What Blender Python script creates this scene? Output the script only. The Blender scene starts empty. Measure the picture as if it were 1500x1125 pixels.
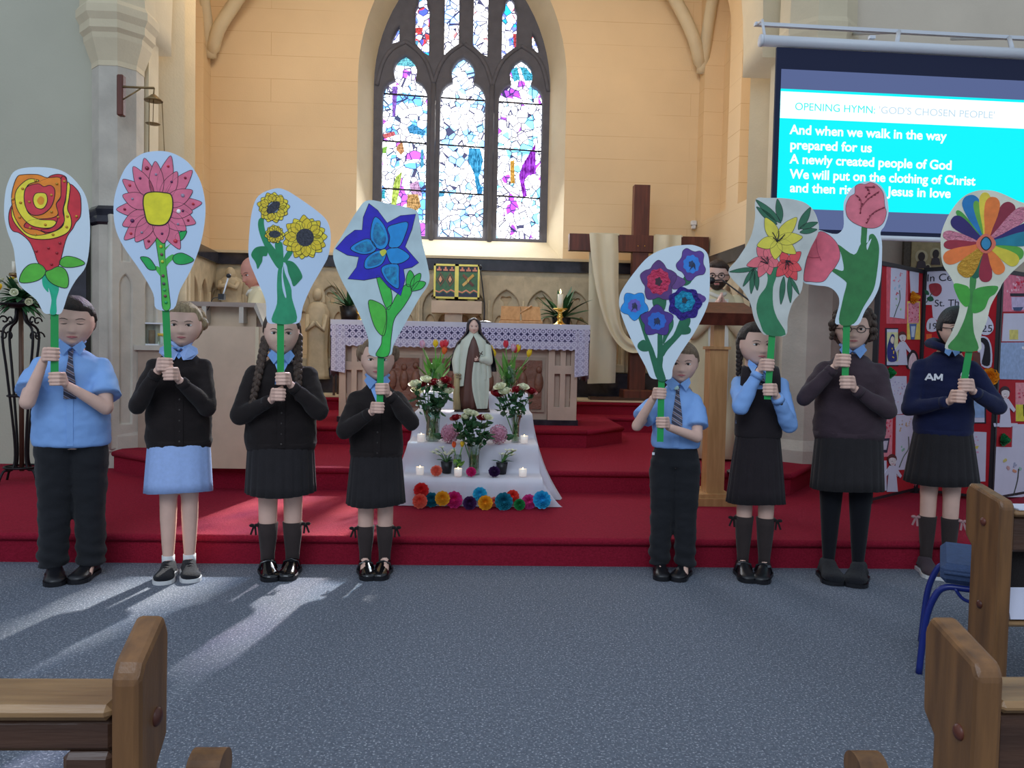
import bpy, bmesh, math, random
import numpy as np
from mathutils import Vector, Matrix
from mathutils.bvhtree import BVHTree
SC = bpy.context.scene; COL = SC.collection
pi = math.pi; rad = math.radians
# ------------------------------------------------------------------ camera, world, lights, exposure
FOC = 1150.0; CH = 1.17
cam = bpy.data.cameras.new('camera'); camo = bpy.data.objects.new('camera', cam); COL.objects.link(camo)
cam.sensor_width = 36; cam.lens = 36 * FOC / 1500; cam.clip_start = .05; cam.clip_end = 200
CAMR = Matrix.Rotation(rad(-2.5), 3, 'Z') @ Matrix.Rotation(rad(90 - 2.37), 3, 'X') @ Matrix.Rotation(rad(1.2), 3, 'Z')
camo.matrix_world = Matrix.Translation((0, 0, CH)) @ CAMR.to_4x4(); SC.camera = camo
def ray(px, py): return CAMR @ Vector(((px - 750) / FOC, -(py - 562.5) / FOC, -1))
def P(px, py, Y):            # point of the photograph at depth Y
    d = ray(px, py); return Vector((0, 0, CH)) + d * (Y / d.y)
def G(px, py, z=0.0):        # point of the photograph on the level z
    d = ray(px, py); return Vector((0, 0, CH)) + d * ((z - CH) / d.z)
SC.view_settings.view_transform = 'Standard'; SC.view_settings.look = 'None'
SC.view_settings.gamma = 1; SC.view_settings.use_curve_mapping = False
SC.view_settings.exposure = 0.12
w = bpy.data.worlds.new('daylight'); SC.world = w; w.use_nodes = True
w.node_tree.nodes['Background'].inputs[0].default_value = (.72, .84, 1, 1)
w.node_tree.nodes['Background'].inputs[1].default_value = .56
def light(kind, loc, target, power, col, size=1.0, size_y=None, name='light', spread=None):
    l = bpy.data.lights.new(name, kind); o = bpy.data.objects.new(name, l); COL.objects.link(o)
    o.location = loc; l.energy = power; l.color = col
    o.rotation_euler = (Vector(target) - Vector(loc)).to_track_quat('-Z', 'Y').to_euler()
    if kind == 'AREA':
        l.shape = 'RECTANGLE'; l.size = size; l.size_y = size_y or size
        if spread: l.spread = spread
    elif kind == 'SUN': l.angle = size
    else: l.shadow_soft_size = size
    return o
light('SUN', (1.2, 9.5, 6), (1.2 - 1.0, 9.5 - 4.9, 6 - 3.2), 16.0, (1, .93, .82), rad(2.0), name='sun')
light('AREA', (-1.5, -2.5, 5.5), (0, 5, .8), 215, (.75, .86, 1), 5, 3, name='nave_window_light')
light('AREA', (-1.9, 7.2, 5.3), (-1.9, 9.4, 2.9), 23, (1, .76, .50), .9, .5, name='chancel_lamp')
light('AREA', (1.3, 7.2, 5.3), (1.3, 9.4, 2.9), 20, (1, .76, .50), .9, .5, name='chancel_lamp')
light('AREA', (-.25, 9.35, 3.6), (-.35, 4.0, .3), 60, (.93, .96, 1), 1.8, 2.6, name='window_glow')
# ------------------------------------------------------------------ materials
def lin(c):
    if isinstance(c, str): c = tuple(int(c[i:i + 2], 16) / 255 for i in (0, 2, 4))
    return tuple(((x / 12.92) if x <= .04045 else ((x + .055) / 1.055) ** 2.4) for x in c[:3]) + (1,)
MATS = {}
def mat(name, col, rough=.7, metal=0, var=.12, scale=8, bump=0, bscale=None, spec=.5, stretch=(1, 1, 1), emit=0, alpha=None, col2=None, sheen=0, coord='Object'):
    if name in MATS: return MATS[name]
    m = bpy.data.materials.new(name); MATS[name] = m; m.use_nodes = True
    nt = m.node_tree; b = nt.nodes['Principled BSDF']; L = nt.links.new
    c = lin(col)
    b.inputs['Roughness'].default_value = rough; b.inputs['Metallic'].default_value = metal
    b.inputs['Specular IOR Level'].default_value = spec
    if sheen: b.inputs['Sheen Weight'].default_value = sheen
    tc = nt.nodes.new('ShaderNodeTexCoord'); mp = nt.nodes.new('ShaderNodeMapping'); mp.inputs['Scale'].default_value = stretch
    L(tc.outputs[coord], mp.inputs[0])
    if var or col2:
        n = nt.nodes.new('ShaderNodeTexNoise'); n.inputs['Scale'].default_value = scale; n.inputs['Detail'].default_value = 5
        L(mp.outputs[0], n.inputs['Vector'])
        r = nt.nodes.new('ShaderNodeValToRGB'); L(n.outputs[0], r.inputs[0]); L(r.outputs[0], b.inputs['Base Color'])
        r.color_ramp.elements[0].position = .3; r.color_ramp.elements[1].position = .7
        c2 = lin(col2) if col2 else tuple(min(1, x * (1 + var)) for x in c[:3]) + (1,)
        c1 = c if col2 else tuple(x * (1 - var) for x in c[:3]) + (1,)
        r.color_ramp.elements[0].color = c1; r.color_ramp.elements[1].color = c2
    else: b.inputs['Base Color'].default_value = c
    if bump:
        n2 = nt.nodes.new('ShaderNodeTexNoise'); n2.inputs['Scale'].default_value = bscale or scale * 4; n2.inputs['Detail'].default_value = 3
        L(mp.outputs[0], n2.inputs['Vector'])
        bp = nt.nodes.new('ShaderNodeBump'); bp.inputs['Strength'].default_value = bump; bp.inputs['Distance'].default_value = .02
        L(n2.outputs[0], bp.inputs['Height']); L(bp.outputs[0], b.inputs['Normal'])
    if emit:
        b.inputs['Emission Color'].default_value = c; b.inputs['Emission Strength'].default_value = emit
    if alpha is not None: b.inputs['Alpha'].default_value = alpha
    return m
def glass(name, col='e8f4f0', rough=.05):
    if name in MATS: return MATS[name]
    m = bpy.data.materials.new(name); MATS[name] = m; m.use_nodes = True; nt = m.node_tree
    nt.nodes.remove(nt.nodes['Principled BSDF']); out = nt.nodes['Material Output']
    t = nt.nodes.new('ShaderNodeBsdfTransparent'); g = nt.nodes.new('ShaderNodeBsdfGlossy'); mx = nt.nodes.new('ShaderNodeMixShader')
    t.inputs[0].default_value = lin(col); g.inputs['Roughness'].default_value = rough
    fr = nt.nodes.new('ShaderNodeLayerWeight'); fr.inputs[0].default_value = .35
    nt.links.new(fr.outputs['Facing'], mx.inputs[0]); nt.links.new(t.outputs[0], mx.inputs[1]); nt.links.new(g.outputs[0], mx.inputs[2]); nt.links.new(mx.outputs[0], out.inputs[0])
    return m
# ------------------------------------------------------------------ mesh builder
class MB:
    def __init__(s): s.v = []; s.f = []; s.m = []; s.sm = []; s.mi = 0; s.smooth = False
    def add(s, vs, fs, smooth=None):
        o = len(s.v); s.v += [tuple(x) for x in vs]
        for f in fs: s.f.append([i + o for i in f]); s.m.append(s.mi); s.sm.append(s.smooth if smooth is None else smooth)
        return s
    def box(s, c, d, rz=0, rx=0, ry=0, bev=0):
        M = Matrix.Rotation(rz, 3, 'Z') @ Matrix.Rotation(ry, 3, 'Y') @ Matrix.Rotation(rx, 3, 'X'); c = Vector(c)
        x, y, z = d[0] / 2, d[1] / 2, d[2] / 2
        if bev:
            b = bev; vs = []; 
            for sx in (-1, 1):
                for sy in (-1, 1):
                    for sz in (-1, 1):
                        vs += [(sx * x, sy * (y - b), sz * (z - b)), (sx * (x - b), sy * y, sz * (z - b)), (sx * (x - b), sy * (y - b), sz * z)]
            bm = bmesh.new(); [bm.verts.new(M @ Vector(v) + c) for v in vs]; bmesh.ops.convex_hull(bm, input=bm.verts)
            bm.verts.index_update(); s.add([v.co.copy() for v in bm.verts], [[v.index for v in f.verts] for f in bm.faces], False); bm.free(); return s
        vs = [M @ Vector((i * x, j * y, k * z)) + c for i in (-1, 1) for j in (-1, 1) for k in (-1, 1)]
        return s.add(vs, [(0, 1, 3, 2), (4, 6, 7, 5), (0, 4, 5, 1), (2, 3, 7, 6), (0, 2, 6, 4), (1, 5, 7, 3)], False)
    def box2(s, a, b):
        a = Vector(a); b = Vector(b); return s.box((a + b) / 2, b - a)
    def loft(s, rings, cap=True, smooth=True, close=True):
        n = len(rings[0]); vs = [p for r in rings for p in r]; fs = []
        for i in range(len(rings) - 1):
            for j in range(n if close else n - 1):
                k = (j + 1) % n; fs.append((i * n + j, i * n + k, (i + 1) * n + k, (i + 1) * n + j))
        if cap and close:
            fs.append(tuple(range(n))[::-1]); fs.append(tuple((len(rings) - 1) * n + j for j in range(n)))
        return s.add(vs, fs, smooth)
    def tube(s, pts, r, n=10, flat=1, cap=True, smooth=True, up=None):
        pts = [Vector(p) for p in pts]; rs = r if isinstance(r, (list, tuple)) else [r] * len(pts)
        t0 = (pts[1] - pts[0]).normalized()
        u = Vector(up) if up else (Vector((0, 0, 1)) if abs(t0.z) < .9 else Vector((1, 0, 0)))
        u = (u - t0 * u.dot(t0)).normalized(); rings = []
        for i, p in enumerate(pts):
            t = (pts[min(i + 1, len(pts) - 1)] - pts[max(i - 1, 0)]).normalized()
            u = (u - t * u.dot(t)).normalized(); v = t.cross(u)
            rings.append([p + u * (math.cos(2 * pi * k / n) * rs[i]) + v * (math.sin(2 * pi * k / n) * rs[i] * flat) for k in range(n)])
        return s.loft(rings, cap, smooth)
    def cyl(s, a, b, r0, r1=None, n=16, smooth=True): return s.tube([a, b], [r0, r0 if r1 is None else r1], n, smooth=smooth)
    def lathe(s, prof, c=(0, 0, 0), n=20, smooth=True, sx=1, sy=1, cap=True):
        c = Vector(c)
        return s.loft([[c + Vector((math.cos(2 * pi * k / n) * r * sx, math.sin(2 * pi * k / n) * r * sy, z)) for k in range(n)] for r, z in prof], cap, smooth)
    def sph(s, c, r, n=10, m=7, M=None):
        if not isinstance(r, (tuple, list)): r = (r, r, r)
        c = Vector(c); vs = []; fs = []
        def T(v): v = Vector(v); return c + (M @ v if M else v)
        for i in range(1, m):
            t = pi * i / m
            for k in range(n): vs.append(T((r[0] * math.sin(t) * math.cos(2 * pi * k / n), r[1] * math.sin(t) * math.sin(2 * pi * k / n), r[2] * math.cos(t))))
        a = len(vs); vs += [T((0, 0, r[2])), T((0, 0, -r[2]))]
        for i in range(m - 2):
            for k in range(n): fs.append((i * n + k, (i + 1) * n + k, (i + 1) * n + (k + 1) % n, i * n + (k + 1) % n))
        for k in range(n): fs.append((a, k, (k + 1) % n)); fs.append((a + 1, (m - 2) * n + (k + 1) % n, (m - 2) * n + k))
        return s.add(vs, fs, True)
    def cap(s, a, b, ra, rb, n=14):      # tapered capsule for remeshing
        a = Vector(a); b = Vector(b); s.sph(a, ra, n, 8); s.sph(b, rb, n, 8)
        if (b - a).length > 1e-5: s.cyl(a, b, ra, rb, n)
        return s
    def prism(s, pts, fn, d0, d1):        # pts 2D outline; fn(x, y, d) -> point
        n = len(pts); vs = [fn(x, y, d0) for x, y in pts] + [fn(x, y, d1) for x, y in pts]
        fs = [tuple(range(n)), tuple(range(2 * n - 1, n - 1, -1))] + [(i, (i + 1) % n, n + (i + 1) % n, n + i) for i in range(n)]
        return s.add(vs, fs, False)
    def mesh(s, name, mats):
        me = bpy.data.meshes.new(name); me.from_pydata(s.v, [], s.f); 
        for m in mats: me.materials.append(m)
        me.polygons.foreach_set('material_index', s.m); me.polygons.foreach_set('use_smooth', s.sm); me.update(); return me
    def build(s, name, m, parent=None, **k):
        if not s.v: return None
        me = s.mesh(name, m if isinstance(m, (list, tuple)) else [m])
        bm = bmesh.new(); bm.from_mesh(me); bmesh.ops.recalc_face_normals(bm, faces=bm.faces); bm.to_mesh(me); bm.free()
        return link(name, me, parent, **k)
def link(name, me, parent=None, label=None, cat=None, group=None, kind=None, loc=None):
    o = bpy.data.objects.new(name, me); COL.objects.link(o)
    if parent: o.parent = parent
    if loc is not None: o.location = loc
    if label: o['label'] = label
    if cat: o['category'] = cat
    if group: o['group'] = group
    if kind: o['kind'] = kind
    return o
def thing(name, label, cat, loc=(0, 0, 0), rz=0, group=None):
    o = link(name, None, None, label, cat, group); o.location = loc; o.rotation_euler = (0, 0, rz); o.empty_display_size = .1; return o
TS = bpy.data.scenes.new('workbench')
def evalmesh(data, setup=None):
    ob = bpy.data.objects.new('tmp', data); TS.collection.objects.link(ob)
    if setup: setup(ob)
    vl = TS.view_layers[0]; vl.update(); dg = vl.depsgraph
    me = bpy.data.meshes.new_from_object(ob.evaluated_get(dg)); bpy.data.objects.remove(ob); return me
def remesh(mb, voxel, sm=4, name='m', mats=(), fac=.5):
    me = mb.mesh('tmp', [])
    def su(ob):
        r = ob.modifiers.new('r', 'REMESH'); r.mode = 'VOXEL'; r.voxel_size = voxel; r.use_smooth_shade = True
        if sm: q = ob.modifiers.new('s', 'SMOOTH'); q.iterations = sm; q.factor = fac
    me2 = evalmesh(me, su); bpy.data.meshes.remove(me); me2.name = name; me2.materials.clear()
    for m in mats: me2.materials.append(m)
    return me2
def mesh_arrays(me): return [tuple(v.co) for v in me.vertices], [list(p.vertices) for p in me.polygons]
def plate(name, loops, thick, M, m, parent=None, bev=0, res=1, **k):
    """flat plate with holes: loops[0] outline, others holes, in 2D; extruded by thick; M maps (x,y,z)->world"""
    cu = bpy.data.curves.new(name, 'CURVE'); cu.dimensions = '2D'; cu.fill_mode = 'BOTH'; cu.extrude = thick / 2; cu.bevel_depth = bev; cu.bevel_resolution = res
    for lp in loops:
        sp = cu.splines.new('POLY'); sp.points.add(len(lp) - 1)
        for i, (x, y) in enumerate(lp): sp.points[i].co = (x, y, 0, 1)
        sp.use_cyclic_u = True
    me = evalmesh(cu); me.transform(M); me.materials.clear(); me.materials.append(m); me.name = name
    if M.to_3x3().determinant() < 0: me.flip_normals()
    return link(name, me, parent, **k)
XZ = Matrix(((1, 0, 0, 0), (0, 0, -1, 0), (0, 1, 0, 0), (0, 0, 0, 1)))   # (x,y,t)->(x,-t,y)
def arch(xc, w, z0, zs, k=1.0, n=10):
    """pointed arch outline: half width w, base z0, springing zs, radius = 2w*k"""
    R = 2 * w * k; a = math.acos((R - w) / R); pts = [(xc - w, z0), ]
    for i in range(n + 1): t = a * i / n; pts.append((xc - w + R - R * math.cos(t), zs + R * math.sin(t)))
    for i in range(n - 1, -1, -1): t = a * i / n; pts.append((xc + w - R + R * math.cos(t), zs + R * math.sin(t)))
    pts.append((xc + w, z0)); return pts
def text(s, size, M, m, parent=None, name='lettering', ext=.001, align='LEFT', bold=0, sx=1, **k):
    cu = bpy.data.curves.new(name, 'FONT'); cu.body = s; cu.size = size; cu.extrude = ext; cu.align_x = align; cu.offset = bold
    me = evalmesh(cu)
    me.transform(Matrix.Diagonal((sx, 1, 1, 1))); me.transform(M); me.materials.clear(); me.materials.append(m); me.name = name
    return link(name, me, parent, **k)
def spline(pts, n=6, closed=True):
    """Catmull-Rom through 2D points"""
    out = []; N = len(pts); rng = range(N) if closed else range(N - 1)
    for i in rng:
        if closed: p0, p1, p2, p3 = pts[i - 1], pts[i], pts[(i + 1) % N], pts[(i + 2) % N]
        else: p0, p1, p2, p3 = pts[max(i - 1, 0)], pts[i], pts[i + 1], pts[min(i + 2, N - 1)]
        for j in range(n):
            t = j / n; out.append(tuple(.5 * (2 * p1[k] + (-p0[k] + p2[k]) * t + (2 * p0[k] - 5 * p1[k] + 4 * p2[k] - p3[k]) * t * t + (-p0[k] + 3 * p1[k] - 3 * p2[k] + p3[k]) * t ** 3) for k in range(len(p1))))
    if not closed: out.append(tuple(pts[-1]))
    return out
rnd = random.Random(7)
class Frame:
    """a standing spot turned towards the camera: local axes for a pupil and the placard"""
    def __init__(s, px, py, turn=.85):
        s.O = G(px, py, 0); s.phi = math.atan2(-s.O.x, s.O.y) * turn; s.R = Matrix.Rotation(s.phi, 3, 'Z')
    def loc(s, qx, qy, dy=0):
        d = s.R.transposed() @ ray(qx, qy); c = s.R.transposed() @ (Vector((0, 0, CH)) - s.O)
        return c + d * ((dy - c.y) / d.y)
# ================================================================== THE SETTING
def carpet(name, c1, c2, scale, bump, fleck=None):
    m = mat(name, c1, .95, var=0, col2=c2, scale=scale, bump=bump, bscale=scale * 1.5, spec=.15, coord='Object')
    if fleck:
        nt = m.node_tree; b = nt.nodes['Principled BSDF']; L = nt.links.new
        old = b.inputs['Base Color'].links[0].from_socket
        n = nt.nodes.new('ShaderNodeTexNoise'); n.inputs['Scale'].default_value = 130; n.inputs['Detail'].default_value = 2
        tc = nt.nodes.new('ShaderNodeTexCoord'); L(tc.outputs['Object'], n.inputs['Vector'])
        r = nt.nodes.new('ShaderNodeValToRGB'); r.color_ramp.elements[0].position = .56; r.color_ramp.elements[1].position = .68
        L(n.outputs[0], r.inputs[0]); mx = nt.nodes.new('ShaderNodeMix'); mx.data_type = 'RGBA'
        L(r.outputs[0], mx.inputs[0]); L(old, mx.inputs[6]); mx.inputs[7].default_value = lin(fleck); L(mx.outputs[2], b.inputs['Base Color'])
    return m
BLUE = carpet('blue_carpet', '5c626e', '6f7682', 60, .5, 'a8adb6')
RED = carpet('red_carpet', '84182c', '981e36', 90, .4)
REDR = RED
CREAMW = mat('orange_wall_paint', 'e2c8a0', .8, var=.05, scale=1.2, bump=.08, bscale=60)
PALEW = mat('nave_wall_paint', 'b9b7a4', .8, var=.05, scale=1.5, bump=.1, bscale=50)
ORD = mat('arch_stone_paint', 'd3c5a6', .8, var=.06, scale=3, bump=.1, bscale=50)
GREYST = mat('pale_stone', 'bfb8aa', .75, var=.12, scale=5, bump=.15, bscale=40)
CARV = mat('carved_limestone', 'c2b497', .75, var=.15, scale=9, bump=.12, bscale=60)
TRAC = mat('tracery_stone', '5a5a62', .85, var=.12, scale=9, bump=.15, bscale=60)
BLACKM = mat('black_marble', '1c1b22', .15, var=0, col2='3a3842', scale=7)
WHITEP = mat('white_paint', 'd8dce2', .6, var=.03)
def joints(m, zs, amp=1):            # faint masonry joint lines as relief colour
    nt = m.node_tree; L = nt.links.new; b = nt.nodes['Principled BSDF']
    tc = nt.nodes.new('ShaderNodeTexCoord'); mp = nt.nodes.new('ShaderNodeMapping'); mp.inputs['Rotation'].default_value = (pi / 2, 0, 0)
    br = nt.nodes.new('ShaderNodeTexBrick'); L(tc.outputs['Object'], mp.inputs[0]); L(mp.outputs[0], br.inputs[0])
    old = b.inputs['Base Color'].links[0].from_socket
    br.inputs['Scale'].default_value = 1; br.inputs['Brick Width'].default_value = 5; br.inputs['Row Height'].default_value = .27; br.inputs['Mortar Size'].default_value = .0035
    br.inputs['Mortar Smooth'].default_value = .4
    mx = nt.nodes.new('ShaderNodeMix'); mx.data_type = 'RGBA'; mu = nt.nodes.new('ShaderNodeMath'); mu.operation = 'MULTIPLY'
    n = nt.nodes.new('ShaderNodeTexNoise'); n.inputs['Scale'].default_value = 1.3; L(tc.outputs['Object'], n.inputs['Vector'])
    L(br.outputs['Fac'], mu.inputs[0]); mu2 = nt.nodes.new('ShaderNodeMath'); mu2.operation = 'MULTIPLY_ADD'; mu2.inputs[1].default_value = 2.2; mu2.inputs[2].default_value = -.75; mu2.use_clamp = True; L(n.outputs[0], mu2.inputs[0]); L(mu2.outputs[0], mu.inputs[1]); L(mu.outputs[0], mx.inputs[0]); L(old, mx.inputs[6])
    mx.inputs[7].default_value = lin('c09a68'); L(mx.outputs[2], b.inputs['Base Color'])
joints(CREAMW, 0)
def S(mb, name, m, parent=None, **k):
    o = mb.build(name, m, parent)
    if not parent: o['kind'] = 'structure'
    return o
def poly_block(pts, z0, z1): return MB().prism(pts, lambda x, y, d: (x, y, d), z0, z1)
S(MB().box2((-7, -4, -.1), (7.5, 10.2, 0)), 'floor', BLUE)
nos = .035
def step(name, pts, z0, z1, front):
    st = S(poly_block(pts, z0, z1), name, RED)
    mb = MB()       # rounded nosing along the front edges
    for a, b in zip(front[:-1], front[1:]): mb.cyl((a[0], a[1], z1 - .022), (b[0], b[1], z1 - .022), .022, n=10)
    mb.build('nosing', RED, st); return st
step('floor_step_1', [(-7, 4.21), (7.4, 4.27), (7.4, 6.6), (-7, 6.6)], 0, .16, [(-7, 4.21), (7.4, 4.27)])
f2 = [(-2.86, 6.3), (-1.95, 5.6), (2.3, 5.62), (2.72, 6.2)]
step('floor_step_2', [(-2.86, 9.6), (-2.86, 6.3), (-1.95, 5.6), (2.3, 5.62), (2.72, 6.2), (2.72, 9.6)], .16, .32, f2)
f3 = [(-3.0, 8.45), (-2.2, 8.45), (-2.2, 7.35), (-1.85, 6.97), (.98, 6.97), (1.38, 7.4), (1.38, 8.45), (2.7, 8.45)]
step('floor_step_3', [(-3.0, 9.6)] + f3 + [(2.7, 9.6)], .32, .48, f3)
f4 = [(-3.2, 8.8), (2.65, 8.8)]
st4 = step('floor_step_4', [(-3.2, 9.6)] + f4 + [(2.65, 9.6)], .48, .62, f4)
MB().box2((-3.2, 8.79, .622), (2.65, 9.5, .64)).build('stone_ledge', ORD, st4)
YB = 9.5
CX = -.25                     # chancel centre line
# --- east wall with the big window
def wp(px, py, Y=YB): p = P(px, py, Y); return (p.x, p.z)
GY = 9.9
gl = wp(545.5, 352, GY)[0]; gr = wp(800, 352, GY)[0]; gc = (gl + gr) / 2; gw = (gr - gl) / 2
zs_ = wp(672, 130, GY)[1]; zb_ = wp(672, 351, GY)[1]
ol = wp(522, 300)[0]; orr = wp(826, 300)[0]; oc = (ol + orr) / 2; ow = (orr - ol) / 2
zos = wp(672, 118)[1]; zdado = wp(672, 377)[1]
outer = arch(oc, ow, zdado, zos, .93, 14); inner = arch(gc, gw, zb_, zs_, .93, 14)
LX, RX = -3.2, 2.6
plate('wall_east', [[(LX - .3, 0), (RX + .4, 0), (RX + .4, 7), (LX - .3, 7)], outer], .06, Matrix.Translation((0, YB + .03, 0)) @ XZ, CREAMW, kind='structure')
mb = MB(); mb.loft([[(x, YB, z) for x, z in outer], [(x, GY, z) for x, z in inner]], cap=False, smooth=False)
S(mb, 'trim_window_reveal', ORD)
win = link('window_1', None, None, kind='structure')
k_ = (gr - gl) / 254.5        # metres per pixel in the glass plane
def g2(x, y): return (gc + (x - 672.7) * k_, zs_ + (130 - y) * k_)
def lancet(x0, x1, yb):
    xc = (x0 + x1) / 2; h = (x1 - x0) / 2
    L_ = [(x0, yb), (x0, 145), (x0 + .5, 138), (x0 + 4, 129), (x0 + 10, 122), (x0 + 17, 118), (xc - 20, 113), (xc - 21, 104), (xc - 17, 94), (xc - 10, 86), (xc, 80)]
    return L_ + [(2 * xc - x, y) for x, y in L_[-2::-1]]
def topl(x0, x1, yl, yr, yt, cut=0):
    xc = (x0 + x1) / 2
    return [(x0, yl), (x0, yt + 30), (x0 + 4, yt + 22), (x0 + 4, yt + 14), (xc, yt), (x1 - 4, yt + 14), (x1 - 4, yt + 22), (x1, yt + 30), (x1, yr), (xc, (yl + yr) / 2 + (3 if yl < yr else 3))]
lights = [('l', lancet(553.5, 625.5, 348)), ('l', lancet(637, 710, 348)), ('l', lancet(722.5, 794, 348)),
          ('t', topl(599, 627, 68, 90, -12)), ('t', topl(641, 670, 88, 68, -40)), ('t', topl(683, 712, 68, 88, -40)), ('t', topl(725, 754, 92, 70, -12)),
          ('s', [(563, 76), (566, 62), (573, 46), (584, 30), (584, 68), (574, 71)]), ('s', [(769, 68), (769, 33), (779, 48), (786, 64), (788, 80), (778, 76)])]
holes = [[g2(*p) for p in l] for _, l in lights]
gout = arch(gc, gw + .03, zb_ - .03, zs_, .93, 14)
plate('tracery', [gout] + holes, .16, Matrix.Translation((0, GY + .1, 0)) @ XZ, TRAC, win, bev=.035, res=2)
mb = MB()
for x in (631, 716): a = g2(x, 351); b = g2(x, 125); mb.cyl((a[0], GY - .02, a[1]), (b[0], GY - .02, b[1]), .03, n=8)
for x, s_ in ((631, 1), (631, -1), (716, 1), (716, -1)):       # arch mouldings springing from the mullions
    pts = [g2(x, 125), g2(x + s_ * 9, 98), g2(x + s_ * 22, 80), g2(x + s_ * 41, 66)]
    mb.tube([(p[0], GY - .015, p[1]) for p in spline(pts, 4, False)], .026, 8)
for x, s_ in ((549, 1), (798, -1)):
    pts = [g2(x, 130), g2(x + s_ * 8, 98), g2(x + s_ * 21, 78), g2(x + s_ * 41, 66)]
    mb.tube([(p[0], GY - .015, p[1]) for p in spline(pts, 4, False)], .026, 8)
mb.build('mullion_moulding', TRAC, win)
# stained glass: lead lines, small coloured panes, whitened, emission standing for burnt-out daylight
def stained(name, seed, tint):
    m = bpy.data.materials.new(name); m.use_nodes = True; nt = m.node_tree; L = nt.links.new
    nt.nodes.remove(nt.nodes['Principled BSDF']); out = nt.nodes['Material Output']
    tc = nt.nodes.new('ShaderNodeTexCoord'); mp = nt.nodes.new('ShaderNodeMapping'); mp.inputs['Location'].default_value = (seed * 3.1, 0, seed * 1.7)
    L(tc.outputs['Object'], mp.inputs[0])
    def vor(feat, sc, sx=1):
        v = nt.nodes.new('ShaderNodeTexVoronoi'); v.feature = feat; v.inputs['Scale'].default_value = sc; L(mp.outputs[0], v.inputs['Vector']); return v
    d = vor('DISTANCE_TO_EDGE', 11); c = vor('F1', 11)
    lead = nt.nodes.new('ShaderNodeMath'); lead.operation = 'LESS_THAN'; lead.inputs[1].default_value = .045; L(d.outputs['Distance'], lead.inputs[0])
    no = nt.nodes.new('ShaderNodeTexNoise'); no.inputs['Scale'].default_value = 3.4; no.inputs['Detail'].default_value = 1; L(mp.outputs[0], no.inputs['Vector'])
    sep = nt.nodes.new('ShaderNodeSeparateColor'); L(c.outputs['Color'], sep.inputs[0])
    # big patches of drapery colour from a coarse noise, pale elsewhere
    hue = nt.nodes.new('ShaderNodeValToRGB'); cr = hue.color_ramp; cr.interpolation = 'CONSTANT'
    cols = tint; cr.elements[0].color = lin(cols[0]); cr.elements[0].position = 0; cr.elements[1].position = .38; cr.elements[1].color = lin(cols[1])
    for i, p in enumerate((.43, .58, .615, .65)): e = cr.elements.new(p); e.color = lin(cols[i + 2])
    ad = nt.nodes.new('ShaderNodeMath'); ad.operation = 'MULTIPLY_ADD'; ad.inputs[1].default_value = .22; L(sep.outputs[0], ad.inputs[0])
    sub = nt.nodes.new('ShaderNodeMath'); sub.operation = 'SUBTRACT'; sub.inputs[1].default_value = .11; L(no.outputs[0], sub.inputs[0]); L(sub.outputs[0], ad.inputs[2])
    L(ad.outputs[0], hue.inputs[0])
    mx = nt.nodes.new('ShaderNodeMix'); mx.data_type = 'RGBA'; L(lead.outputs[0], mx.inputs[0]); L(hue.outputs[0], mx.inputs[6]); mx.inputs[7].default_value = (.03, .03, .06, 1)
    em = nt.nodes.new('ShaderNodeEmission'); em.inputs[1].default_value = 1.9; L(mx.outputs[2], em.inputs[0])
    tr = nt.nodes.new('ShaderNodeBsdfTransparent'); L(mx.outputs[2], tr.inputs[0])
    ms = nt.nodes.new('ShaderNodeAddShader'); L(em.outputs[0], ms.inputs[0]); L(tr.outputs[0], ms.inputs[1]); L(ms.outputs[0], out.inputs[0])
    return m
pal = [['6aa2e8', 'c8ecfa', 'ffffff', 'f8fcff', 'e8e0f8', 'b060d0'], ['90c0f0', 'e8f8ff', 'ffffff', 'ffffff', 'f6f6ff', '8cc8f0'], ['80d0f0', 'f0faff', 'ffffff', 'fff8f4', 'f0e0fa', '9a50c8'],
       ['30a8d0', '6f7fe8', 'f4f4ff', 'ffffff', 'e04040', '5060d0'], ['a8c8ff', 'e8f0ff', 'ffffff', 'ffffff', 'ffe8e8', 'e88080']]
gm = [stained('stained_glass', 0, pal[0]), stained('stained_glass', 1.3, pal[1]), stained('stained_glass', 2.2, pal[2]), stained('stained_glass', 3, pal[3]), stained('stained_glass', 4, pal[4])]
pm = [0, 1, 2, 3, 4, 4, 3, 3, 3]
for i, h_ in enumerate(holes):
    cxh = sum(p[0] for p in h_) / len(h_); czh = sum(p[1] for p in h_) / len(h_)
    MB().prism([(cxh + (x - cxh) * 1.04, czh + (z - czh) * 1.02) for x, z in h_], lambda x, y, d: (x, d, y), GY + .09, GY + .1).build('pane', gm[pm[i]], win)
mb = MB()
for x0, x1 in ((553, 626), (637, 710), (722, 794)):
    for y in (138, 206, 275): a = g2(x0, y + (x0 - 553) * .035); b = g2(x1, y + (x1 - 553) * .035); mb.cyl((a[0], GY + .07, a[1]), (b[0], GY + .07, b[1]), .012, n=6)
mb.build('saddle_bar', BLACKM, win)
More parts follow.
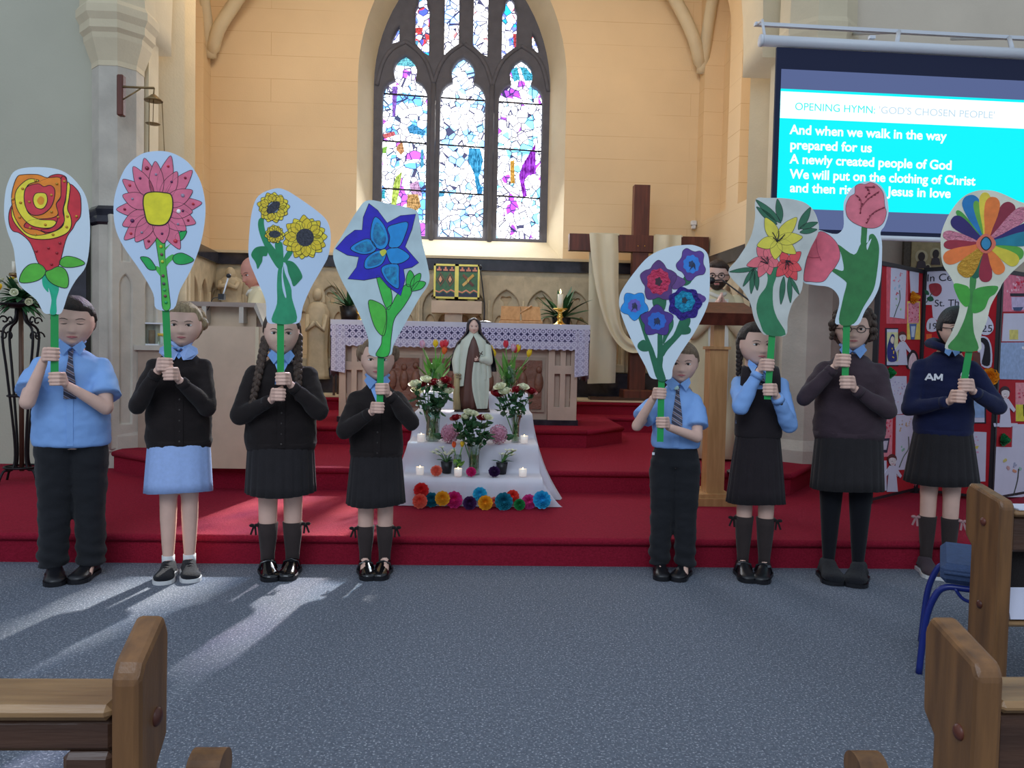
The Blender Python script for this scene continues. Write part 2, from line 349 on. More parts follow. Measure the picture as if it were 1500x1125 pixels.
# coloured drapery figures in the glass (large pieces of coloured glass set before the pale ground)
def cglass(c):
    n = 'glass_' + c; 
    if n in MATS: return MATS[n]
    m = bpy.data.materials.new('coloured_glass'); MATS[n] = m; m.use_nodes = True; nt = m.node_tree; nt.nodes.remove(nt.nodes['Principled BSDF'])
    em = nt.nodes.new('ShaderNodeEmission'); em.inputs[0].default_value = lin(c); em.inputs[1].default_value = 1.0
    nz = nt.nodes.new('ShaderNodeTexNoise'); nz.inputs['Scale'].default_value = 9; r = nt.nodes.new('ShaderNodeValToRGB'); nt.links.new(nz.outputs[0], r.inputs[0])
    q = lin(c); r.color_ramp.elements[0].color = tuple(v * .5 for v in q[:3]) + (1,); r.color_ramp.elements[1].color = tuple(min(1, v * 1.5 + .05) for v in q[:3]) + (1,); r.color_ramp.elements[0].position = .4; r.color_ramp.elements[1].position = .6
    nt.links.new(r.outputs[0], em.inputs[0]); nt.links.new(em.outputs[0], nt.nodes['Material Output'].inputs[0]); return m
cg = [('9a30c8', [(763, 235), (782, 202), (783, 247), (772, 250), (766, 258), (771, 280), (765, 283), (758, 250)]), ('38a0e0', [(683, 213), (700, 213), (705, 230), (699, 255), (704, 275), (697, 278), (692, 250), (683, 232)]),
      ('b8d860', [(577, 258), (586, 250), (583, 275), (578, 300), (571, 300), (573, 275)]), ('c49a60', [(595, 283), (610, 282), (615, 300), (606, 308), (593, 305)]), ('d8a8e0', [(597, 268), (610, 262), (616, 285), (600, 282)]),
      ('4098d0', [(593, 185), (600, 180), (620, 190), (618, 196), (597, 194)]), ('e06a70', [(557, 197), (574, 192), (576, 197), (560, 203)]), ('c89060', [(579, 212), (586, 206), (589, 220), (584, 226), (577, 218)]), ('4ea8d8', [(613, 217), (617, 217), (618, 240), (613, 245)]),
      ('8a60c8', [(570, 127), (578, 127), (575, 170), (571, 170)]), ('e0a040', [(745, 230), (751, 228), (752, 262), (746, 262)]), ('50a8d8', [(640, 276), (650, 276), (648, 284), (641, 285)]), ('3090d8', [(697, 272), (705, 268), (704, 280), (697, 280)]),
      ('8ac850', [(557, 216), (564, 214), (562, 224), (556, 224)]), ('30b0c8', [(555, 285), (561, 275), (562, 290), (555, 290)]), ('40b8d8', [(743, 98), (752, 92), (757, 110), (748, 114)]), ('40b0d0', [(756, 92), (766, 94), (776, 105), (776, 111), (764, 112)]),
      ('e04848', [(600, 42), (613, 41), (613, 46), (604, 49), (600, 47)]), ('c04048', [(745, 45), (755, 45), (753, 62), (748, 70), (746, 55)]), ('70c8f0', [(575, 92), (590, 82), (604, 92), (603, 97), (577, 97)]), ('60b0e0', [(600, 60), (607, 60), (606, 68), (600, 66)]), ('7a50c0', [(590, 106), (597, 104), (595, 113)])]
for c, pts in cg:
    MB().prism([g2(*p) for p in pts], lambda x, y, d: (x, d, y), GY + .07, GY + .085).build('coloured_pane', cglass(c), win)
# --- dado band and blind arcade
def band(name, a, b, z0, z1, depth, m, n=(0, -1)):
    A = Vector(a); B = Vector(b); d = (B - A).normalized(); nn = Vector((d.y, -d.x)) if name else None
    pts = [A, B, B + nn * depth, A + nn * depth]
    return S(poly_block([tuple(p) for p in pts], z0, z1), name, m)
zd1 = P(672, 381, YB)[2]; zd0 = P(672, 397, YB)[2]
band('trim_dado_east', (LX, YB), (RX, YB), zd0, zd1, .14, BLACKM)
band('trim_dado_east_cap', (LX, YB), (RX, YB), zd1, zd1 + .03, .17, ORD)
bayw = (RX - LX) / 14
za, zb2 = .95, zd0
def bay_meshes():
    W = bayw / 2
    o1 = [(-W, za), (W, za), (W, zb2), (-W, zb2)]
    big = arch(0, W * .84, za + .08, zb2 - .46, .78, 8)
    q = W * .38
    subs = [arch(-q, q * .78, za + .08, zb2 - .62, 1, 5), arch(q, q * .78, za + .08, zb2 - .62, 1, 5)]
    tre = [(math.cos(t) * (.062 + .022 * math.cos(3 * t - pi / 2)), zb2 - .35 + math.sin(t) * (.075 + .022 * math.cos(3 * t - pi / 2))) for t in [2 * pi * i / 18 for i in range(18)]]
    return o1, big, subs, tre
o1, big, subs, tre = bay_meshes()
pa = plate('arcade_arch', [o1, big], .04, Matrix.Translation((0, -.07, 0)) @ XZ, CARV, bev=.012)
pb = plate('arcade_tracery', [[(x * 1.08, z) for x, z in o1]] + subs + [tre], .03, Matrix.Translation((0, -.025, 0)) @ XZ, CARV, bev=.01)
fm = MB()
for sx in (-1, 1): fm.prism([(sx * bayw / 2, zb2 - .03), (sx * bayw * .2, zb2 - .03), (sx * bayw / 2, zb2 - .17)], lambda x, y, d: (x, d, y), -.1, -.085)
fm.cyl((-bayw / 2, -.1, za), (-bayw / 2, -.1, zb2 - .35), .016, n=8)
fme = fm.mesh('spandrel_leaf', [CARV])
arc0 = [pa, pb, link('spandrel_leaf', fme)]
def put_bays(n, A, B, wall, first=False):
    A = Vector(A); B = Vector(B); d = B - A; ang = math.atan2(d.y, d.x); sc = d.length / n / bayw
    for i in range(n):
        c = A + d * ((i + .5) / n)
        for o in arc0:
            q = o.copy(); COL.objects.link(q); q.parent = wall; q.location = (c.x, c.y, 0); q.rotation_euler = (0, 0, ang); q.scale = (sc, 1, 1)
we = bpy.data.objects['wall_east']
put_bays(14, (LX, YB), (RX, YB), we)
band('baseboard_east', (LX, YB), (RX, YB), .64, .93, .16, BLACKM)
# --- side walls of the chancel
LF = (-3.0, 6.75); RF = (2.72, 6.6)
def side(name, A, B, m, loops):
    A = Vector(A); B = Vector(B); d = B - A; L_ = d.length; ang = math.atan2(d.y, d.x)
    M = Matrix.Translation((A.x, A.y, 0)) @ Matrix.Rotation(ang, 4, 'Z') @ XZ
    return plate(name, [[(0, 0), (L_, 0), (L_, 7), (0, 7)]] + loops, .25, M @ Matrix.Translation((0, 0, -.125)), m, kind='structure'), L_
# right wall: A at the back corner so that the carved side faces the chancel
Ls = math.dist((RX, YB), RF)
wr, _ = side('wall_south', (RX, YB), RF, CREAMW, [arch(.62, .42, 2.75, 4.6, .9), arch(1.85, .46, 2.75, 4.6, .9)])
S(MB().box2((RX + .24, 6.85, 2.2), (RX + .5, 9.6, 7)), 'wall_south_back', CREAMW)
wl, _ = side('wall_north', LF, (LX, YB), CREAMW, [arch(1.9, .55, 2.75, 4.6, .9)])
S(MB().box2((LX - .5, 7.0, 2.2), (LX - .24, 9.6, 7)), 'wall_north_back', CREAMW)
band('trim_dado_north', LF, (LX, YB), zd0, zd1, .14, BLACKM)
band('trim_dado_south', (RX, YB), RF, zd0, zd1, .14, BLACKM)
put_bays(7, LF, (LX, YB), wl); put_bays(7, (RX, YB), RF, wr)
for o in arc0: bpy.data.objects.remove(o)
# --- arch piers (octagonal), capitals, pilaster orders
def octo(cx, cy, r, z0, z1, r2=None, rot=pi / 8):
    r2 = r if r2 is None else r2
    return [[(cx + math.cos(rot + pi / 4 * k) * r, cy + math.sin(rot + pi / 4 * k) * r, z0) for k in range(8)], [(cx + math.cos(rot + pi / 4 * k) * r2, cy + math.sin(rot + pi / 4 * k) * r2, z1) for k in range(8)]]
def pier(cx, cy, r, name, ck=1):
    mb = MB(); mb.loft(octo(cx, cy, r, .16, 4.1), smooth=False); p = S(mb, name, GREYST)
    zc = P(155, 40, 6.3)[2]
    mb = MB(); R = octo
    prof = [(r * 1.02, zc - .24), (r * 1.02, zc - .20), (r * (1 + .28 * ck), zc - .04), (r * (1 + .30 * ck), zc), (r * (1 + .42 * ck), zc + .03), (r * (1 + .42 * ck), zc + .09), (r * (1 + .55 * ck), zc + .14), (r * (1 + .55 * ck), zc + .2), (r * (1 + .42 * ck), zc + .24), (r * (1 + .3 * ck), zc + .9), (r * (1 + .3 * ck), zc + 3)]
    mb.loft([octo(cx, cy, a, z, z)[0] for a, z in prof], smooth=False); mb.build('capital', ORD, p)
    mb = MB(); zc2 = P(150, 302, 6.3)[2]; mb.loft([octo(cx, cy, a, z, z)[0] for a, z in ((r * 1.0, zc2 - .12), (r * 1.14, zc2 - .1), (r * 1.1, zc2 - .05), (r * 1.18, zc2), (r * 1.02, zc2 + .03))], smooth=False); mb.build('marble_band', BLACKM, p)
    mb = MB(); mb.loft([octo(cx, cy, a, z, z)[0] for a, z in ((r * 1.15, .3), (r * 1.15, .42), (r * 1.02, .5))], smooth=False); mb.build('plinth', GREYST, p)
    return p
pl = pier(-2.97, 6.62, .19, 'wall_pier_north', 1.1); prr = pier(2.72, 6.42, .26, 'wall_pier_south', .35)
# shafts and orders behind the piers
mb = MB(); mb.box2((-3.0, 6.75, .32), (-2.78, 6.95, 7)); mb.box((-2.92, 7.35, 3.5), (.3, .3, 7), rz=pi / 4); mb.box((-3.02, 7.9, 3.5), (.3, .3, 7), rz=pi / 4)
S(mb, 'trim_orders_north', ORD)
mb = MB(); mb.box2((2.5, 6.55, .32), (2.75, 6.85, 7)); mb.box((2.66, 7.3, 3.5), (.26, .26, 7), rz=pi / 4)
S(mb, 'trim_orders_south', ORD)
# slender colonnettes on the jambs at the chancel entrance
def screen_panel(x0, y0, x1, y1, z0, z1, nm):
    A = Vector((x0, y0)); B = Vector((x1, y1)); d = B - A; L_ = d.length; n = 2; W = L_ / n; hs = []
    for i in range(n): hs.append(arch(W * (i + .5), W * .27, z0 + .18, z1 - .55, 1.2, 6)); hs.append(arch(W * (i + .5), W * .2, z1 - .36, z1 - .22, 1.1, 5))
    M = Matrix.Translation((A.x, A.y, 0)) @ Matrix.Rotation(math.atan2(d.y, d.x), 4, 'Z') @ XZ
    plate(nm, [[(0, z0), (L_, z0), (L_, z1), (0, z1)]] + hs, .05, M, GREYST, bev=.012, kind='structure')
    plate(nm + '_backing', [[(0, z0), (L_, z0), (L_, z1), (0, z1)]], .05, Matrix.Translation((0, .06, 0)) @ M, GREYST, kind='structure')
screen_panel(-2.94, 6.42, -2.66, 6.72, .33, 2.18, 'trim_jamb_panel_north')
screen_panel(2.42, 6.5, 2.72, 6.22, .33, 2.2, 'trim_jamb_panel_south')
mb = MB()
for x, y in ((-2.66, 6.8), (-2.6, 7.0), (-2.64, 7.2), (2.4, 6.62), (2.44, 6.8)): mb.cyl((x, y, .33), (x, y, 2.15), .045, n=10); mb.cyl((x, y, 2.1), (x, y, 2.2), .05, .075, n=10)
S(mb, 'trim_colonnettes', CARV)
# --- nave east walls on either side, dark marble strips
S(MB().box2((-7, 6.62, 0), (-3.12, 6.95, 7)), 'wall_nave_north', PALEW)
S(MB().box2((2.75, 6.45, 0), (7.5, 6.8, 7)), 'wall_nave_south', mat('nave_wall_warm', 'd2c6b2', .8, var=.06, scale=2, bump=.1, bscale=40))
S(MB().box2((-3.34, 6.54, .16), (-3.19, 6.64, P(150, 318, 6.7)[2])), 'trim_marble_strip_north', BLACKM)
S(MB().box2((3.02, 6.36, .16), (3.14, 6.47, 2.25)), 'trim_marble_strip_south', BLACKM)
# diaphragm wall over the chancel arch and vault ribs in the corners
plate('wall_chancel_arch', [[(-4, 3.7), (-2.75, 3.7)] + arch(-.2, 2.55, 3.7, 3.9, .8, 16)[1:-1] + [(2.35, 3.7), (4, 3.7), (4, 9), (-4, 9)]], .5, Matrix.Translation((0, 6.9, 0)) @ XZ, ORD, kind='structure')
mb = MB()
c0 = P(309, 85, YB - .1); c1 = P(1028, 108, YB - .1)
for c, s_, px in ((c0, 1, 352), (c1, -1, 985)):
    t = P(px, -8, YB - .3); m_ = (c * .5 + t * .5) + Vector((-.06 * s_, -.05, -.05))
    mb.tube(spline([tuple(c), tuple(m_), tuple(t), (t.x + s_ * .7, t.y - .5, t.z + .7), (t.x + s_ * 1.8, t.y - 1.4, t.z + 1.3)], 5, False), [.035] * 2 + [.075] * 19, 10)
    t2 = c + Vector((s_ * .05, -.7, .95)); mb.tube(spline([tuple(c), tuple(c + Vector((0, -.25, .55))), tuple(t2), tuple(c + Vector((s_ * .4, -1.7, 1.6)))], 5, False), .07, 10)
S(mb, 'trim_vault_ribs', ORD)
S(MB().box2((-4, 6.6, 6.6), (4, 10, 6.8)), 'ceiling', CREAMW)
# ================================================================== PEOPLE
from mathutils import noise as NZ
SKIN = mat('skin', 'e0b8a6', .55, var=.06, scale=14, spec=.35)
SKINR = mat('skin_ruddy', 'c98f7f', .55, var=.10, scale=12, spec=.35)
LIP = mat('lip', 'b8686a', .5, var=0); EYEW = mat('eye_white', 'e4e2e0', .3, var=0); IRIS = mat('iris', '2c2420', .25, var=0)
def hairm(n, c, c2): return mat(n, c, .55, col2=c2, scale=26, stretch=(4, 4, .7), bump=.6, bscale=60, var=0)
HB = hairm('dark_brown_hair', '1b1412', '3a2c26'); HBL = hairm('blonde_hair', '8a7456', 'c2ab84'); HM = hairm('brown_hair', '332620', '5e4a3e')
HK = hairm('black_hair', '141316', '2e2b2e'); HL = hairm('light_brown_hair', '6b5644', '9a8268'); HG = hairm('grey_hair', 'a8a09a', 'd0cac4')
def cloth(n, c, var=.1, scale=12, bump=.25, bscale=240, sheen=.1, rough=.9): return mat(n, c, rough, var=var, scale=scale, bump=bump, bscale=bscale, spec=.2, sheen=sheen)
BLUESH = cloth('pale_blue_shirt_cotton', '86aee6', .05, 5, .1, 30, 0, .75); BLKN = cloth('black_brown_knit', '231d1d'); BRKN = cloth('dark_brown_knit', '40333a', .08)
BLSK = cloth('charcoal_skirt_cloth', '2a2729'); TROU = cloth('charcoal_trouser_cloth', '232428'); NAVY = cloth('navy_fleece', '1a2042'); PINAF = cloth('brown_black_pinafore_cloth', '2a2427')
GING = mat('blue_gingham', '9fb9ea', .8, var=.05, scale=60); SOCKB = cloth('brown_black_sock_knit', '3a3130'); TIGHT = cloth('black_tights', '15161c'); SOCKW = cloth('white_sock_knit', 'd8d8d8')
PATENT = mat('black_patent_leather', '0d0d10', .12, var=0, spec=.7); LEATH = mat('black_leather', '15151a', .4, var=.1); WSOLE = mat('white_rubber', 'd5d5d5', .6, var=.05); FUZZ = cloth('black_suede', '17181e', .2, 30, .5)
CREAMV = cloth('cream_vestment_cloth', 'd9cda9', .06, 3, .1, 60, 0, .8); ALB = cloth('white_alb_cloth', 'dcd9cc', .05, 3, .1, 60, 0, .8)
def tie_mat(n, a, b, c, sc):
    m = bpy.data.materials.new(n); m.use_nodes = True; nt = m.node_tree; L = nt.links.new; bs = nt.nodes['Principled BSDF']; bs.inputs['Roughness'].default_value = .6
    tc = nt.nodes.new('ShaderNodeTexCoord'); mp = nt.nodes.new('ShaderNodeMapping'); mp.inputs['Rotation'].default_value = (0, rad(-32), 0); L(tc.outputs['Object'], mp.inputs[0])
    wv = nt.nodes.new('ShaderNodeTexWave'); wv.bands_direction = 'Z'; wv.inputs['Scale'].default_value = sc; L(mp.outputs[0], wv.inputs[0])
    r = nt.nodes.new('ShaderNodeValToRGB'); cr = r.color_ramp; cr.interpolation = 'CONSTANT'; cr.elements[0].color = lin(a); cr.elements[1].position = .55; cr.elements[1].color = lin(b)
    e = cr.elements.new(.85); e.color = lin(c); L(wv.outputs[0], r.inputs[0]); L(r.outputs[0], bs.inputs[0]); return m
TIE1 = tie_mat('striped_tie', '2c2e44', '8a8ca8', '6b5a58', 11); TIE2 = tie_mat('blue_striped_tie', '3c5a8c', '9fd0e8', '2a3550', 11)
def sm(t): t = max(0., min(1., t)); return t * t * (3 - 2 * t)
def gau(x, s): return math.exp(-(x / s) ** 2)
def head_surf(d, child=True):
    dx, dy, dz = d; x, y, z = .39 * dx, .43 * dy, .5 * dz
    t = max(0, -z / .5); x *= 1 - (.19 if child else .2) * t ** 1.7; y += .03 - .15 * t ** 1.6
    if z > .1: x *= 1 + .04 * sm((z - .1) / .3)
    if dy < 0:
        w = sm(-dy / .35); ax = abs(x); p = 0
        nz = 0
        if -.23 < z < .06: nz = sm((.06 - z) / .24) if z > -.165 else sm((z + .23) / .065)
        p += (.078) * nz * gau(x, .040 + .018 * nz); p += .03 * gau(ax - .045, .03) * gau(z + .165, .035)
        p -= .03 * gau(ax - .155, .075) * gau(z - .005, .05)
        p += .014 * gau(z - .085, .03) * gau(ax - .1, .14)
        p += .03 * gau(ax - .19, .10) * gau(z + .15, .1)
        p += .028 * gau(x, .085) * (gau(z + .262, .018) + gau(z + .305, .02)) - .008 * gau(x, .1) * gau(z + .283, .009)
        p -= .012 * gau(x, .08) * gau(z + .345, .022); p += .03 * gau(x, .09) * gau(z + .42, .06)
        y -= p * w
    return Vector((x, y, z))
def head_grid(n=56, m=44):
    ds = []; fs = []
    for i in range(m + 1):
        t = pi * i / m
        for k in range(n): ds.append((math.sin(t) * math.cos(2 * pi * k / n), math.sin(t) * math.sin(2 * pi * k / n), math.cos(t)))
    for i in range(m):
        for k in range(n): fs.append([i * n + k, (i + 1) * n + k, (i + 1) * n + (k + 1) % n, i * n + (k + 1) % n])
    return ds, fs
HD, HF = head_grid()
HV = [head_surf(d) for d in HD]; HBVH = BVHTree.FromPolygons(HV, HF)
def face_y(x, z):
    h = HBVH.ray_cast(Vector((x, -2, z)), Vector((0, 1, 0)))[0]; return h.y if h else -.3
def hair_in(kind, p):
    x, y, z = p
    if kind == 'short': return max(z - .25 + .10 * x + .25 * abs(x) * (x > 0) * 0, min(z - .12, y + .20), min(z + .03, y + .03), min(z + .22, y - .10))
    if kind == 'pulled': return max(z - .28, min(z - .08, y + .17), min(z + .06, y - .02), min(z + .36, y - .08))
    if kind == 'fringe': return max(z - .10, min(z + .10, y + .16), min(z + .45, y - .0))
    if kind == 'bald': return -1
    return max(z - .27, min(z - .05, y + .18), min(z + .5, y - .02))
def make_head(hh, M, parent, bodyarr, hair, hairmat, skin, vol=.045, plaits=None, closed=False, beard=None, glasses=False, child=True, kind='pulled', fmask=True):
    sc = Matrix.Diagonal((hh, hh, hh, 1)); T = M @ sc
    bodyarr.add([T @ v for v in HV], HF, True)
    for s in (-1, 1):     # ears
        R_ = Matrix.Rotation(s * .3, 3, 'Z'); 
        mb = MB(); mb.sph((s * .365, .045, -.04), (.028, .055, .10), 10, 8, R_); mb.sph((s * .35, .03, -.10), (.03, .04, .05), 8, 6)
        bodyarr.add([T @ Vector(v) for v in mb.v], mb.f, True)
    neck = MB(); neck.loft([[(math.cos(2 * pi * k / 20) * r, .05 + o + math.sin(2 * pi * k / 20) * r, z) for k in range(20)] for r, o, z in ((.185, -.02, -.28), (.18, .0, -.45), (.19, .03, -.62), (.27, .05, -.74))])
    bodyarr.add([T @ Vector(v) for v in neck.v], neck.f, True)
    for s in (-1, 1):
        ex, ez = s * .155, .0; y = face_y(ex, ez); e = MB(); e.mi = 0
        oz = .027 if not closed else .022
        e.sph((ex, y + .014, ez), (.07, .036, oz), 14, 8)
        if not closed: e.mi = 1; e.sph((ex, y - .0125, ez + .004), (.034, .013, .033), 10, 6)
        e.mi = 2; e.tube([(ex + a, face_y(ex + a, ez + b) - .006, ez + b) for a, b in (((-.07, -.004), (-.04, .022), (0, .030), (.04, .022), (.07, -.002)) if not closed else ((-.07, .0), (-.04, -.012), (0, -.016), (.04, -.012), (.07, .0)))], [.004, .008, .009, .008, .004], 6)
        e.v = [T @ Vector(v) for v in e.v]; e.build('eye', [skin if closed else EYEW, IRIS, mat('eyelash', '3a2a28', .6)], parent)
        b = MB(); b.tube([(s * a, face_y(s * a, c) - .005, c) for a, c in ((.07, .075), (.13, .098), (.19, .098), (.24, .075))], [.005, .009, .009, .004], 6, .6); b.v = [T @ Vector(v) for v in b.v]
        b.build('eyebrow', mat('eyebrow', '54403a', .7), parent)
    l = MB()
    for zz, r in ((-.266, .011), (-.295, .015)):
        l.tube([(a, face_y(a, zz) - .002, zz + abs(a) * (.10 if zz < -.28 else -.16) + (.004 if a else 0)) for a in (-.1, -.06, -.025, 0, .025, .06, .1)], [.004, r * .8, r, r * .85, r, r * .8, .004], 8, .7)
    l.v = [T @ Vector(v) for v in l.v]; l.build('lips', LIP, parent)
    if hair != 'bald':
        vs = []
        for p in HV:
            f = hair_in(hair, p); o = -.05 + (.05 + vol) * sm(f / .09 + .3)
            o += .012 * NZ.noise(Vector((p.x * 9, p.y * 9, p.z * 3))) + (.03 * max(0, p.z) if f > 0 else 0)
            d = p.normalized(); vs.append(T @ (p + d * o))
        h = MB(); h.add(vs, HF, True)
        if plaits is not None:
            for pts, r in plaits:
                n_ = len(pts)
                for i, q in enumerate(pts):
                    rr = r * (1 - .35 * i / n_); 
                    for s in (-1, 1): h.sph(M @ (Vector(q) * hh + Vector((s * rr * .35, 0, rr * .35 * s))), (rr * .85, rr * .8, rr * 1.1), 8, 6)
        return h.build('hair', hairmat, parent)
def wrinkle(me, amp, sc, stretch=(1, 1, 1)):
    for v in me.vertices:
        c = v.co; q = Vector((c.x * stretch[0], c.y * stretch[1], c.z * stretch[2])) * sc
        v.co = c + v.normal * (amp * (NZ.noise(q) + .5 * NZ.noise(q * 2.1)))
def ell(mb, secs, n=28):
    """secs: (z, hw, hd, yo)"""
    mb.loft([[(math.cos(2 * pi * k / n) * a, yo + math.sin(2 * pi * k / n) * b, z) for k in range(n)] for z, a, b, yo in secs])
def stick_at(st, z):
    (x0, z0), (x1, z1), y = st; return Vector((x0 + (x1 - x0) * (z - z0) / (z1 - z0), y, z))
def hand(side, C, hs, arr, wrist, sa=.0155, sb=.006):
    """fist round an upright lath centred on C; palm on the given side, fingers wrap round the front"""
    r = .0078 * hs; mb = MB(); C = Vector(C)
    for i, (o, ln) in enumerate(((.0245, .92), (.008, 1.0), (-.0085, .95), (-.0235, .82))):
        z = o * hs; rr = r * (1, 1.03, .98, .85)[i]
        K = C + Vector((side * (sa + .020 * hs), .010, z * .95 - .002))
        pts = [K, C + Vector((side * (sa + .004), -(sb + rr + .006), z)), C + Vector((-side * sa * (.35), -(sb + rr + .002), z - .001)), C + Vector((-side * (sa * ln + rr * .6), -(sb * .2), z - .002)), C + Vector((-side * sa * .55, sb + rr, z - .002))]
        for a, b, ra, rb in zip(pts[:-1], pts[1:], (rr * 1.12, rr * 1.02, rr * .98, rr * .9), (rr * 1.02, rr * .98, rr * .9, rr * .8)): mb.cap(a, b, ra, rb, 10)
        mb.cap(wrist + (K - wrist) * .25, K, .0135 * hs, .0105 * hs, 10)
    T0 = wrist + (C - wrist) * .35 + Vector((side * .004, -.004, .006)); T1 = C + Vector((side * .016 * hs, sb + .016 * hs, .020 * hs)); T2 = C + Vector((-side * .006 * hs, sb + .012 * hs, .034 * hs))
    mb.cap(T0, T1, .0125 * hs, .0098 * hs, 10); mb.cap(T1, T2, .0095 * hs, .0078 * hs, 10)
    me = remesh(mb, .0032, 3); v, f = mesh_arrays(me); arr.add(v, f, True); bpy.data.meshes.remove(me)
def ik(S_, W_, l1, l2, pole):
    d = W_ - S_; L_ = min(d.length, (l1 + l2) * .995); a = (l1 * l1 - l2 * l2 + L_ * L_) / (2 * L_); h = math.sqrt(max(l1 * l1 - a * a, 0)); u = d.normalized()
    p = Vector(pole); p = (p - u * p.dot(u)).normalized(); return S_ + u * a + p * h
def shoe(mb, x, y, ang, L_, W_, Hs, solem=1):
    R_ = Matrix.Rotation(ang, 3, 'Z'); O = Vector((x, y, 0))
    T_ = [0, .04, .12, .25, .4, .55, .7, .82, .92, .98, 1]; Wd = [.45, .7, .86, .86, .8, .88, 1, .98, .8, .5, .2]; Hh_ = [.55, .88, 1, 1, .9, .7, .56, .5, .42, .3, .2]
    rings = []; srings = []
    for t, w_, h_ in zip(T_, Wd, Hh_):
        yy = L_ * (.28 - t); ring = []
        for k in range(16):
            a = 2 * pi * k / 16; c, s_ = math.cos(a), math.sin(a)
            xx = W_ / 2 * w_ * math.copysign(abs(c) ** .8, c); zz = Hs * h_ * (.5 + .5 * math.copysign(abs(s_) ** .8, s_)) + .012
            if zz > Hs * .5: xx *= .8
            ring.append(O + R_ @ Vector((xx, yy, zz)))
        rings.append(ring); srings.append((w_, yy))
    mb.mi = 0; mb.loft(rings)
    mb.mi = 1; out = [(W_ * .53 * w_, yy * 1.02) for w_, yy in srings]; o2 = out + [(-a, b) for a, b in out[::-1]]
    mb.prism(o2, lambda a, b, d: O + R_ @ Vector((a, b, d)), 0.001, .02)
def person(label, px, py, top, hh, sh, hw, hd, stick, hands, top_kind, low_kind, hem=None, skirt_hem=None, head=(0, 0), hx=0, hair='pulled', hairmat=HM, plaits=None, legw=1, feet=None, shoes='leather', sock=None, tie=None, elbow=(.35, .35), skin=SKIN, lean=0, sleeve='long', extra=None, sk_w=None, vol=.045, closed=False, kneesock_z=None, X0=None, footang=(.2, -.2), parts=None, sidehand=(-1, 1)):
    F = Frame(px, py); O = F.O; t = thing('person', label, 'person', (O.x, O.y, 0), F.phi, 'pupils holding painted flowers'); loc = F.loc
    H = loc(px, top).z
    hemz = loc(px, hem).z; body = MB(); bm_ = MB()
    hcx = hx
    chin = H - hh; nz_ = chin - .02; shz = chin - .036 * H
    # torso under the clothes
    ell(bm_, [(.46 * H, hw * .75, hd * .8, 0), (.52 * H, hw * .85, hd * .9, 0), (.60 * H, hw * .8, hd * .85, 0), (.70 * H, hw * .82, hd * .8, 0), (shz - .04, sh * .85, hd * .62, .0), (shz - .01, sh * .5, hd * .42, .01), (shz + .03, .042, .042, .01)])
    lg = feet or (.058, .058); lx = [-lg[0], lg[1]]
    for x in lx:
        bm_.cap((x * .95, 0, .47 * H), (x, 0, .28 * H), .062 * legw, .043 * legw); bm_.cap((x, 0, .28 * H), (x, .006, .20 * H), .043 * legw, .041 * legw); bm_.cap((x, .006, .2 * H), (x, .004, .06), .041 * legw, .026)
        bm_.cap((x, .004, .06), (x * 1.05, -.09, .03), .026, .02)
    arms = []
    l1, l2 = .168 * H, .152 * H
    hs = H / 1.33
    for (side, hp, pole) in hands:
        zc = loc(*hp).z; C = stick_at(stick, zc); S_ = Vector((side * sh * .97, .0, shz - .068))
        W_ = C + Vector((side * .042 * hs, .038 * hs, -.028 * hs)); E_ = ik(S_, W_, l1, l2, pole); 
        L2 = (W_ - E_).length
        bm_.cap(S_ + (E_ - S_) * .12, E_, .034 * legw, .031 * legw); bm_.cap(E_, W_, .031 * legw, .0205); arms.append((side, S_, E_, W_, C))
    me = remesh(bm_, .009, 4); v, f = mesh_arrays(me); body.add(v, f, True); bpy.data.meshes.remove(me)
    for side, S_, E_, W_, C in arms: hand(side * (1 if True else 1), C, hs, body, W_)
    Mh = Matrix.Translation((hcx, -.01 + lean, H - hh * .5 - .012)) @ Matrix.Rotation(rad(head[0]), 4, 'Z') @ Matrix.Rotation(rad(head[1]), 4, 'X')
    make_head(hh, Mh, t, body, hair, hairmat, skin, plaits=plaits, vol=vol, closed=closed)
    body.build('body', skin, t)
    # upper garment
    g = MB(); ease = .012; blo = hw
    zt = shz + .022
    secs = [(hemz, blo, hd * 1.02, 0), (hemz + .03, blo * 1.03, hd * 1.08, 0), (hemz + .12, blo * 1.02, hd * 1.08, -.005), (.5 * (hemz + shz), blo * .98, hd * 1.02, 0), (shz - .09, max(sh * 1.0, blo * .93), hd * .95, 0), (shz - .06, sh * .99, hd * .82, 0), (shz - .03, sh * .86, hd * .70, .0), (shz - .004, sh * .64, hd * .58, .008), (shz + .014, sh * .46, hd * .5, .01), (zt - .004, .050, .046, .012)]
    ell(g, secs)
    gmat = {'shirt': BLUESH, 'cardigan': BLKN, 'jumper': BRKN, 'hoodie': NAVY, 'pinafore': BLUESH}[top_kind]
    for side, S_, E_, W_, C in arms:
        if sleeve == 'short':
            e = S_ + (E_ - S_) * .72; g.cap(S_ + Vector((-side * .01, 0, .0)), S_ + (E_ - S_) * .3, .044 * legw, .048 * legw); g.tube([S_ + (E_ - S_) * .2, e], [.050 * legw, .064 * legw], 16)
        else:
            r1 = .046 if top_kind != 'pinafore' else .042; e = E_ + (W_ - E_) * .86
            g.cap(S_, E_, r1 * legw, .044 * legw); g.cap(E_, E_ + (e - E_) * .5, .044 * legw, .040); g.cap(E_ + (e - E_) * .5, e, .040, .030)
    me = remesh(g, .0085, 5, 'shirt', [gmat]); wrinkle(me, .006 if sleeve != 'short' else .0055, 11, (1, 1, 1.6)); me.name = top_kind
    nm = {'shirt': 'school_shirt', 'cardigan': 'cardigan', 'jumper': 'jumper', 'hoodie': 'hooded_top', 'pinafore': 'school_shirt'}[top_kind]
    go = link(nm, me, t)
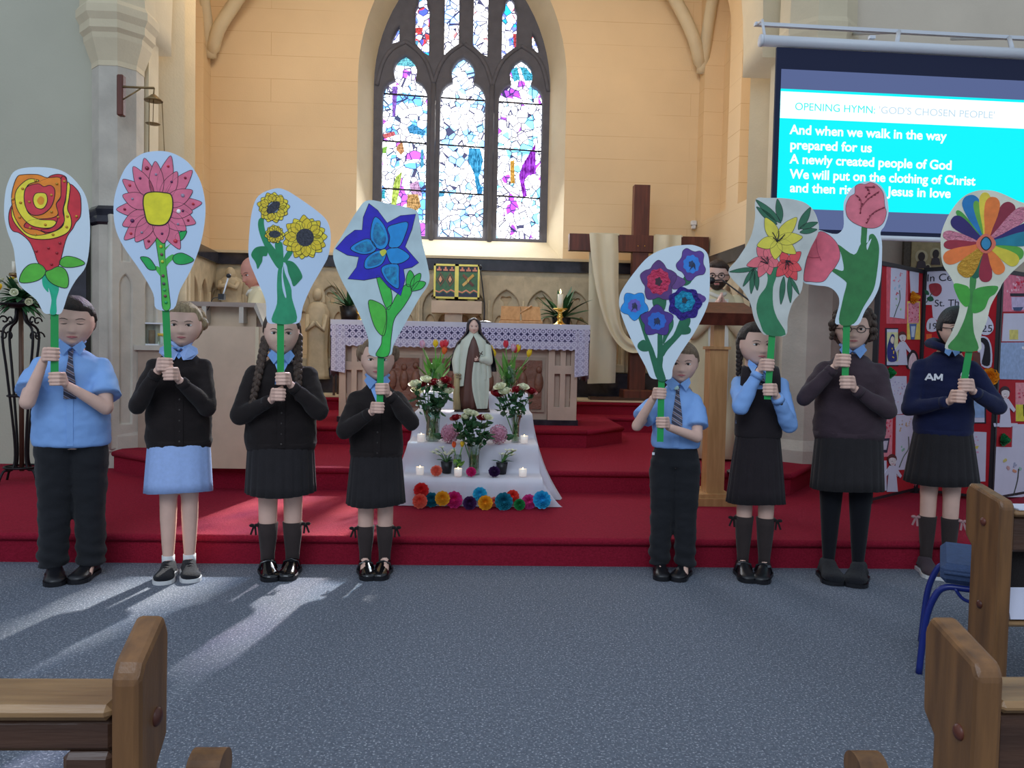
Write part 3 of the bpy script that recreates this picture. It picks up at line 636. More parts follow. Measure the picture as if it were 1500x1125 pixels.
    # cuffs
    if sleeve != 'short':
        for side, S_, E_, W_, C in arms:
            c = MB(); d = (W_ - E_); a = E_ + d * .80; b = E_ + d * .93; c.tube([a, b], [.0325, .031], 14); c.build('cuff', gmat, t)
    # collar and tie
    zn = chin + .0; ry = hd * .6
    bv = BVHTree.FromPolygons([v.co.copy() for v in me.vertices], [list(p.vertices) for p in me.polygons])
    def fy(x, z):
        h = bv.ray_cast(Vector((x, -1, z)), Vector((0, 1, 0)))[0]; return (h.y if h else -hd * .6)
    if top_kind != 'hoodie':
        c = MB(); cs = 1.0 if top_kind != 'dressc' else 1.3
        for s in (-1, 1):
            p = [(s * .004 + hcx * .5, zn - .018), (s * .046 + hcx * .5, zn + .014), (s * .066, zn - .014), (s * .036 + hcx * .3, zn - .058)] if low_kind != 'dress' else [(s * .004, zn - .045), (s * .05, zn - .0), (s * .085, zn - .02), (s * .09, zn - .045), (s * .06, zn - .075), (s * .02, zn - .08)]
            rings = []
            y0 = [min(fy(x, z), -.048 if z < zn - .01 else -.035) - .010 for x, z in p]
            n_ = len(p); vs = [(x, y, z) for (x, z), y in zip(p, y0)] + [(x, y - .005, z) for (x, z), y in zip(p, y0)]
            c.add(vs, [list(range(n_)), list(range(2 * n_ - 1, n_ - 1, -1))] + [(i, (i + 1) % n_, n_ + (i + 1) % n_, n_ + i) for i in range(n_)], False)
            c.tube([(hcx * .5 + s * .006, -.060, zn - .028), (hcx * .5 + s * .040, -.040, zn + .002), (s * .055, 0, zn + .012), (s * .035, .045, zn + .018), (0, .062, zn + .02)], .010, 8)
        c.build('collar', BLUESH if low_kind != 'dress' else GING, t)
    if top_kind == 'cardigan' or top_kind == 'jumper' and tie:       # V of shirt showing
        vv = MB(); vd = .115 if low_kind != 'dress' else .06
        vv.loft([[(x * (1 - q / 8) * .05, fy(x * (1 - q / 8) * .05, zn - .015 - vd * q / 8) - .005, zn - .015 - vd * q / 8) for x in (-1, -.5, 0, .5, 1)] for q in range(9)], close=False, cap=False); vv.build('shirt_front', BLUESH, t)
    if tie:
        k = MB(); zt_ = zn - .038; L_ = tie[1]
        pts = [(-.012, zt_), (.012, zt_), (.008, zt_ - .032), (-.008, zt_ - .032)]
        def tp(x, z, o=.010): return (x, min(fy(x * .3, z), -.05) - o, z)
        z0_ = zt_ - .03; n_ = 8; rows = []
        for i in range(n_ + 1):
            z = z0_ - L_ * i / n_; w_ = .009 + .018 * min(1, i / (n_ * .75)); rows.append([tp(-w_, z, .006), tp(w_, z, .006), tp(w_, z, .010), tp(-w_, z, .010)])
        k.loft(rows, smooth=False); k.prism(pts, lambda x, z, d: (x, fy(0, z) - d, z), .004, .018); k.build('tie', tie[0], t)
    if top_kind == 'cardigan':
        bt = MB()
        for i in range(5):
            z = hemz + .03 + i * .052
            bt.sph((.006, fy(.006, z) - .002, z), (.006, .003, .006), 8, 5)
        bt.build('buttons', mat('dark_button', '3a322e', .3, var=0), t)
        pk = MB(); zs_l = [hemz + .01 + i * (shz - .10 - hemz) / 10 for i in range(11)]; pk.loft([[(-.014, fy(0, z) - .0, z), (-.014, fy(0, z) - .004, z), (.022, fy(0, z) - .004, z), (.022, fy(0, z) - .0, z)] for z in zs_l], smooth=False); pk.build('button_band', gmat, t)
    if top_kind in ('cardigan', 'jumper', 'hoodie'):
        hb = MB(); ell(hb, [(hemz - .012, blo * .97, hd * 1.0, 0), (hemz + .03, blo * 1.03, hd * 1.09, 0)], 40); hb.build('hem_rib', gmat, t)
    if top_kind == 'shirt':
        pk = MB(); zs_l = [hemz + .01 + i * (shz - .05 - hemz) / 10 for i in range(11)]; pk.loft([[(-.014, fy(0, z), z), (-.014, fy(0, z) - .0035, z), (.014, fy(0, z) - .0035, z), (.014, fy(0, z), z)] for z in zs_l], smooth=False); pk.build('button_band', BLUESH, t)
    # lower garment
    def skirt(z1, z0, w1, w0, d1, d0, m, nm, pl=22, amp=.05):
        n = pl * 6; rings = []
        for q, (inn) in ((0, 1), (1, 1), (2, 1), (3, 1), (4, 1), (5, 1), (6, 1)):
            u = q / 6; z = z1 + (z0 - z1) * u; a = w1 + (w0 - w1) * u ** .9; b = d1 + (d0 - d1) * u ** .9
            ring = []
            for k_ in range(n):
                th = 2 * pi * k_ / n; ph = (k_ % 6) / 6; pr = (abs(ph - .5) * 2) ** 3 if pl > 12 else (abs(ph - .5) * 2) ** 6
                mlt = 1 - amp * (.25 + .75 * u) * pr + .012 * u * math.sin(3 * th + px)
                ring.append((math.cos(th) * a * mlt, math.sin(th) * b * mlt, z + .006 * math.sin(2 * th + px) * u))
            rings.append(ring)
        sk = MB(); sk.loft(rings, cap=True); return sk.build(nm, m, t)
    if low_kind in ('skirt', 'dress', 'pinafore'):
        shem = loc(px, skirt_hem).z; w0 = sk_w or hw * 1.15
        mt = {'skirt': BLSK, 'dress': GING, 'pinafore': PINAF}[low_kind]
        skirt(hemz + .06, shem, hw * .93, w0, hd * .98, hd * 1.3, mt, 'skirt' if low_kind != 'dress' else 'dress_skirt', pl=22 if low_kind != 'dress' else 9)
    if low_kind == 'pinafore':
        pf = MB(); s2 = [(a, b * 1.045, c * 1.07, d) for a, b, c, d in secs[:5]]; ell(pf, s2)
        zt2 = shz - .09
        me2 = remesh(pf, .009, 3, 'pinafore_bodice', [PINAF]); wrinkle(me2, .004, 10); link('pinafore_bodice', me2, t)
        st = MB()
        for s in (-1, 1):
            st.tube([(s * (sh * .62), -hd * 1.02, zt2 - .015), (s * sh * .60, -hd * .93, shz - .03), (s * sh * .56, -hd * .45, shz + .008), (s * sh * .56, 0, shz + .02), (s * sh * .6, hd * .6, shz - .02), (s * sh * .62, hd * 1.0, zt2)], .034, 12, .35, up=(1, 0, 0))
        st.build('shoulder_strap', PINAF, t)
    if low_kind == 'trousers':
        tr = MB(); top_ = hemz + .05; ell(tr, [(.465 * H, hw * .86, hd * .92, 0), (.5 * H, hw * .95, hd * .98, 0), (top_, hw * .9, hd * .95, 0)])
        for x in lx:
            w_ = .085 * legw; ell2 = [(.49 * H, .085 * legw, .088 * legw), (.40 * H, .080 * legw, .08 * legw), (.27 * H, .066 * legw, .066 * legw), (.15 * H, .06 * legw, .064 * legw), (.06 * H, .058 * legw, .066 * legw), (.042 * H, .058 * legw, .068 * legw)]
            tr.loft([[(x * (.9 + .25 * (1 - z / (.49 * H))) + math.cos(2 * pi * k / 20) * a, .0 + math.sin(2 * pi * k / 20) * b, z) for k in range(20)] for z, a, b in ell2])
        me3 = remesh(tr, .009, 4, 'trousers', [TROU])
        wrinkle(me3, .007, 9, (1, 1, 2.2))
        for v_ in me3.vertices:
            if v_.co.z < .2 * H: v_.co += v_.normal * .008 * math.sin(v_.co.z * 95 + v_.co.x * 20) * (1 - v_.co.z / (.2 * H))
        link('trousers', me3, t)
    # socks and shoes
    for i, x in enumerate(lx):
        if sock:
            so = MB(); ztop = loc(px, kneesock_z).z if kneesock_z else (.5 * H if sock == 'tights' else .10)
            ks = [(.045, .030), (.10, .031), (.20 * H * .7, .040), (.20 * H, .046), (.25 * H, .052), (.28 * H, .055), (.40 * H, .068), (.47 * H, .074)]
            ks = [k_ for k_ in ks if k_[0] < ztop - .01] + [(ztop, np.interp(ztop, [k_[0] for k_ in ks], [k_[1] for k_ in ks]))]
            so.loft([[(x + math.cos(2 * pi * q / 18) * r * legw, .006 + math.sin(2 * pi * q / 18) * r * legw, z) for q in range(18)] for z, r in ks])
            so.build('tights_leg' if sock == 'tights' else 'sock', {'tights': TIGHT, 'knee': SOCKB, 'white': SOCKW}[sock], t)
            if sock == 'knee':
                bo = MB(); s = -1 if i == 0 else 1; bx, bz = x + s * .046 * legw, ztop - .012
                for a in (-1, 1): bo.sph((bx + s * .012 + a * .012, -.018, bz + .004), (.014, .006, .009), 8, 6)
                bo.box((bx + s * .012, -.022, bz), (.008, .01, .01)); bo.box((bx + s * .022, -.018, bz - .022), (.010, .003, .045), ry=-.35 * s); bo.box((bx + s * .006, -.018, bz - .024), (.010, .003, .046), ry=.1 * s)
                bo.build('ribbon_bow', BLKN if shoes != 'trainer2' else mat('pink_ribbon', 'a87f80', .6), t)
        shm = MB(); shoe(shm, x, -.02, footang[i], .165 * H, .07 * H if shoes != 'clog' else .085 * H, .05 * H if shoes != 'clog' else .062 * H)
        shm.build('shoe', [{'leather': LEATH, 'patent': PATENT, 'trainer': FUZZ, 'clog': FUZZ, 'trainer2': BRKN, 'buckle': LEATH}[shoes], {'trainer': WSOLE, 'trainer2': WSOLE, 'clog': LEATH}.get(shoes, LEATH)], t)
        if shoes in ('patent', 'buckle'):
            b_ = MB(); R_ = Matrix.Rotation(footang[i], 3, 'Z'); pts = [Vector((x, -.02, 0)) + R_ @ Vector((a, -.025, z)) for a, z in ((-.032 * H, .022 * H), (-.025 * H, .048 * H), (0, .056 * H), (.025 * H, .048 * H), (.032 * H, .022 * H))]
            b_.tube(pts, .007, 8, .5); 
            if shoes == 'patentx': b_.sph(Vector((x, -.02, 0)) + R_ @ Vector((0, -.09 * H, .033 * H)), (.012, .008, .006), 8, 6)
            b_.build('shoe_strap', PATENT if shoes == 'patent' else LEATH, t)
            if shoes == 'buckle': bk = MB(); bk.box(Vector((x, -.02, 0)) + R_ @ Vector((.02 * H * (1 if i else -1), -.03, .05 * H)), (.014, .012, .012)); bk.build('buckle', mat('silver_buckle', 'b0b0b0', .25, 1, 0), t)
        if shoes == 'trainer':
            lc = MB(); R_ = Matrix.Rotation(footang[i], 3, 'Z')
            for q in range(3): c0 = Vector((x, -.02, 0)) + R_ @ Vector((0, -.03 * H - q * .014 * H, .049 * H - q * .006 * H)); lc.tube([c0 + R_ @ Vector((-.018, .0, -.004)), c0 + Vector((0, 0, .002)), c0 + R_ @ Vector((.018, 0, -.004))], .003, 6)
            lc.build('laces', BLKN, t)
    return t, O, H, loc, fy, shz, chin
def stk(px, py, a, b, dy=-.24):
    """lath between two photograph points, in the pupil's own space"""
    F = Frame(px, py); p = F.loc(a[0], a[1], dy); q = F.loc(b[0], b[1], dy)
    return ((p.x, p.z), (q.x, q.z), dy)
OUT = lambda s, d=.55, b=.25: (s * d, b, -1)
KIDS = []
def kid(px, py, a, b, **k):
    st = stk(px, py, a, b); r = person(px=px, py=py, stick=st, **k); KIDS.append((r[1], st)); return r
def pl_side(s, x=.36, z0=-.2, n=7, y=-.02, dx=0, dz=.11, dy=-.02): return ([(s * x + dx * i, y + dy * i, z0 - dz * i) for i in range(n)], .024)
k1 = kid(106, 843, (77, 455), (80, 562), label='boy in pale blue short-sleeved shirt and striped tie holding the rose placard', top=433, hh=.236, sh=.145, hw=.172, hd=.12, hands=[(-1, (78, 518), OUT(-1, .35, .1)), (1, (84, 552), OUT(1, .9, .1))], top_kind='shirt', low_kind='trousers', hem=652, head=(-2, 6), hair='short', hairmat=HB, legw=1.16, sleeve='short', tie=(TIE1, .2), closed=True, feet=(.075, .075), footang=(.1, -.35), hx=.01)
k2 = kid(262, 841, (240, 455), (246, 545), label='blonde girl in black cardigan over blue gingham dress holding the pink daisy placard', top=441, hh=.215, sh=.115, hw=.155, hd=.10, hands=[(-1, (246, 532), OUT(-1, .5, .1)), (1, (246, 545), OUT(1, .6, .1))], top_kind='cardigan', low_kind='dress', hem=652, skirt_hem=718, head=(-6, 2), hair='pulled', hairmat=HBL, sock='white', shoes='trainer', sk_w=.165, feet=(.05, .05), footang=(-.1, .1), hx=.02)
k3 = kid(410, 838, (411, 470), (411, 562), label='girl with two long plaits in black cardigan holding the sunflower placard', top=452, hh=.225, sh=.135, hw=.175, hd=.12, hands=[(1, (416, 552), OUT(1, .8, .1)), (-1, (414, 574), OUT(-1, .8, .1))], top_kind='cardigan', low_kind='skirt', hem=655, skirt_hem=721, head=(0, 2), hair='pulled', hairmat=HM, sock='knee', kneesock_z=765, shoes='patent', legw=1.15, tie=(TIE2, .09), feet=(.062, .062), plaits=[pl_side(-1, .34, -.14, 12, -.02, -.022, .125, -.06), pl_side(1, .34, -.14, 11, -.02, .004, .125, -.06)], sk_w=.18)
k4 = kid(549, 838, (558, 515), (556, 600), label='smallest girl in black cardigan holding the blue flower placard', top=492, hh=.215, sh=.105, hw=.135, hd=.095, hands=[(1, (557, 566), OUT(1, .8, .1)), (-1, (555, 592), OUT(-1, .9, .1))], top_kind='cardigan', low_kind='skirt', hem=668, skirt_hem=737, head=(0, 2), hair='pulled', hairmat=HL, sock='knee', kneesock_z=770, shoes='patent', feet=(.05, .05), sk_w=.155)
k5 = kid(984, 840, (970, 552), (967, 645), label='small boy in pale blue shirt and striped tie holding the purple and blue flowers placard', top=499, hh=.205, sh=.105, hw=.125, hd=.09, hands=[(-1, (968, 573), OUT(-1, .6, .1)), (1, (968, 613), OUT(1, .8, .1))], top_kind='shirt', low_kind='trousers', hem=655, head=(-4, 6), hair='short', hairmat=HL, sleeve='short', tie=(TIE1, .17), feet=(.06, .06), legw=.95, footang=(.05, -.3), hx=.022)
k6 = kid(1103, 842, (1130, 488), (1124, 580), label='girl with dark plait in black pinafore over blue shirt holding the lily placard', top=471, hh=.215, sh=.11, hw=.115, hd=.09, hands=[(-1, (1129, 534), (-.5, .1, -1)), (1, (1127, 568), OUT(1, .35, .1))], top_kind='pinafore', low_kind='pinafore', hem=640, skirt_hem=735, head=(26, 3), hx=-.03, hair='pulled', hairmat=HB, sock='knee', kneesock_z=757, shoes='buckle', feet=(.055, .055), tie=(TIE1, .05), plaits=[([(-.34, .10, -.06 - .11 * i) for i in range(7)], .019)], sk_w=.155)
k7 = kid(1235, 846, (1240, 475), (1238, 545), label='curly haired girl with glasses in brown jumper holding the pink tulips placard', top=449, hh=.215, sh=.135, hw=.175, hd=.12, hands=[(-1, (1239, 528), OUT(-1, .8, .1)), (1, (1239, 558), OUT(1, .9, .1))], top_kind='jumper', low_kind='skirt', hem=640, skirt_hem=715, head=(0, 2), hair='long', hairmat=HM, sock='tights', shoes='clog', feet=(.075, .07), sk_w=.185, vol=.09)
k8 = kid(1372, 838, (1422, 510), (1406, 590), label='girl with glasses in navy hooded top marked AM holding the rainbow flower placard', top=448, hh=.215, sh=.125, hw=.145, hd=.105, hands=[(1, (1407, 562), OUT(1, .8, .1)), (-1, (1404, 578), OUT(-1, .8, .1))], top_kind='hoodie', low_kind='skirt', hem=636, skirt_hem=707, head=(14, 8), hair='fringe', hairmat=HK, sock='knee', kneesock_z=757, shoes='trainer2', feet=(.055, .055), sk_w=.19, hx=.04)
# curls, glasses, hood, letters, badges
t, O, H, loc, fy, shz, chin = k7
mb = MB(); cz = H - .11
for i in range(150):
    a = rnd.uniform(-.35, pi + .35); q = rnd.uniform(-.55, 1.0); r_ = .088 + .022 * rnd.random()
    rr = math.sqrt(max(0, 1 - (q * .95) ** 2)) if q > 0 else 1
    mb.sph((math.cos(a) * r_ * rr, math.sin(a) * r_ * rr * 1.05 - .002, cz + q * .115), rnd.uniform(.012, .020), 7, 5)
mb.build('curls', HM, t)
def glasses(t, hh, H, hx, yaw, pitch, r=.085, dark='2a2426'):
    M = Matrix.Translation((hx, -.01, H - hh * .5 - .012)) @ Matrix.Rotation(rad(yaw), 4, 'Z') @ Matrix.Rotation(rad(pitch), 4, 'X') @ Matrix.Diagonal((hh, hh, hh, 1))
    mb = MB()
    for s in (-1, 1):
        c = Vector((s * .155, -.46, -.005)); pts = [c + Vector((math.cos(2 * pi * k / 14) * r * 1.15, 0, math.sin(2 * pi * k / 14) * r * .9)) for k in range(15)]; mb.tube(pts, .011, 6); mb.tube([(s * .25, -.46, .02), (s * .37, -.15, .02), (s * .38, .05, 0)], .01, 6)
    mb.tube([(-.06, -.46, 0), (0, -.475, .015), (.06, -.46, 0)], .01, 6)
    mb.v = [M @ Vector(v) for v in mb.v]; return mb.build('glasses', mat('glasses_frame' + dark, dark, .3, var=0), t)
glasses(t, .215, H, 0, 0, 2)
t, O, H, loc, fy, shz, chin = k8
glasses(t, .215, H, .04, 14, 8)
mb = MB()
for s in (-1, 1): mb.tube([(s * .004 + .02, fy(.02, chin - .05) - .012, chin - .052), (s * .05 + .02, fy(.06 * s, chin - .02) - .01, chin - .012), (s * .085, .0, chin + .01), (s * .06, .07, chin + .015), (0, .1, chin)], [.016, .021, .025, .03, .03], 10)
mb.build('hood', NAVY, t)
mb = MB(); z = chin - .03
for s in (-1, 1): mb.add([(.02, fy(.02, z) - .03, z), (.02 + s * .032, fy(.02, z) - .03, z + .018), (.02 + s * .036, fy(.02, z) - .032, z - .012), (.02 + s * .014, fy(.02, z) - .034, z - .03)], [(0, 1, 2, 3)], False)
mb.build('collar', BLUESH, t)
a_ = loc(1356, 557, -.1); WH = mat('white_print', 'e6e8ee', .6, var=0)
for nm_, sg in (('letter_a', [[(0, 0), (.018, .036)], [(.018, .036), (.036, 0)], [(.009, .012), (.027, .012)]]), ('letter_m', [[(.044, 0), (.044, .036)], [(.044, .036), (.060, .008)], [(.060, .008), (.076, .036)], [(.076, .036), (.076, 0)]])):
    lt = MB()
    for sg_ in sg:
        (ax, az), (bx, bz) = sg_; n_ = Vector((az - bz, bx - ax)).normalized() * .0045; q_ = [(ax + n_.x, az + n_.y), (bx + n_.x, bz + n_.y), (bx - n_.x, bz - n_.y), (ax - n_.x, az - n_.y)]
        lt.prism(q_, lambda x, z, d: (a_.x + x, fy(a_.x + x, a_.z + z) - d, a_.z + z), -.004, .004)
    lt.build(nm_, WH, t)
b_ = loc(1414, 551, -.1); mb = MB(); mb.prism([(b_.x + math.cos(pi * i / 8) * .022, b_.z + math.sin(pi * i / 8) * .03) for i in range(9)], lambda x, z, d: (x, fy(x, z) - d, z), .001, .004); mb.build('crest', WH, t)
t, O, H, loc, fy, shz, chin = k5
b_ = loc(991, 568, -.1); mb = MB(); mb.sph((b_.x, fy(b_.x, b_.z) - .022, b_.z), (.014, .004, .014), 14, 6); mb.build('badge', mat('pale_badge', 'b8dcd4', .3, var=.1), t)
b_ = loc(957, 664, -.1); mb = MB(); mb.box((b_.x, -.115, b_.z), (.013, .004, .013)); mb.build('belt_tag', WH, t)
t, O, H, loc, fy, shz, chin = k6
# watch on the pinafore girl's wrist, bun on the blonde girl
h_ = None
t2, O2, H2 = k2[0], k2[1], k2[2]
mb = MB(); mb.sph((.075, .085, H2 - .075), (.05, .045, .05), 12, 9); mb.sph((.105, .05, H2 - .11), (.03, .03, .035), 10, 7); mb.build('hair_bun', HBL, t2)
t4, H4 = k4[0], k4[2]
for s in (-1, 1): MB().sph((s * .085, .05, H4 - .09), (.028, .03, .045), 10, 7).build('hair_bunch', HL, t4)
mb = MB(); sp = stk(1103, 842, (1130, 488), (1124, 580)); z = k6[3](1140, 583).z
mb.box((sp[1][0] + .062, -.19, z - .012), (.034, .034, .03), bev=.005); mb.build('wristwatch', LEATH, t)
# ================================================================== THE PAINTED FLOWER PLACARDS (flat card on green laths)
def paint(c, rough=.65, var=.12, scale=25, bump=0): return mat('paint_' + c, c, rough, var=var, scale=scale, bump=bump, bscale=90)
CARD = mat('white_card', 'd3e2ec', .7, var=.02, scale=4); INK = mat('ink_line', '26262c', .6, var=0); LATH = mat('green_lath_paint', '0f9a48', .45, var=.08, scale=8)
def placard(label, px, py, a, b, crop, outline, items, dy=-.24, tint=None):
    F = Frame(px, py); x0, y0, s = crop
    t = thing('flower_placard', label, 'placard', tuple(F.O), F.phi, 'painted flower placards')
    yb = dy - .010
    def Q(p): v = F.loc(x0 + p[0] / s, y0 + p[1] / s, yb); return (v.x, v.z)
    o2 = [Q(p) for p in spline(outline, 4)]
    MB().prism(o2, lambda x, z, d: (x, yb - d, z), 0, .004).build('card', tint or CARD, t)
    A = F.loc(a[0], a[1], dy); B = F.loc(b[0], b[1], dy); d = (A - B).normalized(); A = A + d * .16
    mb = MB(); mb.loft([[(q.x + ox, dy + oy, q.z) for ox, oy in ((-.016, -.005), (.016, -.005), (.016, .005), (-.016, .005))] for q in (B, A)], smooth=False); mb.build('lath', LATH, t)
    for it in items:
        nm, c, pts, lv = it[:4]; ink = it[4] if len(it) > 4 else 0; smo = it[5] if len(it) > 5 else 4; lab = it[6] if len(it) > 6 else None
        m = c if not isinstance(c, str) else paint(c)
        q = [Q(p) for p in (spline(pts, smo) if smo else pts)]
        mb = MB(); mb.prism(q, lambda x, z, d: (x, yb - d, z), .0035 + .0009 * lv - .0005, .0045 + .0009 * lv + .0003)
        if ink: mb.mi = 1; yy = yb - (.0045 + .0009 * lv); mb.tube([(x, yy, z) for x, z in q] + [(q[0][0], yy, q[0][1])], ink if isinstance(ink, float) else .0017, 4, up=(0, 1, 0))
        mb.build(nm, [m, INK], t, label=lab)
    def bead(p, r, c, rz=1, nm='bead'):
        x, z = Q(p); k = MB(); k.sph((x, yb - .008, z), (r, .004, r * rz), 8, 6); k.build(nm, paint(c, .3), t)
    def stroke(pts, r, c='26262c', nm='pen_line', lv=7):
        k = MB(); k.tube([(Q(p)[0], yb - .0045 - .0009 * lv, Q(p)[1]) for p in spline(pts, 3, False)], r, 5, up=(0, 1, 0)); k.build(nm, paint(c), t)
    return t, Q, bead, stroke, yb
def leafpts(p, q, w, n=5, tip=1):      # leaf or petal outline from base p to tip q
    p = Vector(p); q = Vector(q); d = q - p; m = Vector((-d.y, d.x)).normalized() * w; L_ = []; R_ = []
    for i in range(n + 1):
        u = i / n; k = math.sin(pi * min(1, u ** .9)) ** .8; L_.append(tuple(p + d * u + m * k)); R_.append(tuple(p + d * u - m * k))
    return L_ + R_[-2:0:-1]
# 1 rose
t, Q, bead, stroke, yb = placard('white card placard painted with a red, orange and yellow rose', 106, 843, (80, 455), (80, 562), (0, 235, 4.5),
 [(100, 70), (190, 47), (330, 50), (430, 80), (510, 150), (570, 250), (592, 400), (590, 560), (565, 700), (500, 790), (450, 880), (405, 1005), (350, 1008), (290, 1005), (240, 920), (130, 820), (105, 700), (90, 580), (50, 470), (28, 360), (35, 220), (60, 130)],
 [('bloom', 'd0303c', [(85, 290), (60, 350), (62, 420), (85, 465), (130, 480), (190, 530), (225, 600), (250, 670), (300, 722), (350, 725), (390, 690), (410, 620), (430, 540), (450, 490), (480, 450), (500, 410), (530, 370), (535, 290), (525, 220), (480, 165), (445, 150), (435, 110), (390, 92), (340, 100), (310, 120), (250, 150), (150, 250)], 0, 1),
  ('petal', 'f08a24', [(160, 95), (250, 95), (310, 115), (395, 115), (405, 180), (400, 240), (370, 290), (385, 350), (340, 380), (200, 395), (160, 440), (250, 460), (300, 485), (240, 495), (160, 470), (100, 380), (78, 270), (85, 190), (115, 110)], 1, 1, 4, 'orange petal'),
  ('petal', 'f2e03c', [(250, 130), (190, 125), (130, 170), (102, 220), (105, 290), (130, 350), (180, 410), (240, 440), (330, 445), (370, 415), (350, 395), (260, 390), (190, 350), (165, 280), (165, 210), (190, 160), (250, 140)], 2, 1, 4, 'yellow petal'),
  ('petal', 'f2e03c', [(445, 150), (463, 170), (455, 250), (445, 320), (465, 370), (470, 430), (440, 480), (350, 515), (250, 520), (180, 500), (110, 430), (80, 370), (80, 310), (100, 380), (160, 465), (230, 495), (330, 480), (410, 440), (425, 380), (420, 320), (435, 260)], 2, 1, 4, 'yellow petal'),
  ('petal', 'd63a48', [(250, 155), (290, 175), (330, 165), (360, 190), (358, 250), (335, 310), (280, 355), (215, 360), (175, 320), (160, 250), (175, 180)], 3, 1),
  ('petal', 'd0303c', [(405, 115), (440, 130), (435, 240), (415, 330), (425, 400), (380, 455), (320, 475), (270, 460), (330, 450), (370, 420), (385, 350), (372, 290), (402, 240)], 3, 1),
  ('petal', 'f4e23e', [(265, 215), (305, 225), (312, 275), (285, 318), (240, 312), (220, 265), (232, 225)], 4, 1, 4, 'yellow petal'), ('flower_centre', 'f09a20', [(268, 238), (292, 255), (285, 288), (260, 292), (246, 265)], 5, 0),
  ('leaf', '58b83a', [(130, 800), (150, 730), (200, 685), (265, 685), (303, 730), (270, 780), (200, 805)], 1, 1), ('leaf', '58b83a', [(400, 655), (440, 632), (510, 645), (560, 680), (500, 702), (430, 705), (395, 685)], 1, 1),
  ('leaf', '58b83a', [(300, 740), (340, 720), (385, 700), (430, 720), (452, 780), (440, 840), (370, 825), (320, 790)], 2, 1), ('stem', '1fb389', [(285, 740), (320, 770), (388, 830), (372, 920), (372, 1008), (330, 1008), (340, 920), (320, 840), (318, 870), (285, 830), (278, 780)], 0),
 ])
for p in ((235, 135), (150, 188), (195, 275), (340, 230), (375, 155), (425, 140), (340, 340), (385, 375), (445, 370), (505, 370), (440, 440), (300, 425), (350, 490), (200, 445), (130, 375), (85, 255), (320, 578), (375, 610), (240, 598), (395, 545), (137, 280), (235, 490), (340, 685)): bead(p, .006, 'a83038' if p[1] > 500 else ('c8902a'))
# 2 daisy
F2 = (155, 210, 4.327); c2 = (330, 415)
tips = [(245, 95), (315, 115), (412, 80), (452, 180), (548, 172), (550, 300), (610, 378), (550, 435), (570, 508), (508, 552), (470, 672), (368, 635), (258, 672), (190, 625), (118, 612), (107, 522), (68, 420), (108, 330), (108, 230), (175, 148)]
its = []
for i, q in enumerate(tips):
    d = Vector(q) - Vector(c2); b_ = Vector(c2) + d * .18; w_ = 36 if d.length > 260 else 40
    its.append(('petal', 'e0708c', leafpts(tuple(b_), q, w_ * 1.3), 1 + (i % 2) + (i * 7 % 3) * .3, .0013))
its += [('flower_centre', 'e8dc28', [(250, 325), (300, 310), (370, 315), (415, 330), (425, 400), (410, 470), (375, 515), (310, 520), (265, 500), (245, 430), (238, 370)], 5, .0026)]
its += [('stem', '4cb848', [(318, 590), (372, 590), (375, 700), (385, 800), (400, 930), (408, 1045), (362, 1048), (352, 930), (345, 800), (328, 690)], 0, .0013),
 ('stem', '4cb848', [(375, 740), (420, 705), (440, 720), (400, 760), (378, 790)], .5), ('stem', '4cb848', [(355, 850), (310, 790), (330, 780), (360, 810)], .5), ('stem', '4cb848', [(375, 665), (420, 630), (400, 650), (375, 680)], .5),
 ('leaf', '1fa850', [(425, 735), (440, 705), (490, 697), (558, 738), (510, 765), (450, 765)], 1, 1), ('leaf', '1fa850', [(220, 722), (270, 725), (305, 765), (318, 800), (275, 800), (245, 765)], 1, 1), ('leaf', '1fa850', [(455, 570), (512, 555), (495, 600), (465, 620), (440, 600)], .3, 1)]
t, Q, bead, stroke, yb = placard('white card placard painted with a pink daisy with a yellow centre', 262, 841, (243, 455), (247, 542), F2,
 [(320, 50), (420, 62), (520, 120), (590, 220), (625, 340), (630, 470), (600, 640), (540, 800), (470, 930), (430, 1048), (320, 1048), (300, 950), (220, 810), (110, 650), (60, 530), (50, 390), (75, 270), (130, 150), (220, 72)], its, tint=mat('white_card_blue', 'c4d9f0', .7, var=.02, scale=4))
for i, q in enumerate(tips):
    d = Vector(q) - Vector(c2); bead(tuple(Vector(c2) + d * (.72 if i % 2 else .8)), .006 + .003 * (i % 5 == 0), ('8a1838', '9a8aa0', 'c83040', '5a2050')[i % 4])
bead((462, 432), .010, 'f4f0f0')
for i, y in enumerate((655, 705, 750, 840, 890, 928, 968, 1008)): bead((350 + i * 4.5, y), .007, ('d8c030', '7a4a50', 'c8d040', '7a4858', '5a5a60', '48b870', '7a4a50', '20a860')[i])
# 3 sunflowers
F3 = (350, 265, 5.114); its = []
def sunflower(cx, cy, rx, ry, ang, n, r0, seed, cr):
    out = []; R_ = random.Random(seed)
    for ring, (f, off) in enumerate(((1.0, 0), (.86, .5))):
        for i in range(n):
            a = 2 * pi * (i + off) / n + R_.uniform(-.08, .08); q = (cx + math.cos(a) * rx * f * R_.uniform(.93, 1.07), cy + math.sin(a) * ry * f * R_.uniform(.93, 1.07)); p = (cx + math.cos(a) * rx * .35, cy + math.sin(a) * ry * .35)
            out.append(('petal', ('ecd838', 'e4c82c')[i % 2], leafpts(p, q, rx * 2.0 / n * 1.7, 4), 1 + ring + .3 * (i % 2), .0013))
    ca, sa = math.cos(ang), math.sin(ang)
    out.append(('flower_centre', mat('paint_seeds', '22242c', .8, var=0, col2='4a4c58', scale=120), [(cx + math.cos(t_) * cr[0] * ca - math.sin(t_) * cr[1] * sa, cy + math.cos(t_) * cr[0] * sa + math.sin(t_) * cr[1] * ca) for t_ in [2 * pi * i / 12 for i in range(12)]], 4, 0)); return out
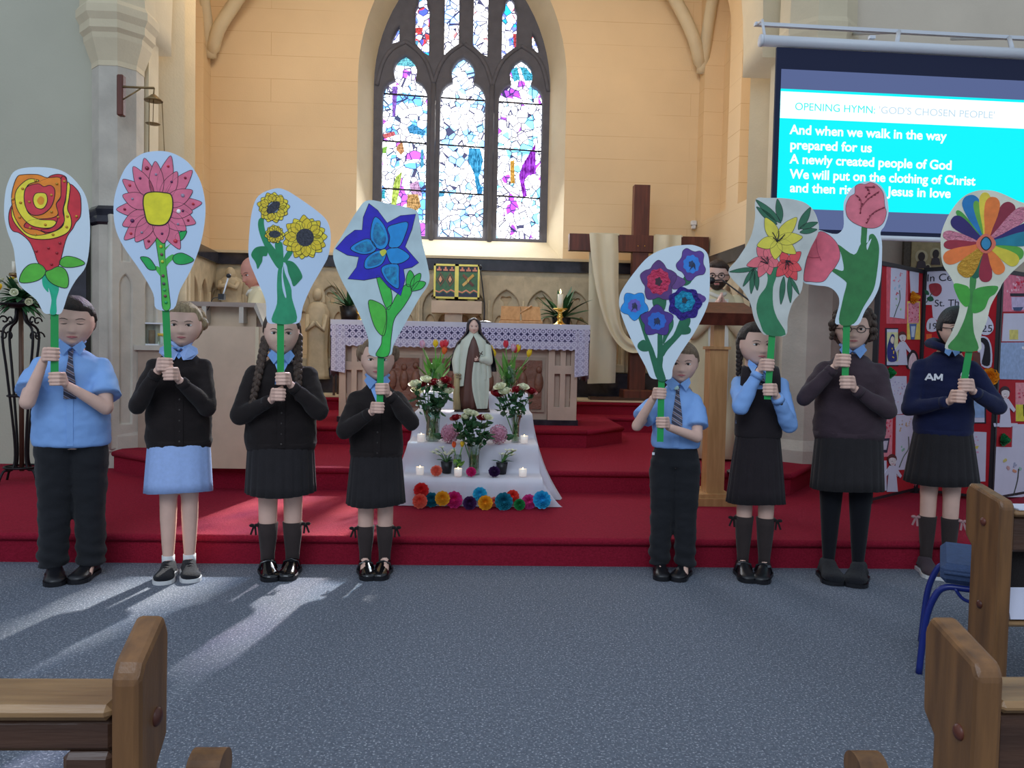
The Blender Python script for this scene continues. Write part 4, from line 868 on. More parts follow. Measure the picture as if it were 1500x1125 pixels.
its += [('stem', '1f8a58', [(150, 290), (185, 275), (190, 340), (220, 440), (285, 530), (330, 600), (300, 660), (240, 580), (175, 450), (145, 350)], 0), ('stem', '1f8a58', [(270, 470), (320, 460), (333, 540), (330, 640), (300, 660), (285, 570)], .3), ('stem', '1f8a58', [(375, 515), (402, 540), (350, 610), (330, 590)], .2),
 ('stem', '2a9468', [(330, 600), (320, 700), (325, 800), (345, 870), (355, 860), (330, 720), (335, 640), (345, 690), (390, 800), (398, 880), (430, 1055), (250, 1058), (285, 920), (285, 780), (295, 660)], .1),
 ('leaf', '15804e', [(215, 500), (170, 490), (120, 505), (92, 555), (118, 600), (130, 625), (140, 660), (160, 630), (175, 600), (180, 565), (210, 560)], 1), ('leaf', '1d8456', [(345, 600), (400, 605), (445, 650), (475, 715), (455, 750), (410, 790), (390, 740), (370, 690), (360, 640)], 1)]
its += sunflower(258, 200, 118, 118, -.7, 13, 0, 1, (60, 32)) + sunflower(268, 400, 72, 70, 0, 11, 0, 2, (44, 26)) + sunflower(495, 425, 165, 160, .4, 15, 0, 3, (66, 66))
placard('white card placard painted with three yellow sunflowers', 410, 838, (411, 475), (411, 562), F3,
 [(270, 58), (350, 70), (450, 130), (590, 230), (665, 310), (688, 420), (670, 560), (620, 660), (540, 800), (480, 940), (450, 1062), (330, 1062), (215, 1058), (200, 900), (130, 730), (75, 580), (78, 400), (100, 220), (150, 110)], its, tint=mat('white_card_blue', 'c4d9f0', .7))
# 4 blue flower
star = [(272, 60), (330, 105), (392, 188), (480, 140), (580, 130), (555, 230), (510, 345), (600, 450), (555, 480), (500, 492), (510, 560), (482, 668), (400, 610), (345, 545), (240, 565), (133, 556), (190, 480), (205, 412), (130, 400), (52, 357), (120, 280), (180, 235), (228, 235), (235, 150)]
bl = mat('blue_glitter_paint', '0a4f86', .6, var=0, col2='18a0d0', scale=45)
its = [('petal_star', '2a22b8', star, 1, .0013, 0)] + [('petal', 'paint', p, lv, 1, 3) for p, lv in ()]
for p in ([(310, 150), (370, 200), (400, 290), (385, 345), (345, 362), (300, 330), (282, 260)], [(528, 185), (450, 195), (395, 220), (410, 280), (405, 345), (470, 345), (510, 270)], [(150, 357), (210, 310), (275, 295), (320, 350), (290, 385), (220, 392)], [(245, 485), (255, 420), (330, 370), (385, 385), (360, 455), (300, 485)], [(390, 365), (450, 350), (500, 370), (540, 410), (490, 450), (420, 455), (392, 400)], [(355, 485), (400, 460), (465, 465), (470, 540), (465, 620), (400, 580), (365, 530)]):
    its.append(('petal', '1a8fd8', p, 2, 1, 4, 'mid blue petal')); c_ = (sum(q[0] for q in p) / len(p), sum(q[1] for q in p) / len(p))
    if p[0] not in ((528, 185), (390, 365)): its.append(('glitter_patch', bl, [(c_[0] + (q[0] - c_[0]) * .72, c_[1] + (q[1] - c_[1]) * .72) for q in p], 3))
its += [('flower_centre', 'd0d048', [(345, 375), (375, 362), (388, 380), (365, 408), (350, 395)], 5), ('stem', '3fbf4a', [(322, 545), (350, 545), (410, 610), (425, 700), (400, 760), (365, 700)], .2, 1), ('stem', '38bb48', [(520, 590), (555, 640), (500, 740), (440, 820), (420, 930), (400, 1060), (318, 1060), (352, 990), (360, 930), (385, 830), (385, 760), (425, 720), (450, 670)], .5, 1),
 ('leaf', '50bb40', [(270, 700), (330, 710), (380, 750), (390, 830), (370, 930), (320, 890), (285, 800)], 1, 1, 4), ('leaf', '38bb48', [(520, 600), (520, 540), (543, 500), (570, 540), (560, 600)], 1, 1), ('leaf', '38bb48', [(545, 590), (570, 540), (612, 520), (605, 570), (560, 630)], 1.3, 1), ('leaf', '38bb48', [(550, 630), (590, 575), (645, 580), (620, 620), (570, 635)], 1.6, 1)]
placard('white card placard painted with a large deep blue star-shaped flower', 549, 838, (558, 520), (556, 600), (480, 285, 4.5),
 [(270, 38), (420, 65), (560, 95), (600, 140), (620, 300), (660, 470), (668, 580), (600, 690), (500, 870), (435, 990), (410, 1060), (280, 1058), (265, 940), (190, 750), (80, 540), (35, 390), (90, 280), (200, 100)], its, tint=mat('white_card_grey', 'c0d4d8', .7))
# 5 anemones
F5 = (900, 350, 5.114)
def blob(cx, cy, rx, ry, n, dep=.16, rot=0, k=4): return [(cx + math.cos(a) * rx * (1 + dep * math.cos(n * (a - rot))), cy + math.sin(a) * ry * (1 + dep * math.cos(n * (a - rot)))) for a in [2 * pi * i / (n * k) for i in range(n * k)]]
fur = lambda c, c2: mat('tufted_' + c, c, .8, var=0, col2=c2, scale=55, bump=1, bscale=80)
its = [('stem', '1f6a4a', [(500, 590), (565, 590), (560, 650), (500, 720), (400, 830), (365, 880), (360, 800), (440, 720)], .2), ('stem', '1f6a4a', [(175, 565), (215, 580), (240, 700), (290, 820), (320, 890), (325, 690), (355, 690), (365, 880), (360, 960), (385, 1060), (320, 1050), (280, 930), (250, 820), (200, 660)], .1), ('stem', '1f6a4a', [(370, 700), (420, 620), (440, 600), (440, 660), (400, 730), (365, 790)], .2), ('stem', '1f6a4a', [(290, 440), (385, 440), (370, 540), (300, 520)], .1), ('stem', '1f6a4a', [(520, 285), (590, 265), (570, 330), (520, 350)], .1),
 ('leaf', '1f6a4a', [(180, 780), (220, 755), (250, 790), (262, 835), (210, 842), (175, 815)], .4), ('leaf', '1f6a4a', [(510, 680), (540, 650), (572, 675), (560, 710), (500, 715)], .4)]
def anem(cx, cy, rx, ry, rot, c1, c2, c3, f=.6): return [('bloom', c1, blob(cx, cy, rx, ry, 5, .15, rot), 1, .001), ('bloom_inner', c2, blob(cx, cy, rx * f, ry * f, 9, .06), 2), ('flower_centre', c3, blob(cx, cy, rx * .2, ry * .22, 5), 3)]
its += anem(577, 190, 102, 112, .5, '5a3a90', '2f80d8', '243a60') + anem(330, 320, 125, 140, .95, '5c3578', fur('c0284e', 'e04870'), '3a2030', .68) + anem(150, 500, 95, 98, .3, '1f8fe0', '6a60c0', '3a3468', .5) + anem(318, 615, 112, 108, -.3, '4a3088', '2a68c8', '223060') + [('petal', '6a4488', blob(470, 325, 55, 50, 3), .8, .001), ('petal', '5a3a88', blob(640, 450, 40, 40, 3), .8)] + [('bloom', fur('221a68', '40289a'), blob(527, 485, 122, 120, 7, .08), 1.5), ('bloom_inner', fur('0a6a98', '20b0d8'), blob(525, 470, 75, 78, 7, .06), 2.5), ('flower_centre', '243040', blob(525, 460, 20, 22, 5), 3.5)]
for x, y in ((585, 195), (150, 500), (320, 610)): its.append(('stamen', '22304c', [(x - 25, y + 45), (x - 5, y), (x + 10, y - 20), (x + 20, y), (x + 22, y + 40), (x + 5, y + 10)], 4, 0, 0))
placard('white card placard painted with five purple, crimson and blue anemones', 978, 840, (969, 555), (967, 647), F5,
 [(540, 45), (620, 55), (690, 100), (712, 200), (712, 400), (690, 520), (600, 700), (500, 850), (440, 960), (425, 1045), (350, 1050), (275, 1040), (230, 950), (120, 740), (50, 560), (35, 460), (60, 380), (150, 250), (260, 130), (400, 65)], its)
# 6 lilies
F6 = (1060, 280, 5.114); its = []
for p, q, w_ in (((430, 240), (240, 65), 26), ((400, 250), (245, 118), 24), ((430, 230), (402, 60), 26), ((560, 290), (650, 122), 28), ((570, 280), (705, 235), 22), ((570, 310), (700, 288), 20), ((250, 580), (42, 605), 17), ((230, 575), (145, 715), 17), ((225, 580), (205, 770), 20), ((240, 590), (252, 745), 20), ((450, 640), (428, 850), 20), ((490, 640), (500, 838), 18), ((500, 650), (565, 775), 14)): its.append(('leaf', '2c6a4c', leafpts(p, q, w_), .4, .001))
its.append(('stem', '2f7c52', [(320, 560), (400, 560), (395, 640), (370, 720), (370, 850), (400, 950), (465, 1075), (320, 1075), (270, 980), (245, 880), (265, 790), (315, 720), (330, 650)], .3, 0, 3))
def star_fl(c, tips, w_, col, lv): return [('petal', col, leafpts((c[0] + (q[0] - c[0]) * -.05, c[1] + (q[1] - c[1]) * -.05), q, w_, 5), lv + .2 * (i % 3), .001) for i, q in enumerate(tips)]
its += star_fl((325, 510), [(250, 420), (172, 558), (262, 645), (348, 628), (420, 560), (350, 400)], 38, 'e8707a', 1) + star_fl((480, 545), [(430, 460), (578, 455), (582, 590), (545, 668), (480, 650), (395, 640), (400, 560)], 38, 'e04a50', 1.5) + star_fl((400, 370), [(312, 200), (548, 198), (590, 345), (540, 470), (385, 512), (250, 410)], 46, 'dcd048', 2.5)
t, Q, bead, stroke, yb = placard('white card placard painted with one yellow and two red lilies', 1103, 842, (1131, 490), (1124, 585), F6,
 [(240, 62), (330, 52), (460, 55), (590, 80), (670, 140), (710, 240), (705, 320), (650, 430), (605, 560), (585, 740), (520, 830), (480, 950), (465, 1080), (340, 1078), (290, 1065), (230, 960), (200, 840), (140, 740), (35, 610), (110, 500), (200, 350), (235, 200)], its, tint=mat('white_card_warm', 'c8ccc6', .7))
for c, ts in (((400, 380), ((365, 310), (412, 300), (458, 325), (370, 350), (440, 350))), ((330, 545), ((278, 495), (275, 525), (310, 540), (325, 490))), ((465, 520), ((460, 585), (520, 545), (490, 560), (500, 525)))):
    for q in ts: stroke([c, ((c[0] + q[0]) / 2 + 4, (c[1] + q[1]) / 2), q], .0022)
# 7 tulips
F7 = (1165, 255, 4.893); gn = '2f7a40'
its = [('stem', '2f7a40', [(478, 372), (512, 378), (512, 440), (505, 500), (470, 500), (472, 430)], .2), ('leaf', gn, [(305, 505), (420, 578), (470, 500), (520, 490), (530, 440), (560, 432), (590, 480), (600, 560), (580, 740), (555, 840), (490, 950), (420, 1072), (315, 1070), (340, 900), (365, 800), (355, 765), (255, 690), (280, 678), (345, 690), (330, 580)], .5), ('leaf_gap', mat('white_card', 'd3e2ec', .7), [(545, 465), (530, 510), (515, 545), (510, 510), (530, 480)], 1.6),
 ('tulip_bud', 'e0667a', [(165, 418), (230, 430), (300, 500), (320, 590), (290, 660), (250, 710), (200, 770), (110, 772), (60, 755), (80, 620), (110, 520)], 1, .001), ('tulip_bud', 'de7484', [(430, 90), (460, 72), (500, 75), (540, 62), (590, 85), (630, 140), (640, 230), (652, 280), (630, 350), (580, 385), (520, 388), (470, 375), (410, 345), (370, 300), (362, 230), (390, 165), (425, 140)], 1, .001)]
t, Q, bead, stroke, yb = placard('white card placard painted with two pink tulips on broad green leaves', 1232, 846, (1240, 480), (1238, 550), F7,
 [(520, 52), (600, 75), (650, 150), (668, 270), (640, 370), (610, 420), (622, 520), (610, 760), (570, 880), (500, 980), (450, 1080), (350, 1075), (285, 1066), (315, 930), (300, 860), (240, 810), (130, 795), (52, 765), (75, 620), (120, 480), (160, 405), (230, 420), (300, 430), (345, 380), (345, 270), (355, 180), (420, 90)], its)
for ln in (((430, 150), (470, 190), (465, 280)), ((470, 240), (520, 180), (600, 125)), ((500, 95), (530, 120), (505, 165)), ((640, 240), (590, 260), (545, 290), (515, 345)), ((500, 95), (570, 95))): stroke(ln, .0022, 'a04858')
for p in ((445, 160), (460, 185), (480, 215), (468, 250), (465, 280), (505, 95), (520, 115), (530, 140), (505, 165), (560, 90), (570, 150), (590, 135), (545, 165), (520, 180), (630, 242), (600, 255), (580, 265), (555, 285), (535, 300), (520, 325), (510, 350)): bead(p, .0045, '7a2038', .8)
stroke([(150, 470), (160, 560), (185, 620)], .0013, 'b85068'); stroke([(80, 590), (130, 600), (180, 595)], .0013, 'b85068')
# 8 rainbow flower
F8 = (1360, 270, 4.5); c8 = (378, 392)
pet = [((260, 75), 62, '1878b8'), ((345, 55), 0, ''), ((185, 175), 22, '4aa040'), ((155, 225), 48, '2c1c68'), ((95, 330), 36, fur('d07890', 'e898a8')), ((100, 400), 32, '9c2438'), ((100, 500), 50, 'ee7a38'), ((215, 600), 62, fur('c88c28', 'e0ac40')), ((300, 620), 34, '126048'), ((375, 645), 46, '982038'), ((480, 590), 44, 'ee7e34'), ((590, 520), 46, 'dcc83c'), ((625, 470), 46, '58a83c'), ((310, 110), 26, '6aac40'), ((372, 55), 42, 'e8d040'), ((430, 85), 52, 'ec7c34'), ((550, 125), 54, '8c2038'), ((650, 165), 50, fur('d07890', 'e898a8')), ((700, 270), 38, '2c1c68'), ((715, 350), 50, '128098')]
its = []
for i, (q, w_, c) in enumerate(pet):
    if not w_: continue
    p = Vector(c8); d = Vector(q) - p; n_ = Vector((-d.y, d.x)).normalized(); L_ = d.length
    pts = [tuple(p + d * u + n_ * (w_ * .95 * k)) for u, k in ((.08, .25), (.35, .55), (.6, .9), (.85, 1.0), (.97, .6), (1.0, 0), (.97, -.6), (.85, -1.0), (.6, -.9), (.35, -.55), (.08, -.25))]
    its.append(('petal', c, pts, 1 + .35 * (i % 4), 0, 3))
its += [('flower_centre', 'e07058', blob(378, 392, 62, 62, 4, .05), 4), ('flower_centre', '2f86b0', blob(378, 392, 33, 42, 4, .03), 5, .0026), ('stem', '3f8a40', [(275, 610), (315, 615), (300, 750), (292, 880), (300, 980), (322, 1098), (130, 1082), (190, 990), (240, 880), (268, 760)], .3), ('leaf', '46a838', [(165, 660), (230, 662), (270, 690), (270, 780), (245, 808), (200, 760)], .8), ('leaf', '3f9c3c', [(300, 700), (360, 675), (455, 672), (440, 720), (400, 750), (370, 820), (320, 848), (285, 840), (290, 770)], .8)]
placard('white card placard painted with a rainbow-petalled flower, the rightmost placard', 1372, 838, (1420, 512), (1407, 590), F8,
 [(400, 40), (480, 60), (600, 115), (700, 150), (770, 260), (780, 380), (700, 450), (640, 500), (550, 580), (490, 650), (470, 690), (410, 800), (385, 900), (345, 1000), (340, 1095), (200, 1085), (108, 1078), (160, 960), (200, 840), (200, 740), (150, 620), (95, 530), (82, 430), (85, 320), (140, 190), (220, 90), (310, 45)], its, tint=mat('cream_card', 'dcdcc8', .7))
# ================================================================== FURNISHINGS
class Pl:                 # upright plane through O, its x axis turned by phi
    def __init__(s, O, phi=0): s.O = Vector(O); s.phi = phi; s.R = Matrix.Rotation(phi, 3, 'Z')
    def loc(s, qx, qy, dy=0):
        d = s.R.transposed() @ ray(qx, qy); c = s.R.transposed() @ (Vector((0, 0, CH)) - s.O); return c + d * ((dy - c.y) / d.y)
    def q(s, x, y, dy=0): v = s.loc(x, y, dy); return (v.x, v.z)
OAK = mat('oak', 'a5703a', .45, var=0, col2='84542a', scale=5, stretch=(6, 6, .6), bump=.1, bscale=60)
OAKX = mat('oak_rail', 'a8845a', .35, var=0, col2='6b4a2e', scale=5, stretch=(.6, 6, 6), bump=.05, bscale=60)
DOAK = mat('dark_oak', '54392a', .4, var=0, col2='3a261c', scale=5, stretch=(.6, 6, 6), bump=.1)
POAK = mat('pew_oak', '8a6038', .42, var=0, col2='5d3f26', scale=6, stretch=(5, 5, .5), bump=.08, bscale=80)
MAHO = mat('red_brown_wood', '6a3526', .45, var=0, col2='4a2418', scale=5, stretch=(5, 5, .5), bump=.06)
LOAK = mat('light_oak', 'c39360', .45, var=0, col2='a97a4a', scale=6, stretch=(6, 6, .6))
BRASS = mat('polished_brass', 'd8b45a', .2, 1, .05); IRON = mat('wrought_iron', '221f22', .45, .6, .1)
CLOTHW = mat('white_cloth', 'd6d4de', .85, var=.02, scale=3, bump=.12, bscale=12)
PINKST = mat('pink_marble', 'c0a794', .5, var=.08, scale=6); PINKST2 = mat('pink_marble_dark', 'a5917f', .4, var=.1, scale=8)
AMBO = mat('ambo_travertine', 'c9b298', .35, var=.08, scale=7); RELF = mat('brown_relief_stone', '7d5240', .5, var=.2, scale=10, bump=.5, bscale=25)
GL = glass('clear_glass', 'edf5f0'); GLG = glass('water', 'cfe0b8')
LEAFG = mat('leaf_green', '2c5a34', .5, var=.25, scale=20); STEMG = mat('stem_green', '5a8a48', .5, var=.15); TLEAF = mat('tulip_leaf', '6aa84a', .5, var=.2, scale=15)
# ---------- altar
AY = 7.38; axl = P(487, 475, AY).x; axr = P(862, 480, AY).x; azt = P(675, 474, AY).z; acx = (axl + axr) / 2; aw = axr - axl
t = thing('altar', 'pale pink marble altar under a lace-edged white cloth', 'altar', (acx, AY, .48)); zt = azt - .48
bl = P(497, 560, AY).x - acx; br = P(845, 560, AY).x - acx
mb = MB(); mb.box2((bl + .06, .06, .05), (br - .06, .8, zt - .09)); mb.build('body', PINKST, t)
MB().box2((bl - .02, .0, 0), (br + .02, .86, .05)).build('plinth', BLACKM, t)
MB().box2((-aw / 2, -.03, zt - .09), (aw / 2, .9, zt - .005)).build('altar_slab', PINKST, t)
def pilaster(x0, x1):
    W = x1 - x0; h = zt - .14
    hs = [[(W * .2, .12), (W * .42, .12), (W * .42, h * .55), (W * .2, h * .55)], [(W * .58, .12), (W * .8, .12), (W * .8, h * .55), (W * .58, h * .55)], [(W * .2, h * .64), (W * .42, h * .64), (W * .42, h * .9), (W * .2, h * .9)], [(W * .58, h * .64), (W * .8, h * .64), (W * .8, h * .9), (W * .58, h * .9)]]
    plate('pilaster', [[(0, 0), (W, 0), (W, h), (0, h)]] + hs, .05, Matrix.Translation((x0, .03, .05)) @ XZ, PINKST, t, bev=.004)
for a, b in ((bl, bl + .27), (br - .27, br)): pilaster(a, b)
for a, b in ((bl + .3, -.36), (-.33, .33), (.36, br - .3)):
    MB().box2((a, .035, .12), (b, .06, zt - .3)).build('relief_frame', PINKST2, t)
    r = MB(); r.mi = 0; r.box2((a + .03, .02, .15), (b - .03, .04, zt - .33)); n_ = int((b - a) / .11)
    for i in range(n_):
        x = a + .08 + i * (b - a - .14) / max(1, n_ - 1); r.sph((x, .02, zt - .42 + .02 * (i % 2)), (.03, .025, .035), 8, 6); r.sph((x, .022, zt - .54), (.045, .03, .1), 8, 6)
    r.build('relief_panel', RELF, t)
def lace(name, ground, thread, sc):
    m = bpy.data.materials.new(name); m.use_nodes = True; nt = m.node_tree; L = nt.links.new; b = nt.nodes['Principled BSDF']; b.inputs['Roughness'].default_value = .9
    tc = nt.nodes.new('ShaderNodeTexCoord'); mp = nt.nodes.new('ShaderNodeMapping'); mp.inputs['Rotation'].default_value = (pi / 2, 0, 0); L(tc.outputs['Object'], mp.inputs[0])
    v = nt.nodes.new('ShaderNodeTexVoronoi'); v.voronoi_dimensions = '2D'; v.inputs['Scale'].default_value = sc; v.inputs['Randomness'].default_value = 0; L(mp.outputs[0], v.inputs['Vector'])
    r = nt.nodes.new('ShaderNodeValToRGB'); cr = r.color_ramp; cr.interpolation = 'LINEAR'; g_ = lin(ground); h_ = lin(thread)
    cr.elements[0].color = h_; cr.elements[0].position = .0; cr.elements[1].position = 1; cr.elements[1].color = g_
    for p_, c_ in ((.16, h_), (.2, g_), (.26, g_), (.30, h_), (.47, h_), (.52, g_)): e = cr.elements.new(p_); e.color = c_
    L(v.outputs['Distance'], r.inputs[0]); L(r.outputs[0], b.inputs[0]); return m
c = MB(); c.box2((-aw / 2 - .01, -.045, zt - .005), (aw / 2 + .01, .92, zt + .012)); c.box2((-aw / 2 - .01, -.05, zt - .06), (aw / 2 + .01, -.04, zt + .005))
ac = c.build('altar_cloth', mat('altar_linen', 'c9c7d4', .85, var=.03), None); ac.location = (acx, AY, .48); ac['label'] = 'white altar cloth with purple-backed lace border on the altar'; ac['category'] = 'cloth'
c = MB(); c.box2((-aw / 2 - .01, -.052, zt - .155), (aw / 2 + .01, -.046, zt - .035)); c.build('lace_band', lace('lace_violet', '3a3560', 'c8c2dc', 17), ac)
n_ = 36; sc_ = aw / n_; pts = [(-aw / 2, zt - .15)]
for i in range(n_):
    for k in range(1, 6): pts.append((-aw / 2 + sc_ * (i + k / 6), zt - .215 - .018 * math.sin(pi * k / 6)))
pts.append((aw / 2, zt - .15)); MB().prism(pts, lambda x, z, d: (x, d, z), -.053, -.047).build('lace_scallops', lace('lace_lilac', '9c96b4', 'cdc8da', 17), ac)
for x, s_ in ((-aw / 2, -1), (aw / 2, 1)):
    k = MB(); rows = []
    for i in range(7): z = zt - .0 - i * .085; rows.append([(x + s_ * (.008 + .006 * math.sin(j * 1.9)), -.05 + j * .085, z + .02 * math.sin(j * 2.2) * (i == 6)) for j in range(12)])
    k.loft(rows, close=False, cap=False)
    k.loft([[(x + s_ * (-.13 + .13 * j / 5), -.058 - .012 * math.sin(j * 2.4), zt - .05 - .43 * i / 4 + .02 * j / 5) for j in range(6)] for i in range(5)], close=False, cap=False)
    k.build('side_fall', lace('lace_side', 'a59fba', 'c9c4d8', 17), ac)
ZA = azt + .012
def on_altar(px, dy=.3): return P(px, 475, AY + dy).x
# candlestick, book stand, microphone on the altar
x = on_altar(820, .35); t = thing('candlestick', 'polished brass candlestick with a lit white candle at the altar right end', 'candlestick', (x, AY + .35, ZA))
s_ = .16 / .11
MB().lathe([(r * 1.0, z) for r, z in ((.001, 0), (.085, 0), (.088, .008), (.05, .02), (.028, .045), (.022, .07), (.036, .085), (.024, .1), (.02, .13), (.05, .15), (.075, .165), (.07, .17), (.02, .172), (.001, .172))], n=24).build('stand', BRASS, t)
MB().lathe([(.001, .17), (.028, .17), (.028, .31), (.001, .315)], n=16).build('candle', mat('candle_wax', 'ece6d2', .5, var=0), t)
FLM = mat('flame', 'ffd98a', .5, var=0, emit=12); MB().lathe([(.001, .315), (.008, .325), (.006, .345), (.001, .362)], n=8).build('flame', FLM, t)
x = on_altar(763, .3); t = thing('book_stand', 'open wooden book stand lying on the altar beside the candlestick', 'book stand', (x, AY + .35, ZA))
MB().box((0, 0, .02), (.42, .24, .035), bev=.006).build('base', LOAK, t)
for s_ in (-1, 1): MB().box((s_ * .10, .03, .11), (.19, .02, .17), rx=rad(-35), rz=rad(6 * s_)).build('rest', LOAK, t)
MB().tube([(-.12, .06, .04), (.0, .02, .12), (.11, .06, .19)], .009, 8).build('strut', LOAK, t)
x = on_altar(709, .25); t = thing('microphone_stand', 'thin black gooseneck microphone standing on the altar behind the statue', 'microphone', (x, AY + .25, ZA))
MB().lathe([(.001, 0), (.1, 0), (.1, .012), (.02, .03), (.001, .03)], n=20).build('base', LEATH, t)
MB().tube([(0, 0, .02), (.0, 0, .2), (-.03, 0, .42), (-.045, 0, .52)], .006, 8).build('gooseneck', LEATH, t); MB().sph((-.046, 0, .54), (.014, .014, .026)).build('head', LEATH, t)
def blade(o, d, L_, w_, droop, n=6):
    o = Vector(o); d = Vector(d).normalized(); side_ = d.cross(Vector((0, 0, 1))).normalized(); rows = []
    for i in range(n + 1):
        u = i / n; p = o + d * L_ * u + Vector((0, 0, -droop * u * u)); k = w_ * math.sin(pi * min(.98, .12 + .86 * u)); rows.append([p - side_ * k, p + Vector((0, 0, k * .3)), p + side_ * k])
    return rows
def fern(px, Y, zb, zt_, label, kind, spread, n, rows_y=None):
    x = P(px, 430, Y).x; t = thing('potted_plant', label, 'plant', (x, Y, zb)); h = zt_ - zb
    MB().lathe([(.001, 0), (.08, 0), (.11, .2), (.1, .2), (.001, .18)], n=18).build('pot', LEATH, t)
    for i in range(n):
        a = 2 * pi * i / n * 2.4; e = .25 + 1.0 * rnd.random(); mb = MB(); mb.loft(blade((0, 0, .18), (math.cos(a) * math.cos(e), math.sin(a) * math.cos(e), math.sin(e)), h * rnd.uniform(.55, .85), .03 if kind else .022, h * .3 * rnd.random()), close=False, cap=False)
        mb.build('leaf', LEAFG, t)
fern(823, 9.0, P(823, 478, 9.0).z - .1, P(823, 412, 9.0).z, 'bushy dark green fern in a black pot behind the altar candle', 1, .3, 34)
fern(512, 8.9, P(512, 462, 8.9).z - .1, P(512, 408, 8.9).z, 'dark green palm in a black pot on the stand left of the altar', 0, .3, 26)
def simple(name, label, cat, mb, m, loc=(0, 0, 0), **k): o = mb.build(name, m, None, label=label, cat=cat, **k); o.location = loc; return o
for px, s_ in ((512, 1), (823, -1)):
    x = P(px, 430, 8.95).x; z = (P(823, 478, 9.0).z - .1) if s_ < 0 else (P(512, 462, 8.9).z - .1); mb = MB(); mb.box2((-.16, -.14, z - .64 - .03), (.16, .14, z - .64))
    for a in (-.14, .14):
        for b in (-.12, .12): mb.box2((a - .012, b - .012, 0), (a + .012, b + .012, z - .66))
    simple('plant_table', 'low dark wooden stand under the palm left of the altar' if s_ > 0 else 'low dark wooden stand under the fern behind the candle', 'table', mb, DOAK, (x, 8.95, .64))
x = P(527, 460, 8.2).x; t = thing('brass_vessel', 'small polished brass vessel at the altar left end behind the blue flower placard', 'vessel', (on_altar(529, .5), AY + .5, ZA))
MB().lathe([(.001, 0), (.05, 0), (.03, .03), (.02, .06), (.05, .09), (.055, .14), (.03, .17), (.001, .19)], n=18).build('cup', BRASS, t)
# ---------- tabernacle
TY = 9.05; q0 = P(635, 437, TY); q1 = P(703, 388, TY); tx = (q0.x + q1.x) / 2; tw = q1.x - q0.x; th = q1.z - q0.z
t = thing('tabernacle', 'gold-framed tabernacle with two green and orange mosaic doors', 'tabernacle', (tx, TY, q0.z))
GOLD = mat('gold_frame', 'c9b45c', .3, .8, .1)
MB().box2((-tw / 2 + .02, .02, 0), (tw / 2 - .02, .26, th)).build('case', mat('dark_case', '2c2a24', .5), t)
cw = tw / 2
for s_ in (0, 1):
    x0 = -tw / 2 + s_ * cw; d = MB(); d.box2((x0 + .02, 0, .02), (x0 + cw - .02, .02, th - .02)); dr = d.build('door', mat('mosaic_green', '2f5a38', .35, col2='3f7a48', var=0, scale=30), t)
    f = MB()
    for a, b in (((x0, -.01, 0), (x0 + .022, .02, th)), ((x0 + cw - .022, -.01, 0), (x0 + cw, .02, th)), ((x0, -.01, 0), (x0 + cw, .02, .022)), ((x0, -.01, th - .022), (x0 + cw, .02, th))): f.box2(a, b)
    f.build('door_frame', GOLD, t)
    def tile(c_, pts, d_=0): MB().prism([(x0 + .022 + u * (cw - .044), .022 + v * (th - .044)) for u, v in pts], lambda x, z, d: (x, -d, z), .0 + d_, .004 + d_).build('mosaic_piece', mat('mosaic_' + c_, c_, .4, var=.2, scale=30), dr)
    tile('1e1c2c', [(0, .82), (1, .82), (1, 1), (0, 1)])
    for i in range(3): a = .06 + i * .33; tile('d88a6a', [(a, .84), (a + .24, .84), (a + .24, .9), (a + .17, .9), (a + .17, .97), (a + .08, .97), (a + .08, .9), (a, .9)], .004)
    tile('1a2040', [(0, 0), (1, 0), (1, .1), (.8, .16), (.6, .08), (.4, .16), (.2, .08), (0, .14)], .004); tile('d88a6a', [(0, .16), (.2, .12), (.4, .2), (.6, .12), (.8, .2), (1, .14), (1, .19), (.8, .25), (.6, .17), (.4, .25), (.2, .17), (0, .21)], .002)
    if s_ == 0:
        for cx_ in (.25, .75): tile('7a5a3c', [(cx_, .32), (cx_ + .23, .55), (cx_, .8), (cx_ - .23, .55)], .003); tile('1f4a2c', [(cx_, .38), (cx_ + .17, .55), (cx_, .74), (cx_ - .17, .55)], .006); tile('e8a078', [(cx_, .45), (cx_ + .1, .56), (cx_, .68), (cx_ - .1, .56)], .009)
    else:
        for k in range(4):
            a = pi / 4 + k * pi / 2; c, s2 = math.cos(a), math.sin(a); tile(('c8a040', '7a4a2c', 'd8b060', '5a3020')[k], [(.5 + c * .05 - s2 * .06, .55 + s2 * .05 + c * .05), (.5 + c * .4 - s2 * .06, .55 + s2 * .25 + c * .05), (.5 + c * .4 + s2 * .06, .55 + s2 * .25 - c * .05), (.5 + c * .05 + s2 * .06, .55 + s2 * .05 - c * .05)], .004)
        tile('d0b858', [(.5, .47), (.58, .55), (.5, .63), (.42, .55)], .009)
t = thing('tabernacle_pedestal', 'cream stone pedestal carrying the mosaic tabernacle', 'pedestal', (tx, TY, .64)); z1 = P(668, 441, TY).z - .64; z0 = P(668, 459, TY).z - .64
MB().box2((-tw / 2 - .02, -.06, z0), (tw / 2 + .03, .27, z1), ).build('slab', AMBO, t); MB().box2((-.13, 0, 0), (.07, .26, z0)).build('column', AMBO, t)
for s_ in (-1, 1): MB().box2((s_ * tw * .32 - .04, .04, z1), (s_ * tw * .32 + .04, .26, q0.z - .64)).build('foot', mat('yellow_marble', 'cfd07a', .4), t)
